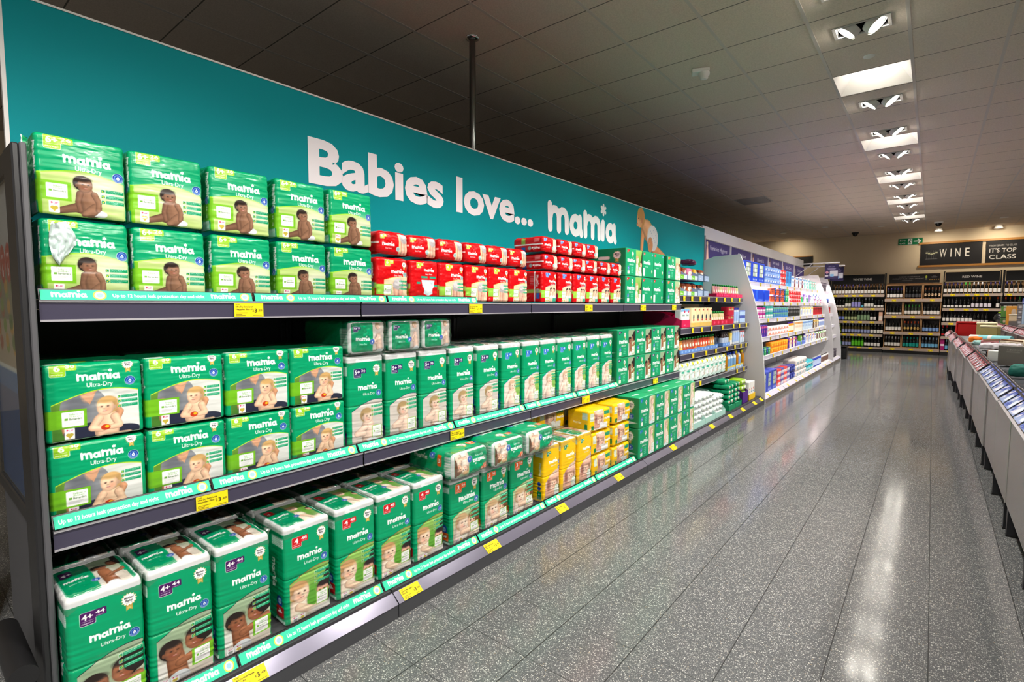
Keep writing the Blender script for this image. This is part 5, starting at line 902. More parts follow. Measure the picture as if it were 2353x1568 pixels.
def rowf(keys, y0, y1, n, x, z, fmt, cat, group, rows=1, pitch=0.06, layers=1, lh=0.1, jit=0.0, rzj=0.03, rz0=pi / 2):
    """n items along Y from y0 to y1 with front plane x; fmt gets the ordinal"""
    k = 0
    for l in range(layers):
        for r in range(rows):
            for i in range(n):
                y = y0 + (y1 - y0) * (i + 0.5) / n + rng.uniform(-jit, jit); s = ORD[i] + (' in the %s layer' % ('bottom', 'second', 'third', 'fourth', 'fifth')[l] if layers > 1 else '') + (' of the %s rank' % ('front', 'back', 'rear')[r] if rows > 1 else '')
                use(keys[i % len(keys)], (x - r * pitch, y, z + l * lh), rz0 + rng.uniform(-rzj, rzj), fmt % s, cat, group); k += 1
PINK = (216, 22, 84)
# top food shelf: snack trays and pink pouches
zA, zB_, zC, zD = FOODZ
p_tray('snack', 300, 380, 45, 168, (150, 178, 214), front=(lambda c: (c.rect(115, 0, 215, 45, (110, 196, 40)), c.text('Mamia', 165, 15, 17, WHITE, 0.02, 0, 60, 'c'), c)[-1])(Cv(300, 45, 3, (206, 220, 238))))
p_tray('snackw', 150, 380, 60, 168, (150, 178, 214), front=(lambda c: (c.text('Mamia', 75, 20, 15, WHITE, 0.02, 0, 50, 'c'), c)[-1])(Cv(150, 60, 3, (168, 192, 226))))
for k, (key, y) in enumerate((('snack', 5.29), ('snack', 5.61), ('snackw', 5.86), ('snackw', 6.06))):
    for r in (0, 1): use(key, (-2.045 - 0.2, y + 0.05, zA + 0.002 + 0.172 * r), pi / 2, 'pale blue snack display tray, %s along, %s, on the top food shelf' % (ORD[k], ('lower tier', 'upper tier')[r]), 'display tray', 'snack trays on the top food shelf')
for key, col, acc in (('bag_or', (196, 92, 40), (240, 180, 120)), ('bag_ye', (226, 176, 50), (120, 140, 60)), ('bag_br', (140, 66, 36), (170, 200, 230)), ('bag_pk', (196, 110, 150), (250, 210, 110))): p_soft(key, 120, 125, 50, small_art(120, 125, 6, col, (), ((0.5, 0.6, 0.3, 0.2, (248, 240, 226)), (0.4, 0.25, 0.3, 0.16, acc))), col, 'snack_bag', 12, 5.0, 7)
bags = ['bag_pk', 'bag_ye', 'bag_br', 'bag_or', 'bag_or', 'bag_br', 'bag_pk']
for r in (0, 1):
    for k, y in enumerate((5.26, 5.41, 5.585, 5.735, 5.91, 6.11)): use(bags[k if r == 0 else (k + 3) % 6], (-2.045 - 0.10, y, zA + 0.006 + 0.172 * r), pi / 2 + 0.15 * (-1) ** k, 'colourful snack bag, %s in the %s of pale blue trays' % (ORD[k], ('lower tier', 'upper tier')[r]), 'snack bag', 'snack bags in pale blue trays')
p_soft('bag_pur', 210, 60, 160, small_art(210, 60, 8, (88, 26, 66), (), ((0.7, 0.5, 0.25, 0.3, (200, 90, 160)),)), (70, 30, 60), 'snack_bag', 26, 6, 9); use('bag_pur', (-2.19, 5.86, zA + 0.349), pi / 2 + 0.3, 'dark purple snack bag lying on top of the pale blue trays', 'snack bag', None)
GC = (16, 150, 60)
for key, col, acc in (('po_pk', (196, 150, 140), PINK), ('po_pk2', (206, 120, 140), (240, 130, 160)), ('po_gr', (186, 186, 120), (226, 70, 110)), ('po_or', (214, 142, 60), (250, 220, 120)), ('po_br', (176, 110, 80), (206, 60, 30)), ('po_red', (206, 66, 40), (240, 150, 60)), ('po_cr', (224, 206, 160), (236, 150, 30))): p_pouch(key, 84, 130, col, acc, GC)
def strip_tray(key, w, d, h, col, n=0): p_tray(key, w, d, h, h, col, 'shelf_tray', small_art(w, h, 5, col, (), [((i + 0.5) / n, 0.5, 0.2 / n, 0.25, tuple(min(255, v + 60) for v in col)) for i in range(n)] if n else ()))
strip_tray('tr_pk', 270, 130, 42, PINK, 3); strip_tray('tr_bl', 290, 140, 42, (104, 148, 220), 3); strip_tray('tr_red', 290, 140, 60, (206, 18, 60), 2)
for k in range(4): use('tr_pk', (-2.05 - 0.066, 6.60 + 0.275 * k, zA + 0.002), pi / 2, 'pink shelf tray of food pouches, %s from the snack trays' % ORD[k], 'shelf tray', 'pink pouch trays')
rowf(['po_pk', 'po_pk2', 'po_pk', 'po_gr'], 6.47, 7.54, 12, -2.05 - 0.06, zA + 0.006, 'pink green-capped food pouch on the top food shelf, %s from the snack trays', 'food pouch', 'pink food pouches on the top shelf')
# second food shelf
p_tray('cereal', 240, 420, 80, 165, (206, 16, 84), 'cereal_tray', (lambda c: (c.text('cereal', 60, 22, 18, WHITE, 0.0, 0, 44), c)[-1])(Cv(240, 80, 4, PINK)))
use('cereal', (XS - 0.22, 5.255, zB_ + 0.002), pi / 2, 'magenta cereal tray at the start of the second food shelf', 'display tray', None)
p_carton('c_wb', 105, 190, 70, small_art(105, 190, 4, (236, 240, 244), ((0.85, 1, (120, 180, 226)),), ((0.75, 0.85, 0.16, 0.07, (206, 20, 80)), (0.5, 0.55, 0.3, 0.1, (250, 246, 236)), (0.5, 0.2, 0.25, 0.12, (206, 190, 150))), 'baby', (60, 110, 90)), (236, 240, 244)); rowf(['c_wb'], 5.145, 5.365, 2, XS - 0.05, zB_ + 0.006, 'pale cereal carton, %s in the magenta tray', 'carton', 'cereal cartons')
p_carton('c_cr', 118, 205, 80, small_art(118, 205, 4, (240, 226, 178), ((0, 0.22, (232, 190, 96)),), ((0.5, 0.52, 0.16, 0.14, (40, 44, 70)), (0.5, 0.36, 0.18, 0.05, (206, 40, 40)), (0.8, 0.9, 0.14, 0.05, (190, 50, 50))), None), (240, 226, 178)); rowf(['c_cr'], 5.40, 6.05, 5, XS - 0.045, zB_ + 0.002, 'cream rice cake carton, %s from the magenta tray', 'carton', 'cream cartons on the second food shelf', rzj=0.01)
for k in (0, 1): use('tr_red', (XS - 0.075, 6.215 + 0.295 * k, zB_ + 0.002), pi / 2, 'crimson shelf tray of pouches, %s on the second food shelf' % ORD[k], 'shelf tray', 'crimson trays')
rowf(['po_cr', 'po_gr', 'po_cr'], 6.08, 6.64, 7, XS - 0.06, zB_ + 0.006, 'cream green-capped food pouch in the crimson trays, %s along', 'food pouch', 'cream food pouches')
p_carton('c_crim', 115, 105, 90, small_art(115, 105, 4, (196, 16, 54), (), ((0.3, 0.75, 0.2, 0.16, (140, 190, 70)), (0.68, 0.75, 0.2, 0.16, (190, 60, 40))), 'fruit'), (196, 16, 54)); rowf(['c_crim'], 6.66, 6.89, 2, XS - 0.05, zB_ + 0.002, 'crimson fruit snack box on the second food shelf, %s', 'carton', 'crimson fruit boxes', layers=2, lh=0.108, rzj=0.0)
p_bottle('tin_wb', 0.042, 0.20, (226, 234, 246), (160, 190, 236), (40, 50, 150), 'drink_bottle', 0.9, 0.86, flat=0.8); rowf(['tin_wb'], 6.90, 7.22, 3, XS - 0.06, zB_ + 0.002, 'white and blue tall milk bottle on the second food shelf, %s', 'bottle', 'milk bottles on the second food shelf'); p_carton('c_blu', 80, 165, 60, small_art(80, 165, 5, (176, 204, 240), ((0.92, 1, (40, 60, 170)), (0.35, 0.6, (60, 80, 170))), ()), (176, 204, 240)); rowf(['c_blu'], 7.25, 7.50, 3, XS - 0.06, zB_ + 0.002, 'pale blue milk carton at the end of the second food shelf, %s', 'carton', 'milk cartons')
# third food shelf
for k in range(5): use('tr_bl', (XS - 0.075, 5.262 + 0.296 * k if k < 4 else 6.62, zC + 0.002), pi / 2, 'pale blue shelf tray on the third food shelf, %s from the nappy boxes' % ORD[k], 'shelf tray', 'pale blue shelf trays')
rowf(['po_or', 'po_or', 'po_br', 'po_br', 'po_br', 'po_br', 'po_red', 'po_br', 'po_red', 'po_red', 'po_red', 'po_red'], 5.12, 6.30, 14, XS - 0.06, zC + 0.006, 'brown-orange food pouch with green cap, %s along the third food shelf', 'food pouch', 'orange food pouches on the third shelf')
p_bottle('jug_dark', 0.036, 0.165, (36, 22, 20), (196, 212, 236), (40, 34, 34), 'sauce_bottle', 0.6, 0.7); rowf(['jug_dark'], 6.49, 6.75, 3, XS - 0.045, zC + 0.006, 'dark pale-labelled baby drink bottle, %s on the third food shelf', 'bottle', 'dark drink bottles', rows=2, pitch=0.074); p_carton('c_yel', 80, 150, 60, small_art(80, 150, 5, (236, 206, 90), ((0, 0.4, (246, 244, 236)),), ((0.5, 0.6, 0.3, 0.15, (250, 240, 200)),)), (236, 206, 90)); rowf(['c_yel'], 6.82, 6.96, 1, XS - 0.06, zC + 0.002, 'yellow baby food carton on the third food shelf, %s of its kind', 'carton', None)
rowf(['tin_wb'], 6.98, 7.26, 3, XS - 0.06, zC + 0.002, 'white and blue tall milk bottle on the third food shelf, %s', 'bottle', 'milk bottles on the third food shelf'); p_carton('c_rw', 85, 160, 60, small_art(85, 160, 5, (206, 222, 240), ((0.9, 1, (206, 40, 40)),), ((0.4, 0.5, 0.22, 0.1, (220, 90, 90)), (0.7, 0.6, 0.14, 0.1, (190, 30, 40)))), (206, 222, 240)); rowf(['c_rw'], 7.28, 7.50, 2, XS - 0.06, zC + 0.002, 'pale carton with red top at the end of the third food shelf, %s', 'carton', 'red-topped cartons')
# fourth food shelf: nappy sacks and oil bottles
art = small_art(150, 230, 5, (222, 238, 232), ((0.0, 0.16, (206, 230, 224)),), ((0.35, 0.92, 0.16, 0.12, (226, 226, 40)), (0.5, 0.58, 0.3, 0.05, (60, 180, 150)), (0.7, 0.35, 0.1, 0.16, (206, 170, 140)), (0.4, 0.3, 0.2, 0.1, (244, 248, 248)))); p_soft('sack', 138, 225, 110, art, (224, 238, 234), 'nappy_sack_pack', 28, 6, 21, 8, (0, 8, 3)); rowf(['sack'], 5.11, 6.62, 10, XS - 0.062, zD + 0.003, 'white and mint bag of cotton wool, %s along the fourth food shelf', 'bag', 'white bags on the fourth food shelf', rzj=0.03)
p_bottle('oil_wb', 0.038, 0.215, (214, 230, 246), (120, 170, 220), (24, 60, 180), 'lotion_bottle', 0.5, 0.74); p_bottle('oil_am', 0.040, 0.215, (176, 116, 12), None, (226, 206, 30), 'oil_bottle', 0.5, 0.74); rowf(['oil_am', 'oil_wb', 'oil_wb'], 6.71, 7.03, 3, XS - 0.068, zD + 0.006, 'oil or lotion bottle, %s from the white bags on the fourth food shelf', 'bottle', 'oil and lotion bottles', rows=1); rowf(['oil_wb', 'oil_am', 'oil_wb'], 7.07, 7.39, 3, XS - 0.068, zD + 0.006, 'oil or lotion bottle in the farther tray, %s along', 'bottle', 'oil and lotion bottles'); rowf(['oil_am'], 7.45, 7.56, 1, XS - 0.07, zD + 0.002, 'amber oil bottle against the curved white panel, %s of its row', 'bottle', None)
p_tray('tr_oil', 340, 120, 52, 52, (236, 196, 40), 'shelf_tray', small_art(340, 52, 5, (150, 190, 230), ((0.65, 1, (240, 206, 50)),), ((0.3, 0.3, 0.04, 0.2, (240, 200, 60)), (0.6, 0.3, 0.04, 0.2, (240, 240, 250))))); [use('tr_oil', (XS - 0.068, 6.87 + 0.36 * k, zD + 0.002), pi / 2, 'blue and yellow shelf tray of oil bottles, %s of two' % ORD[k], 'shelf tray', 'oil bottle trays') for k in (0, 1)]
# base of the food bays: wipes
MINT = (176, 220, 210); p_tray('mint', 330, 400, 60, 270, MINT, 'wipes_case'); p_tray('gcase', 255, 400, 60, 255, (0, 140, 92), 'wipes_case')
p_soft('wipe_w', 90, 50, 190, small_art(92, 58, 5, (240, 244, 242), (), ((0.5, 0.5, 0.3, 0.3, (206, 226, 220)), (0.5, 0.5, 0.12, 0.14, (110, 110, 110)))), (236, 242, 240), 'wipes_pack', 20, 5, 31, 8, (0, 3, 4)); p_soft('wipe_g', 88, 50, 190, small_art(88, 58, 5, (0, 150, 100), (), ((0.5, 0.5, 0.3, 0.34, (206, 230, 216)), (0.5, 0.5, 0.16, 0.16, (206, 120, 90)))), (0, 146, 98), 'wipes_pack', 20, 5, 33, 8, (0, 3, 4))
for k in range(3):
    y = 5.235 + 0.338 * k
    use('mint', (-1.79 - 0.2, y, ZB + 0.002), pi / 2, 'mint wipes case on the base shelf, %s from the green boxes' % ORD[k], 'wipes case', 'mint wipes cases')
    for l in range(5 if k < 2 else 4):
        for c_ in range(3): use('wipe_w', (-1.80 - 0.105, y - 0.102 + 0.102 * c_, ZB + 0.007 + 0.060 * l), pi / 2 + rng.uniform(-0.02, 0.02), 'white wipes pack, %s mint case, %s column, %s layer' % (ORD[k], ORD[c_], ORD[l]), 'wipes pack', 'white wipes packs')
for k in range(2):
    y = 6.375 + 0.262 * k
    use('gcase', (-1.80 - 0.2, y, ZB + 0.002), pi / 2, 'green wipes case on the base shelf, %s from the mint cases' % ORD[k], 'wipes case', 'green wipes cases')
    for l in range(6 if k == 0 else 5):
        for c_ in range(2): use('wipe_g', (-1.81 - 0.105 - (0.05 if l > 4 else 0), y - 0.058 + 0.116 * c_, ZB + 0.007 + 0.060 * l), pi / 2 + rng.uniform(-0.04, 0.04) * (1 + 2 * (l > 3)), 'green wipes pack, %s green case, %s column, %s layer' % (ORD[k], ORD[c_], ORD[l]), 'wipes pack', 'green wipes packs')

p_tray('purp', 250, 400, 150, 300, (76, 18, 130), 'wipes_case'); use('purp', (-1.80 - 0.2, 6.915, ZB + 0.002), pi / 2, 'purple wipes case with tall back on the base shelf', 'wipes case', None)
p_soft('wipe_l', 100, 64, 190, small_art(110, 75, 6, (150, 200, 40), (), ((0.5, 0.5, 0.32, 0.3, (246, 246, 240)), (0.3, 0.3, 0.12, 0.12, (90, 40, 130)))), (150, 200, 40), 'wipes_pack', 24, 5, 35, 9, (0, 3, 4))
for l in range(4):
    for c_ in range(2): use('wipe_l', (-1.81 - 0.105, 6.855 + 0.12 * c_, ZB + 0.007 + 0.077 * l), pi / 2 + rng.uniform(-0.03, 0.03), 'lime wipes pack in the purple case, %s column, %s layer' % (ORD[c_], ORD[l]), 'wipes pack', 'lime wipes packs')
p_tray('yelc', 300, 300, 75, 110, (240, 196, 20), 'display_tray'); use('yelc', (-1.80 - 0.15, 7.25, ZB + 0.002), pi / 2, 'yellow display tray on the base shelf by the curved white panel', 'display tray', None)
p_carton('c_wht', 90, 230, 80, small_art(90, 230, 5, (240, 240, 236), ((0.0, 0.3, (244, 206, 60)),), ((0.5, 0.6, 0.2, 0.06, (206, 80, 60)), (0.5, 0.45, 0.3, 0.04, (80, 140, 190)))), (240, 240, 236)); rowf(['c_wht'], 7.11, 7.39, 3, -1.80 - 0.05, ZB + 0.007, 'white carton in the yellow tray, %s from the purple case', 'carton', 'white cartons in the yellow tray', rows=2, pitch=0.1)
# tickets on the food shelves
tiny = tk(('Baby', 'Food'), '0.89', px=7); p_w = 0.055
for s_, (z, x, ys_) in enumerate(((zA, -2.0415, (5.20, 5.39, 5.62, 5.88, 6.16, 6.44, 6.76, 7.06, 7.40)), (zB_, XS + 0.0035, (5.42, 5.70, 6.02, 6.42, 6.86, 7.12, 7.44)), (zC, XS + 0.0035, (5.45, 5.86, 6.20, 6.62, 6.95, 7.22, 7.46)), (zD, XS + 0.0035, (5.70, 7.08, 7.40)))):
    for k, y in enumerate(ys_): put_ticket(tiny, y, z - 0.0575, 'small yellow ticket on the %s food shelf edge, %s from the nappy boxes' % (ORD[s_] if s_ else 'top', ORD[k]), 'small yellow tickets on the food shelves', x=x, w=0.06, h=0.049)
# ---------------------------------------------------------------- white health and beauty gondola
wht = mat('gondola_white', (238, 236, 238), 0.45); whtm = mat('white_matt', (232, 230, 232), 0.6); wstrip = mat('strip_lilac', (214, 210, 226), 0.3); wedge = mat('strip_white', (236, 234, 240), 0.3); wkick = mat('kick_taupe', (112, 104, 98), 0.5)
WZ = [1.70, 1.41, 1.155, 0.885, 0.625]; WX = [-2.05, -1.985, -1.93, -1.885, -1.84]
YB0 = 7.60
for k in range(6):
    a = YB0 + 0.012 + 1.25 * k + (0.02 if k == 5 else 0); e = YB0 + 1.25 * (k + 1) - 0.002
    bay(a, e, WZ, 'white beauty shelving bay full of toiletries, %s past the curved white panel' % ORD[k] if k < 5 else 'narrow last white bay between the two far curved panels', ztop=1.95, body=wht, deck=whtm, strip=wstrip, edge=wedge, lip=wstrip, kick=wkick, group='white beauty shelving bays', xs_=WX, xbk=XBK + 0.01)
PROF = [(-1.72, 0.0), (-1.727, 0.25), (-1.755, 0.59), (-1.788, 0.89), (-1.83, 1.125), (-1.882, 1.36), (-1.94, 1.57), (-2.008, 1.78), (-2.07, 1.965), (-2.105, 2.06)]
for k, y in enumerate((YB0 - 0.010, YB0 + 6.25 - 0.002, YB0 + 7.5)):
    t = empty('curved_end_panel', (-2.1, y, 0)); q = MB(); pts = [(z, x + 2.1) for x, z in PROF] + [(2.045, -0.36), (1.99, -0.515), (0.0, -0.515)]; q.prism(pts, 1, 0.0, 0.018, mat('panel_satin', (226, 224, 226), 0.3), False); q.obj('board', t)
    q = MB()
    for (x0, z0), (x1, z1) in zip(PROF[:-1], PROF[1:]): q.add([(x0 + 2.102, -0.001, z0), (x1 + 2.102, -0.001, z1), (x1 + 2.102, 0.019, z1), (x0 + 2.102, 0.019, z0), (x0 + 2.096, -0.001, z0), (x1 + 2.096, -0.001, z1)], [(0, 1, 2, 3), (0, 1, 5, 4)], mat('edge_bright', (250, 250, 250), 0.35))
    q.obj('edge_band', t); tag(t, ('curved white end panel beside the baby food shelves', 'curved white panel before the narrow last bay', 'farthest curved white panel, beside the black bin')[k], 'end panel', 'curved white panels')
for k in range(6):                                              # warm tube lights under the top shelf
    y = YB0 + 0.625 + 1.25 * k; t = empty('shelf_tube_light', (-2.12, y, WZ[0] - 0.032)); q = MB(); q.box(-0.012, 0.012, -0.5, 0.5, -0.012, 0.0, mat('tube_glow', (255, 232, 220), 0.4, emit=5.0)); q.obj('tube', t); q = MB(); q.box(-0.02, 0.02, -0.52, 0.52, 0.0, 0.004, wht); q.obj('fitting', t)
    tag(t, 'slim lit tube under the top white shelf, %s past the curved panel' % ORD[k], 'tube light', 'tube lights under the white shelf'); area('shelf_lamp', (-2.10, y, WZ[0] - 0.06), (-1.7, y, 0.5), 26, 0.05, 1.1, (1, 0.82, 0.77)).rotation_euler.z = 0
t = empty('white_header_board', (-2.63, 11.35, 1.6)); o = Vector((-2.63, 11.35, 1.6)); q = MB(); q.box(-2.648, -2.63, YB0 - 0.01, YB0 + 7.5, 1.955, 2.505, wht); to_local(q, o).obj('board', t); q = MB(); q.box(-2.63, -2.60, YB0 + 0.02, YB0 + 0.045, 1.955, 2.36, mat('rail_alu', (186, 186, 190), 0.3, 0.7)); to_local(q, o).obj('end_rail', t); tag(t, 'long white header board over the beauty shelves', 'header board')
PT = ['Feminine Hygiene', 'Medicine', 'Dental &', 'Bath, Hand & Shower', 'Skin Care', 'Cosmetics']
for k in range(6):
    y = YB0 + 0.07 + 1.25 * k; c = Cv(1150, 350, 10, (66, 56, 118)); s = (226, 186, 164)
    if k != 1: c.ell(70, 250, 34, 54, s); limb(c, [(70, 210), (80, 60), (90, -40)], [40, 56, 60], s); c.ell(66, 296, 40, 30, (90, 60, 44) if k else (236, 214, 170)); c.ell(50, 262, 5, 4, (60, 40, 40)); c.ell(60, 226, 10, 4, (190, 90, 90))
    else: c.rect(40, -10, 110, 150, (190, 196, 220), 14); c.rect(58, 150, 92, 210, (226, 228, 240), 6)
    w = PT[k].split(' & ') if k == 3 else [PT[k]]
    for i, l in enumerate(w): c.text(l + (' &' if k == 3 and i == 0 else ''), 600, (215 if len(w) == 1 else 245) - i * 105, 92, WHITE, 0.0, 0, min(820, 52 * len(l) + 60), 'c')
    t = empty('category_poster', (-2.612, y, 1.962)); P, F, C = face_mesh(c, lambda u, v: np.stack([u * 0 + 0.004, u / 1000, v / 1000], -1)); link('printed_sheet', quads_mesh('printed_sheet', P, F, C, [PAPER]), t)
    q = MB(); q.box(-0.014, 0.003, -0.012, 1.162, -0.004, 0.352, wedge); q.obj('backing_frame', t); q = MB(); q.box(0.003, 0.010, -0.012, 1.162, 0.345, 0.357, mat('clip_grey', (150, 146, 150), 0.4)); q.obj('top_clip', t)
    tag(t, 'purple category poster with white heading, %s along the white header' % ORD[k], 'poster', 'purple category posters')
# goods: (tier, y0, y1, kind, n, layers, ranks)
def C_(key, w, h, d, col, acc, white=0.0, txt=None, seed=0):
    R_ = random.Random(seed + len(key)); bands = [(0.08, 0.2, acc), (0.30, 0.62, WHITE)] if white else [(0.72, 0.9, acc)]; p_carton(key, w, h, d, small_art(w, h, max(7, w / 14), col, bands, ((0.4 + 0.2 * R_.random(), 0.46, 0.26, 0.13, acc),)), col, 'toiletry_carton')
def D_(key, w, h, d, col, win, goods):                          # display box with windows full of packets
    c = Cv(w, h, 8, col)
    if win: c.rect(w * 0.14, h * 0.24, w * 0.86, h * 0.95, (60, 60, 110), 6)
    for i in range(3):
        for j in range(3):
            if win: c.rect(w * (0.17 + 0.23 * i), h * (0.27 + 0.22 * j), w * (0.37 + 0.23 * i), h * (0.46 + 0.22 * j), goods[(i + j) % len(goods)], 4)
    for i in range(3): c.ell(w * (0.25 + 0.25 * i), h * 0.11, w * 0.05, h * 0.05, (200, 210, 250))
    p_carton(key, w, h, d, c, col, 'display_box')
BLUE = (16, 70, 214); LBL = (120, 160, 226); ORA = (246, 136, 10); REDC = (220, 30, 40); PURC = (70, 40, 150); TEA = (40, 170, 170); NAV = (30, 36, 96)
D_('w_blue', 345, 285, 300, BLUE, True, [(206, 226, 190), (190, 210, 176), (226, 234, 240)]); C_('w_lb', 150, 88, 120, LBL, (40, 80, 190), 1); C_('w_rw', 170, 88, 120, REDC, (120, 20, 24), 1); D_('w_sky', 200, 260, 200, (60, 160, 226), True, [(60, 90, 170), (40, 140, 210)]); C_('w_wht', 100, 200, 60, (244, 244, 246), (100, 150, 206)); C_('w_mar', 100, 190, 60, (120, 40, 60), (230, 226, 230)); C_('w_teal', 100, 170, 60, (120, 206, 190), (240, 240, 240)); C_('w_pkw', 110, 150, 60, (240, 226, 224), (206, 110, 110)); C_('w_dark', 150, 200, 80, (60, 52, 66), (160, 150, 160))
D_('w_tray', 300, 170, 220, BLUE, False, []); C_('w_nav', 90, 110, 60, NAV, (70, 130, 226), 0); C_('w_or', 90, 95, 60, (226, 90, 40), (60, 40, 80), 0); C_('w_grn', 100, 110, 60, (30, 150, 80), (160, 220, 180), 0); C_('w_red', 120, 70, 80, REDC, (250, 250, 250)); C_('w_lil', 70, 170, 50, (176, 150, 216), (90, 60, 160)); C_('w_wp', 90, 160, 50, (240, 238, 248), (110, 90, 200)); C_('w_mag', 120, 80, 70, (170, 26, 130), (240, 226, 236), 1); C_('w_tl2', 110, 90, 70, (30, 160, 150), (240, 240, 240), 1); C_('w_lim', 120, 80, 70, (140, 206, 40), (246, 246, 246), 1); C_('w_gb', 110, 80, 70, (60, 120, 190), (120, 190, 90)); C_('w_blk', 62, 176, 50, (26, 26, 28), (150, 150, 152)); C_('w_wy', 60, 174, 50, (246, 246, 240), (240, 200, 40)); C_('w_rb', 60, 150, 50, (190, 30, 40), (40, 20, 20))
C_('w_oj', 140, 80, 80, ORA, (240, 226, 60)); C_('w_ow', 180, 70, 90, (240, 240, 244), (226, 80, 40), 1); C_('w_pur', 80, 174, 60, PURC, (226, 90, 140)); D_('w_tro', 320, 55, 150, ORA, False, []); D_('w_trp', 320, 55, 150, (70, 60, 150), False, []); D_('w_trb', 280, 60, 120, (104, 130, 220), False, [])
C_('w_cr', 70, 175, 50, (248, 240, 226), (220, 150, 60)); C_('w_pale', 70, 170, 50, (206, 226, 244), (80, 130, 206)); C_('w_brn', 60, 170, 50, (96, 60, 36), (226, 200, 60)); C_('w_gr2', 80, 160, 50, (130, 206, 60), (250, 250, 250)); C_('w_navg', 110, 240, 90, (30, 44, 80), (150, 200, 70)); C_('w_rw2', 200, 85, 110, (236, 60, 50), (250, 250, 250), 1); C_('w_pb', 200, 85, 110, (90, 80, 160), (250, 250, 250), 1)
D_('w_bln', 240, 290, 250, (70, 90, 200), True, [(190, 214, 170), (206, 226, 190), (160, 180, 220)]); p_soft('w_aq', 212, 86, 200, small_art(230, 95, 12, (60, 190, 206), ((0.3, 0.6, (226, 240, 240)),)), (60, 190, 206), 'toilet_tissue_pack', 26, 6, 41, 14); p_soft('w_wsoft', 226, 90, 220, small_art(230, 100, 12, (240, 228, 224), (), ((0.5, 0.4, 0.3, 0.2, (150, 190, 200)),)), (242, 232, 228), 'tissue_pack', 26, 6, 43, 14); p_soft('w_navs', 170, 112, 120, small_art(170, 120, 12, (40, 50, 140), (), ((0.5, 0.5, 0.25, 0.2, (120, 140, 220)),)), (40, 50, 140), 'cotton_pad_pack', 26, 8, 45, 14)
p_bottle('w_bw', 0.032, 0.176, (244, 244, 246), (150, 170, 220), (70, 50, 170), 'lotion_bottle', 0.6, 0.75, flat=0.7); p_bottle('w_bo', 0.032, 0.174, (236, 150, 30), (250, 240, 210), (70, 40, 160), 'lotion_bottle', 0.6, 0.75, flat=0.7); p_bottle('w_bb', 0.03, 0.2, (40, 60, 170), (190, 206, 240), (240, 240, 240), 'shampoo_bottle', 0.5, 0.8, flat=0.7); p_bottle('w_bg', 0.03, 0.178, (110, 200, 60), (244, 246, 240), (40, 40, 40), 'shampoo_bottle', 0.6, 0.82, flat=0.7); p_bottle('w_bk', 0.03, 0.178, (242, 240, 240), (120, 90, 80), (30, 26, 26), 'shampoo_bottle', 0.7, 0.86, flat=0.7)
DESC = dict(w_blue='royal blue display box with windows', w_lb='pale blue packet', w_rw='red and white packet', w_sky='sky blue display box', w_wht='white and blue carton', w_mar='maroon carton', w_teal='mint carton', w_pkw='pinkish white carton', w_dark='dark charcoal carton', w_tray='royal blue shelf box', w_nav='navy packet', w_or='orange-red packet', w_grn='green packet', w_red='bright red packet', w_lil='lilac carton', w_wp='white and violet carton', w_mag='magenta packet', w_tl2='teal packet', w_lim='lime packet', w_gb='blue and green packet', w_blk='black carton', w_wy='white and yellow carton', w_rb='red and black carton', w_oj='orange packet', w_ow='white and orange packet', w_pur='purple carton', w_tro='orange shelf box', w_trp='violet shelf box', w_trb='periwinkle shelf box', w_cr='cream carton', w_pale='pale sky carton', w_brn='brown carton', w_gr2='grass green carton', w_navg='navy and lime carton', w_rw2='scarlet and white packet', w_pb='violet and white packet', w_bln='periwinkle display box with windows', w_aq='aqua tissue pack', w_wsoft='pale tissue pack', w_navs='navy cotton pack', w_bw='white lotion bottle', w_bo='orange lotion bottle', w_bb='blue shampoo bottle', w_bg='green shampoo bottle', w_bk='white shampoo bottle with dark cap')
HT = dict(w_or=0.112, w_nav=0.112, w_grn=0.112, w_lb=0.09, w_rw=0.09, w_red=0.072, w_mag=0.082, w_tl2=0.092, w_lim=0.082, w_gb=0.082, w_oj=0.082, w_ow=0.072, w_rw2=0.087, w_pb=0.087, w_navs=0.122, w_aq=0.097, w_wsoft=0.1)
TN = ('top', 'second', 'third', 'fourth', 'fifth', 'lowest'); BLK = {}
def goods(tier, y0, y1, keys, n, layers=1):
    z = (WZ + [0.105])[tier] + 0.002; x = (WX + [-1.775])[tier] - 0.015; keys = keys if isinstance(keys, list) else [keys]
    for l in range(layers):
        for i in range(n):
            k = keys[i % len(keys)]; c = BLK.get((tier, k), 0); BLK[(tier, k)] = c + 1; d = {'b': 0.03}.get('x', 0); dep = DEP.get(k, 0.03)
            use(k, (x - dep, y0 + (y1 - y0) * (i + 0.5) / n, z + l * HT.get(k, 0.1)), pi / 2 + rng.uniform(-0.03, 0.03), '%s on the %s white shelf, %s of its kind' % (DESC[k], TN[tier], ORD[c]), 'toiletry', 'toiletries on the %s white shelf' % TN[tier])
DEP = dict(w_blue=0.15, w_lb=0.06, w_rw=0.06, w_sky=0.1, w_tray=0.11, w_red=0.04, w_ow=0.045, w_oj=0.04, w_tro=0.075, w_trp=0.075, w_trb=0.06, w_rw2=0.055, w_pb=0.055, w_bln=0.125, w_aq=0.1, w_wsoft=0.11, w_navs=0.06, w_navg=0.045, w_dark=0.04)
goods(0, 7.70, 8.78, 'w_blue', 3); goods(0, 8.90, 9.90, 'w_lb', 6, 3); goods(0, 9.93, 10.32, 'w_rw', 2, 3); goods(0, 10.34, 10.78, 'w_sky', 2); goods(0, 10.8, 11.9, ['w_wht', 'w_wht', 'w_mar'], 9); goods(0, 11.9, 12.75, ['w_wht', 'w_teal'], 6); goods(0, 12.75, 13.5, ['w_teal', 'w_pkw'], 6); goods(0, 13.98, 14.9, 'w_dark', 5)
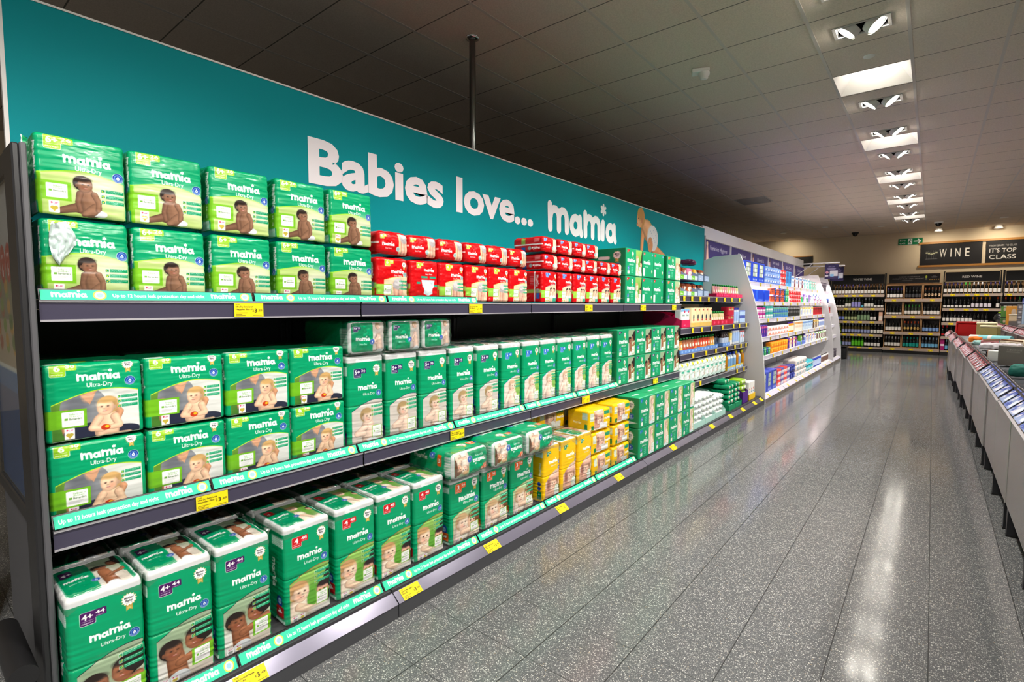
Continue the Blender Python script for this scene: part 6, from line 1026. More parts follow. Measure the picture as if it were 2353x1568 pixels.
goods(1, 7.75, 8.92, 'w_tray', 3); goods(1, 8.98, 10.0, ['w_or', 'w_or', 'w_nav'], 9, 2); goods(1, 10.03, 10.28, 'w_grn', 2, 2); goods(1, 10.4, 11.4, 'w_red', 6, 3); goods(1, 11.5, 12.5, ['w_grn', 'w_lil', 'w_lil', 'w_wp'], 8); goods(1, 12.55, 13.7, ['w_wp', 'w_wht', 'w_mag'], 9); goods(1, 14.0, 14.9, 'w_nav', 5)
goods(2, 7.72, 8.42, 'w_mag', 4, 2); goods(2, 8.45, 8.86, ['w_tl2'], 3, 2); goods(2, 8.9, 9.95, 'w_gb', 8, 2); goods(2, 10.0, 11.05, 'w_blk', 11); goods(2, 11.1, 12.45, ['w_wy', 'w_bw', 'w_wy'], 13); goods(2, 12.5, 13.6, ['w_rb'], 9); goods(2, 14.05, 14.9, 'w_rb', 3)
goods(3, 7.70, 8.4, ['w_pur'], 6); goods(3, 8.45, 9.85, ['w_ow'], 7, 2); goods(3, 9.9, 10.35, 'w_bo', 5); goods(3, 10.4, 11.1, 'w_cr', 7); goods(3, 11.15, 12.2, 'w_pale', 9); goods(3, 12.25, 12.9, ['w_brn', 'w_cr'], 7); goods(3, 12.95, 13.7, 'w_bw', 7)
goods(4, 7.70, 8.4, ['w_nav', 'w_grn'], 6); goods(4, 8.45, 9.6, ['w_oj'], 7, 2); goods(4, 9.65, 10.4, ['w_pur', 'w_bo', 'w_cr'], 8); goods(4, 10.45, 11.1, ['w_trb', 'w_gr2'], 3); goods(4, 11.15, 12.3, ['w_bw', 'w_wp', 'w_cr'], 11); goods(4, 12.35, 13.7, ['w_bg', 'w_bk', 'w_bk'], 14)
goods(5, 7.66, 8.6, 'w_bln', 3); goods(5, 8.65, 9.5, ['w_rw2', 'w_pb'], 4, 3); goods(5, 9.52, 9.95, 'w_navs', 2, 2); goods(5, 10.0, 11.0, 'w_wsoft', 4, 3); goods(5, 11.02, 11.7, 'w_aq', 3, 2); goods(5, 11.72, 12.7, 'w_bb', 10); goods(5, 12.75, 13.7, 'w_bk', 9); goods(5, 14.05, 14.9, 'w_dark', 4)
for i, (t_, x) in enumerate(zip(WZ + [None], WX + [None])):
    ys_ = [7.9 + 0.62 * k for k in range(10)]
    for k, y in enumerate(ys_):
        l = 'small yellow ticket on the %s white shelf edge, %s past the curved panel' % (TN[i], ORD[k])
        if t_: put_ticket(tiny, y, t_ - 0.0575, l, 'small yellow tickets on the white shelves', x=x + 0.0035, w=0.06)
        else: put_ticket(tiny, y, 0.0635, l, 'small yellow tickets on the white shelves', -1.7195, -1.7605, 0.0945, w=0.06)
# projecting arms with hanging banners, and the bin at the end
for k, (y, x1, x0) in enumerate(((14.0, -1.70, -2.585), (15.07, -1.72, -2.585))):
    t = empty('banner_arm', (x0, y, 2.34)); q = MB(); q.tube((0, 0, 0), (x1 - x0, 0, 0), 0.014, wht, n=10); q.obj('arm', t); q = MB(); q.tube((0.0, 0, -0.28), (0.34, 0, 0), 0.008, wht, n=8); q.obj('brace', t); tag(t, ('white projecting arm nearer the posters, holding a navy banner', 'white projecting arm farther back, holding a navy banner')[k], 'banner arm', 'white banner arms')
    c = Cv(270, 340, 5, (24, 20, 62)); c.text('LACURA', 135, 270, 38, (200, 200, 220), 0.0, 0, 130, 'c'); c.rect(60, 215, 210, 222, (190, 190, 210)); c.rect(50, 232, 220, 240, (190, 190, 210)); c.rect(100, 60, 260, 190, (226, 230, 236), 10); c.rect(110, 50, 180, 110, (130, 190, 226)); c.poly([(45, 190), (85, 150), (45, 110), (5, 150)], (216, 160, 166)); c.ell(40, 70, 36, 22, (240, 240, 240))
    t = empty('hanging_banner', (x1 - 0.29, y + 0.0, 1.97)); P, F, C = face_mesh(c, lambda u, v: np.stack([u / 1000, u * 0 - 0.003, v / 1000], -1)); link('printed_panel', quads_mesh('printed_panel', P, F, C, [PAPER]), t); q = MB(); q.box(0, 0.27, -0.0025, 0.0025, 0, 0.34, mat('banner_navy', (24, 20, 62), 0.5)); q.obj('board', t)
    for xx in (0.06, 0.21): q = MB(); q.tube((xx, 0, 0.33), (xx, 0, 0.3545), 0.004, wht, n=6); q.obj('hook', t)
    tag(t, ('nearer navy banner hanging from a white arm', 'farther navy banner hanging partly behind the first')[k], 'banner', 'navy hanging banners')
t = empty('waste_bin', (-1.70, 15.40, 0)); q = MB(); q.box(-0.075, 0.075, -0.11, 0.11, 0.01, 0.30, mat('bin_black', (18, 18, 20), 0.35), 0.02); q.obj('body', t); q = MB(); q.box(-0.078, 0.078, -0.112, 0.112, 0.30, 0.335, MATS['bin_black'], 0.012); q.obj('lid', t); q = MB(); q.box(-0.07, 0.07, -0.105, 0.105, 0.0, 0.012, dark); q.obj('foot', t); tag(t, 'small black bin on the floor beyond the last curved panel', 'bin')
# ---------------------------------------------------------------- wine wall
WF = 18.25; woodm, nt, b = nodes_mat('oak'); N, Lk = nt.nodes, nt.links; tc = N.new('ShaderNodeTexCoord'); mp = N.new('ShaderNodeMapping'); mp.inputs['Scale'].default_value = (1.5, 6, 9); nz = N.new('ShaderNodeTexNoise'); nz.inputs['Scale'].default_value = 6; nz.inputs['Detail'].default_value = 5; Lk.new(tc.outputs['Object'], mp.inputs[0]); Lk.new(mp.outputs[0], nz.inputs['Vector']); rp = N.new('ShaderNodeValToRGB'); e = rp.color_ramp.elements; e[0].position = 0.3; e[0].color = L3((150, 108, 66)); e[1].position = 0.7; e[1].color = L3((192, 148, 100)); Lk.new(nz.outputs[0], rp.inputs[0]); Lk.new(rp.outputs[0], b.inputs['Base Color']); b.inputs['Roughness'].default_value = 0.55
blk = mat('wine_black', (24, 23, 24), 0.5); wstr = mat('wine_strip', (176, 156, 140), 0.4); wsh = mat('wine_shelf', (52, 48, 46), 0.5)
def wbay(x0, x1, zs, label, back=None):
    t = empty('wine_shelving_bay', (0, 0, 0)); q = MB(); q.box(x0, x1, WF + 0.50, WF + 0.52, 0, 2.0, back or blk); q.obj('back_panel', t); q = MB(); q.box(x0, x1, WF + 0.49, WF + 0.50, 1.62, 2.0, woodm); q.obj('oak_back', t)
    for x in (x0 + 0.02, x1 - 0.02): q = MB(); q.box(x - 0.02, x + 0.02, WF + 0.46, WF + 0.50, 0, 2.30, blk); q.obj('upright', t)
    q = MB(); q.box(x0, x1, WF - 0.02, WF + 0.50, 0.0, 0.10, blk); q.obj('plinth', t)
    for z in zs:
        q = MB(); q.box(x0 + 0.004, x1 - 0.004, WF, WF + 0.48, z - 0.03, z, wsh); s = q.obj('shelf', t); q = MB(); q.box(x0 + 0.004, x1 - 0.004, WF - 0.012, WF, z - 0.075, z, wstr); q.obj('price_strip', s)
    return tag(t, label, 'shelving bay', 'wine shelving bays')
RZ = [1.68, 1.29, 0.905, 0.525, 0.145]
wbay(-2.46, -1.085, RZ, 'black shelving bay of white wine at the back wall'); wbay(0.20, 1.38, RZ, 'black shelving bay of red wine at the back wall'); wbay(1.40, 2.60, RZ, 'black shelving bay of wine at the far edge of the back wall'); wbay(-3.86, -2.48, RZ, 'black shelving bay at the back wall, mostly behind the white shelves')
CZ = [1.545, 1.075, 0.61, 0.165]
t = empty('crate_display_bay', (0, 0, 0)); q = MB(); q.box(-1.065, 0.185, WF + 0.50, WF + 0.52, 0, 2.0, blk); q.obj('back_panel', t); q = MB(); q.box(-1.065, 0.185, WF - 0.03, WF + 0.5, 0, 0.09, blk); q.obj('plinth', t); q = MB(); q.box(-1.065, 0.185, WF + 0.44, WF + 0.50, 1.5, 2.0, woodm); q.obj('oak_back', t)
for i, z in enumerate(CZ): q = MB(); q.box(-1.075 - 0.012 * 0, 0.19, WF - 0.045 * 1, WF + 0.48, z - 0.05, z, woodm); s = q.obj('shelf', t); q = MB(); q.box(-1.075, 0.19, WF - 0.06, WF - 0.046, z - 0.075, z, wstr); q.obj('price_strip', s)
tag(t, 'oak display bay of wine crates between the white and red wine', 'shelving bay', 'wine shelving bays')
def crate():
    t = empty('wine_crate'); w, h, d = 0.402, 0.385, 0.40
    for nm, a in (('side_board', (-w / 2, -w / 2 + 0.014, 0, d, 0, h)), ('side_board', (w / 2 - 0.014, w / 2, 0, d, 0, h)), ('top_board', (-w / 2 + 0.014, w / 2 - 0.014, 0, d, h - 0.012, h)), ('back_board', (-w / 2 + 0.014, w / 2 - 0.014, d - 0.01, d, 0, h)), ('bottom_board', (-w / 2 + 0.014, w / 2 - 0.014, 0, d, 0, 0.012))): q = MB(); q.box(*a, woodm if nm != 'back_board' else wsh); q.obj(nm, t)
    return regp('crate', t)
crate()
RN = ('top', 'second', 'third', 'lowest'); CN = ('first', 'middle', 'last')
for r, z in enumerate(CZ):
    for c_ in range(3): use('crate', (-0.855 + 0.416 * c_, WF - 0.03, z + 0.001), 0, 'open oak wine crate, %s row, %s column of the crate display' % (RN[r], CN[c_]), 'crate', 'oak wine crates')
def sheetthing(name, c, w, h, loc, label, cat, frame=None, group=None):
    t = empty(name, loc); P, F, C = face_mesh(c, lambda u, v: np.stack([u / c.w * w, u * 0 - 0.0015, v / c.h * h], -1)); link('printed_face', quads_mesh('printed_face', P, F, C, [PAPER]), t); q = MB(); q.box(0, w, 0, 0.02, 0, h, blk); q.obj('board', t)
    if frame:
        q = MB()
        for a in ((-0.012, 0.0, -0.01, 0.02, 0.002, h + 0.01), (w, w + 0.012, -0.01, 0.02, 0.002, h + 0.01), (0, w, -0.01, 0.02, h, h + 0.012)): q.box(*a, frame)
        q.obj('frame', t)
    return tag(t, label, cat, group)
paleoak = mat('pale_oak', (200, 176, 140), 0.5); BG = (20, 20, 22)
def head(txt, px=7, pos=0.5): c = Cv(1270, 270, px, BG); c.text(txt, 1270 * pos, 105, 84, (226, 222, 216), 0.03, 0, 470, 'c'); return c
sheetthing('category_header', head('WHITE WINE', pos=0.58), 1.28, 0.27, (-2.41, WF + 0.415, 2.003), 'black header panel reading white wine', 'sign', None, 'black wine headers'); sheetthing('category_header', head('RED WINE'), 1.10, 0.255, (0.235, WF + 0.42, 2.015), 'black header panel reading red wine in oak side trims', 'sign', paleoak, 'black wine headers'); sheetthing('category_header', head('RED WINE'), 1.10, 0.255, (1.45, WF + 0.42, 2.015), 'black header panel cut by the edge of the photo', 'sign', paleoak, 'black wine headers')
c = Cv(1150, 260, 6, BG); c.text('"A CLASSY CHARDONNAY', 460, 165, 42, (190, 188, 184), 0.0, 0, 480, 'c'); c.text('EXCELLENT VALUE - GREAT DRINKING"', 440, 110, 42, (190, 188, 184), 0.0, 0, 720, 'c'); c.rect(300, 72, 540, 80, (120, 118, 116)); c.rect(830, 80, 870, 170, (90, 100, 90), 8); c.ell(850, 170, 22, 40, (186, 206, 60)); [c.star(930 + 48 * i, 90, 16, 7, 5, (226, 176, 60)) for i in range(5)]; c.rect(960, 165, 1090, 172, (150, 150, 150)); c.rect(970, 145, 1080, 152, (150, 150, 150)); c.rect(990, 185, 1060, 192, (150, 150, 150))
sheetthing('quote_header', c, 1.14, 0.25, (-1.02, WF + 0.415, 2.003), 'black header panel with a chardonnay quote and gold stars', 'sign', paleoak, 'black wine headers')
# WINE sign on wooden battens
t = empty('wine_wall_sign', (-0.34, YB - 0.03, 2.5)); oakb = mat('batten_oak', (190, 132, 58), 0.45)
for z, nm in ((0.60, 'top_batten'), (-0.05, 'bottom_batten')): q = MB(); q.box(-0.05, 2.6, -0.03, 0.03, z, z + 0.055, oakb); q.obj(nm, t)
c = Cv(1310, 600, 7, (34, 33, 35)); c.text('WINE', 640, 230, 340, (240, 236, 228), 0.01, 0, 560) if False else None
for ch, x, w in (('W', 420, 150), ('I', 640, 38), ('N', 745, 120), ('E', 950, 105)): c.text(ch, x, 220, 330, (240, 236, 228), 0.01, 0, w)
for i in range(5): x = 120 + 52 * i; c.ell(x + 20, 330 + 18 * abs(i - 2), 34, 40, (70, 70, 66)); c.ell(x + 20, 316 + 18 * abs(i - 2), 30, 18, (196, 196, 160)); c.cap(x + 20, 300, x + 20, 190, 3, (110, 110, 110)); c.ell(x + 20, 180, 30, 7, (130, 130, 130)); c.cap(x + 50, 330, x + 60, 420, 3, (120, 120, 120))
P, F, C = face_mesh(c, lambda u, v: np.stack([u / 1000, u * 0 - 0.006, v / 1000], -1)); link('wine_panel', quads_mesh('wine_panel', P, F, C, [PAPER]), t)
c = Cv(1150, 600, 7, (30, 29, 31)); c.text('FROM GRAPE TO GLASS', 60, 440, 70, (226, 222, 216), 0.0, 0, 540); c.text("IT'S TOP", 60, 285, 150, (240, 236, 230), 0.01, 0, 530); c.text('CLASS', 60, 110, 160, (240, 236, 230), 0.01, 0, 530)
P, F, C = face_mesh(c, lambda u, v: np.stack([1.385 + u / 1000, u * 0 - 0.006, v / 1000], -1)); link('slogan_panel', quads_mesh('slogan_panel', P, F, C, [PAPER]), t); tag(t, 'large dark wine sign hung between oak battens on the cream wall', 'sign')
c = Cv(560, 190, 4, (0, 128, 76)); c.rect(0, 0, 560, 5, WHITE); c.rect(0, 185, 560, 190, WHITE); c.text('Fire', 30, 105, 80, WHITE, 0.0, 0, 140); c.text('exit', 30, 30, 80, WHITE, 0.0, 0, 140); c.rect(225, 15, 325, 175, WHITE); c.ell(280, 148, 14, 14, (0, 110, 66)); c.path([(275, 130), (262, 85), (285, 60), (275, 25)], 9, (0, 110, 66)); c.path([(262, 85), (245, 55), (232, 50)], 8, (0, 110, 66)); c.path([(272, 120), (300, 105), (312, 115)], 6, (0, 110, 66)); c.path([(272, 120), (250, 105), (245, 90)], 6, (0, 110, 66)); c.cap(370, 95, 480, 95, 16, WHITE); c.path([(460, 150), (515, 95), (460, 40)], 14, WHITE)
t = empty('fire_exit_sign', (-0.87, YB - 0.02, 3.115)); P, F, C = face_mesh(c, lambda u, v: np.stack([u / 1000, u * 0 - 0.004, v / 1000], -1)); link('printed_face', quads_mesh('printed_face', P, F, C, [PAPER]), t); q = MB(); q.box(0, 0.56, -0.003, 0.018, 0, 0.19, MATS['well_white']); q.obj('board', t); tag(t, 'green fire exit sign with running figure and arrow on the cream wall', 'sign')
t = empty('wall_plaque', (-3.75, YB - 0.02, 2.92)); q = MB(); q.box(0, 0.7, -0.01, 0.018, 0, 0.03, oakb); q.obj('batten', t); q = MB(); q.box(0.05, 0.7, -0.006, 0.01, -0.3, 0, blk); q.obj('panel', t); tag(t, 'oak-topped dark panel on the wall glimpsed over the white header', 'sign')
# bottles
for x in (-2.2, -1.5, -0.45, 0.5, 1.25, 2.0): spot('wine_spot', (x, 16.95, CEIL - 0.06), (x, 18.3, 0.9), 34, 60, 0.8, (1, 0.92, 0.82))
GD = (12, 13, 12)
def wb(key, glass, lab, cap, low=False, full=False, round_=False, r=0.0355, h=0.295):
    t = empty('wine_bottle'); q = MB(); q.lathe([(r * 0.9, 0), (r, 0.006), (r, 0.185), (r * 0.86, 0.205), (0.0150, 0.235), (0.0140, 0.27)], mat('glass_%d_%d_%d' % glass, glass, 0.12, spec=0.7), 12); q.obj('glass_body', t)
    q = MB(); q.lathe([(0.0155, 0.235), (0.0150, h), (0.012, h + 0.002)], mat('foil_%d_%d_%d' % cap, cap, 0.3), 10); q.obj('cap', t)
    if lab:
        z0, z1 = (0.022, 0.075) if low else (0.03, 0.165) if full else (0.035, 0.125); q = MB(); R_ = r * 1.015; m = mat('wlab_%d_%d_%d' % lab, lab, 0.6)
        if round_: q.add([(R_ * sin(0.85 * cos(2 * pi * i / 14)), -R_ * cos(0.85 * cos(2 * pi * i / 14)) - 0.0006, 0.10 + 0.036 * sin(2 * pi * i / 14)) for i in range(14)] + [(0, -R_ - 0.001, 0.10)], [(i, (i + 1) % 14, 14) for i in range(14)], m)
        else: q.lathe([(R_, z0), (R_, z1)], m, 10, a0=pi + 0.35, a1=2 * pi - 0.35)
        q.obj('label', t)
    return regp(key, t)
W_ = (232, 228, 222); K_ = (20, 18, 20); DB = (36, 26, 96)
wb('v_wb', GD, W_, DB); wb('v_wk', GD, W_, K_); wb('v_low', GD, W_, K_, low=True); wb('v_gr', (40, 46, 30), W_, (70, 180, 60)); wb('v_lil', (60, 66, 60), (160, 156, 226), (186, 190, 240), full=True); wb('v_aq', GD, (90, 186, 216), K_, low=True); wb('v_yb', (60, 56, 24), (120, 136, 210), (206, 186, 60)); wb('v_pg', (40, 46, 28), (170, 180, 130), (206, 216, 170)); wb('v_sg', (40, 52, 40), (130, 160, 120), (190, 210, 200), full=True); wb('v_lm', (60, 76, 16), (150, 170, 20), (140, 176, 30), low=True); wb('v_lb', (70, 60, 30), (150, 160, 206), (190, 206, 236)); wb('v_ww', GD, W_, (226, 226, 230)); wb('v_gw', (24, 40, 26), (10, 120, 60), (90, 90, 80)); wb('v_bg', (50, 120, 20), (90, 190, 30), (70, 200, 40), full=True); wb('v_gd', (30, 28, 24), (214, 176, 96), (206, 80, 24), round_=True); wb('v_pk', GD, (226, 190, 150), (120, 70, 40), round_=True); wb('v_dk', GD, (70, 70, 74), K_); wb('v_sk', (30, 36, 44), (110, 176, 216), (170, 206, 236)); wb('v_tl', (14, 40, 40), (0, 150, 140), (0, 166, 156)); wb('v_pu', GD, (226, 220, 230), (226, 140, 40)); wb('v_or', GD, W_, (240, 90, 20)); wb('v_rd', GD, (190, 20, 30), (220, 24, 34), low=True); wb('v_bl2', GD, (120, 156, 210), K_)
BD = dict(v_wb='white-label blue-cap wine bottle', v_wk='white-label black-cap wine bottle', v_low='wine bottle with low white label', v_gr='white-label green-cap wine bottle', v_lil='bottle with lilac label', v_aq='dark bottle with small aqua label', v_yb='blue-label yellow-top wine bottle', v_pg='bottle with pale green label', v_sg='bottle with sage label', v_lm='lime-capped green bottle', v_lb='pale-blue-label wine bottle', v_ww='white-label white-cap wine bottle', v_gw='bottle with dark green label', v_bg='bright green bottle', v_gd='round-gold-label orange-cap wine bottle', v_pk='wine bottle with small round label', v_dk='all-dark bottle', v_sk='bottle with sky blue label', v_tl='teal-labelled bottle with teal cap', v_pu='pale-label orange-cap wine bottle', v_or='bottle with bright orange cap', v_rd='bottle with red cap', v_bl2='dark bottle with blue label')
def wrow(x0, pitch, z, seq, where, y=WF + 0.055, dy=0.0):
    i = 0; seen = {}
    for k, n in seq:
        for _ in range(n):
            seen[k] = seen.get(k, 0) + 1; use(k, (x0 + pitch * i, y + rng.uniform(0, 0.02), z + 0.002), rng.uniform(-0.12, 0.12), '%s, %s of its kind, %s' % (BD[k], ORD[seen[k] - 1], where), 'wine bottle', 'wine bottles on the ' + where); i += 1
x0 = -2.42
wrow(x0, 0.0795, RZ[0], [('v_wk', 3), ('v_wb', 5), ('v_wk', 1), ('v_wb', 4), ('v_wk', 4)], 'top white wine shelf'); wrow(x0 + 0.02, 0.079, RZ[1], [('v_low', 5), ('v_gr', 2), ('v_lil', 3), ('v_aq', 1), ('v_ww', 3), ('v_low', 3)], 'second white wine shelf'); wrow(x0 + 0.10, 0.079, RZ[2], [('v_yb', 4), ('v_pg', 4), ('v_sg', 4), ('v_wk', 2)], 'third white wine shelf'); wrow(x0 + 0.12, 0.079, RZ[3], [('v_lm', 3), ('v_lb', 9), ('v_ww', 4)], 'fourth white wine shelf'); wrow(x0 + 0.14, 0.079, RZ[4], [('v_gw', 3), ('v_lb', 3), ('v_bg', 4), ('v_ww', 5)], 'lowest white wine shelf')
seqs = [['v_wb', 'v_dk', 'v_pk'], ['v_low', 'v_gr', 'v_wk'], ['v_wk', 'v_gd', 'v_bl2'], ['v_ww', 'v_tl', 'v_sk']]
for r, z in enumerate(CZ):
    for c_ in range(3): wrow(-0.855 + 0.416 * c_ - 0.148, 0.074, z + 0.013, [(seqs[r][c_], 5)], '%s crate row, %s column' % (RN[r], CN[c_]), WF + 0.03)
wrow(0.245, 0.082, RZ[0], [('v_wb', 5), ('v_gr', 2), ('v_ww', 3), ('v_wk', 1), ('v_wb', 3)], 'top red wine shelf'); wrow(1.45, 0.085, RZ[0], [('v_wb', 2), ('v_wk', 5)], 'top shelf of the edge wine bay'); wrow(0.245, 0.082, RZ[1], [('v_low', 7), ('v_pu', 5)], 'second red wine shelf'); wrow(1.30, 0.085, RZ[1], [('v_or', 1)], 'second red wine shelf end'); wrow(1.45, 0.085, RZ[1], [('v_or', 3), ('v_gr', 1)], 'second shelf of the edge wine bay'); wrow(0.245, 0.078, RZ[2], [('v_wk', 8), ('v_low', 4)], 'third red wine shelf'); wrow(0.245, 0.085, RZ[3], [('v_rd', 2), ('v_wk', 5)], 'fourth red wine shelf'); wrow(0.33, 0.082, RZ[4], [('v_sk', 6)], 'lowest red wine shelf')
p_carton('wine_pink', 90, 270, 80, small_art(90, 270, 8, (226, 176, 150), ((0.1, 0.55, (240, 226, 214)),)), (226, 176, 150), 'wine_carton'); use('wine_pink', (-1.155, WF + 0.06, RZ[2] + 0.002), 0, 'pink wine gift carton at the end of the third white wine shelf', 'carton', None)
p_carton('wine_mag', 90, 330, 80, small_art(90, 330, 8, (170, 16, 110), ((0.35, 0.5, (240, 226, 236)),)), (170, 16, 110), 'wine_carton'); use('wine_mag', (0.248, WF + 0.055, RZ[4] + 0.002), 0, 'magenta wine carton on the lowest red wine shelf', 'carton', None)
def wticket(x, z, y, label):
    key = 'wt'
    if key not in TICK: P, F, C = face_mesh(tiny, lambda u, v: np.stack([(u / tiny.w - 0.5) * 0.10, u * 0, v / tiny.h * 0.05], -1)); TICK[key] = quads_mesh('price_ticket', P, F, C, [PAPER])
    return tag(link('price_ticket', TICK[key], None, (x, y, z)), label, 'price ticket', 'yellow tickets on the wine shelves')
for bn, xa, xb, n in (('white wine', -2.30, -1.2, 5), ('red wine', 0.40, 1.3, 4), ('edge wine', 1.5, 2.3, 3)):
    for r, z in enumerate(RZ):
        for i in range(n): wticket(xa + (xb - xa) * (i + 0.15 * ((r * 3 + i * 2) % 3)) / n, z - 0.065, WF - 0.0135, 'yellow ticket on the %s %s shelf, %s along' % (ORD[r], bn, ORD[i]))
for r, z in enumerate(CZ):
    for i in range(3): wticket(-0.86 + 0.42 * i + 0.02 * (r % 2), z - 0.065, WF - 0.0615, 'yellow ticket under the %s crate of the %s crate row' % (CN[i], RN[r]))
# ---------------------------------------------------------------- steel middle-aisle bins
steel = mat('brushed_steel', (206, 200, 200), 0.27, 0.9, bump=0.03, bscale=120); dsteel = mat('dark_steel', (70, 70, 74), 0.4, 0.8); railm = mat('ticket_rail', (196, 192, 196), 0.3, 0.2)
def card_art(kind, seed):
    R_ = random.Random(seed); base, ink = ((178, 112, 116), (140, 52, 62)) if kind == 'red' else ((150, 164, 206), (70, 84, 166)); c = Cv(190, 95, 6, base); c.rect(0, 66, 190, 95, ink)
    for i in range(9): c.ell(20 + R_.random() * 150, 10 + R_.random() * 50, 12 + R_.random() * 22, 5 + R_.random() * 12, (226, 216, 226) if i % 2 else ink, rot=R_.random() * 60)
    c.rect(120, 12, 180, 56, (226, 232, 244)); return c
CARDS = {}
for kd in ('red', 'blue'):
    for v_ in range(3): c = card_art(kd, v_); P, F, C = face_mesh(c, lambda u, v: np.stack([-0.0283 + 0.0745 * v / 95 + 0.0 - 0.0, (0.5 - u / 190) * 0.19, 0.0125 + 0.0725 * v / 95], -1)); CARDS[(kd, v_)] = quads_mesh('price_card', P, F, C, [PAPER])
def bin_(y0, y1, x, label, kinds, group, w=0.70, dz=0.0):
    t = empty('display_bin', (x, y0, dz)); L = y1 - y0 - 0.012
    q = MB(); q.box(0.02, 0.032, 0.0, L * 0.5 - 0.006, 0.17, 0.80, steel, 0.002); q.obj('front_panel', t); q = MB(); q.box(0.02, 0.032, L * 0.5 + 0.006, L, 0.17, 0.80, steel, 0.002); q.obj('front_panel', t)
    q = MB(); q.box(w - 0.012, w, 0.0, L, 0.17, 0.80, steel); q.obj('rear_panel', t)
    for yy in (0.0, L - 0.01): q = MB(); q.box(0.032, w - 0.012, yy, yy + 0.01, 0.17, 0.80, steel); q.obj('end_panel', t)
    q = MB(); q.box(0.032, w - 0.012, 0.01, L - 0.01, 0.70, 0.715, dsteel); q.obj('inner_floor', t)
    for yy in (0.06, L * 0.5, L - 0.06):
        for xx in (0.045, w - 0.03):
            q = MB(); q.box(xx - 0.022, xx + 0.022, yy - 0.022, yy + 0.022, 0.008 - dz, 0.70, dsteel); lg = q.obj('leg', t); q = MB(); q.box(xx - 0.025, xx + 0.025, yy - 0.025, yy + 0.025, -dz, 0.008 - dz, mat('foot_black', (16, 16, 17), 0.5)); q.obj('foot_pad', lg)
    q = MB(); q.prism([(0.78, -0.035), (0.783, -0.04), (0.872, 0.052), (0.868, 0.056)], 1, 0.0, L, railm); q.box(0.02, 0.06, 0, L, 0.80, 0.87, dsteel); q.obj('price_rail', t)
    q = MB(); q.prism([(0.774, -0.044), (0.781, -0.047), (0.787, -0.036), (0.780, -0.033)], 1, 0.0, L, mat('rail_lip', (206, 200, 206), 0.2)); q.obj('rail_lip', t)
    tag(t, label, 'display bin', group); n = max(2, int(L / 0.205))
    for i in range(n):
        kd = kinds if isinstance(kinds, str) else kinds[i % len(kinds)]; o = link('price_card', CARDS[(kd, i % 3)], None, (x - 0.0125, y0 + L * (i + 0.5) / n, 0.7895 + dz)); tag(o, '%s price card, %s along the rail of the %s' % (kd, ORD[i], label.split(' of ')[0].replace('brushed steel display bin, ', '') + ' bin'), 'price card', 'price cards on the bin rails')
XB = [(1.0, 2.6, 0.375), (2.6, 4.2, 0.372), (4.2, 5.8, 0.368), (5.8, 7.4, 0.355), (7.4, 9.0, 0.340), (9.0, 10.6, 0.315), (10.6, 12.2, 0.285), (12.2, 13.5, 0.255)]
for k, (a, b_, x) in enumerate(XB): bin_(a, b_, x, 'brushed steel display bin, %s of the row along the aisle' % ORD[k], 'blue' if k < 3 else 'red', 'steel bins along the aisle')
for k in range(6): bin_(7.0 + 1.6 * k, 8.6 + 1.6 * k, 1.125 - 0.018 * k, 'brushed steel display bin, %s of the second row behind' % ORD[k], 'red', 'steel bins in the second row', dz=0.12)
# ---- things lying in the bins
ZF, ZG = 0.717, 0.837
def stand(name, loc, label, cat, rz=0.0): return tag(empty(name, loc, rz), label, cat)
def bx(t, name, a, m, bev=0.004): q = MB(); q.box(*a, m, bev); return q.obj(name, t)
greyc = mat('cardboard_grey', (104, 98, 94), 0.6); blackp = mat('black_plastic', (16, 16, 18), 0.4); blackf = mat('black_fabric', (22, 22, 26), 0.9, bump=0.1, bscale=250)
def soft(name, w, d, h, col, loc, label, cat, seed, rz=0.0, a=6, R=26):
    c = Cv(w, h, 9, col); me = block(name, w, h, d, min(R, h * 0.4), c, None, None, col, px=10, bulge=(2, 3, 8), wrk=wr_soft(seed, a), material=PAPER); return tag(link(name, me, None, loc, rz), label, cat)
def roll(name, p0, p1, r, m, label, cat, m2=None):
    t = empty(name, p0); d = Vector(p1) - Vector(p0); q = MB(); q.tube((0, 0, 0), d, r, m, n=18); q.obj('roll', t)
    if m2: q = MB(); q.tube(d * 0.30, d * 0.42, r * 1.03, m2, n=18); q.obj('band', t)
    return tag(t, label, cat)
def crt(key, w, h, d, art, base, loc, label, rz=0.0, cat='box'): p_carton(key, w, h, d, art, base, 'goods_carton'); return use(key, loc, rz, label, cat, None)
for k, (y, L, h, col, l) in enumerate(((3.4, 1300, 90, (44, 46, 52), 'dark bedding layer under the nearest pushchair seat'), (5.0, 1300, 75, (60, 62, 68), 'charcoal bedding layer under the larger pushchair seat'), (6.6, 1300, 100, (84, 86, 92), 'grey bedding layer under the white and grey cartons'), (8.2, 1300, 125, (110, 110, 112), 'mid grey bedding layer under the white garment'), (9.8, 1300, 125, (150, 146, 140), 'pale bedding layer under the aqua roll'), (11.4, 1300, 100, (120, 118, 122), 'taupe bedding layer under the olive stools'))): soft('bedding_pack', 560, L, h, col, (XB[k + 1][2] + 0.365, y, ZF + 0.003), l, 'bedding', 306 + k, 0, 6)
t = stand('storage_box', (0.52, 12.65, ZF), 'large red storage box standing on edge in the farthest aisle bin', 'storage box', -0.1); redp = mat('red_plastic', (196, 16, 18), 0.35); bx(t, 'body', (-0.155, 0.155, -0.05, 0.05, 0.002, 0.31), redp, 0.02); q = MB()
for a in ((-0.165, 0.165, -0.06, 0.06, 0.31, 0.345), (-0.167, -0.145, -0.056, 0.056, 0.05, 0.31), (0.145, 0.167, -0.056, 0.056, 0.05, 0.31)): q.box(*a, redp, 0.008)
q.obj('rim', t)
olive = mat('olive_fabric', (150, 140, 84), 0.8, bump=0.05); cre = mat('cream_fabric', (226, 216, 176), 0.8)
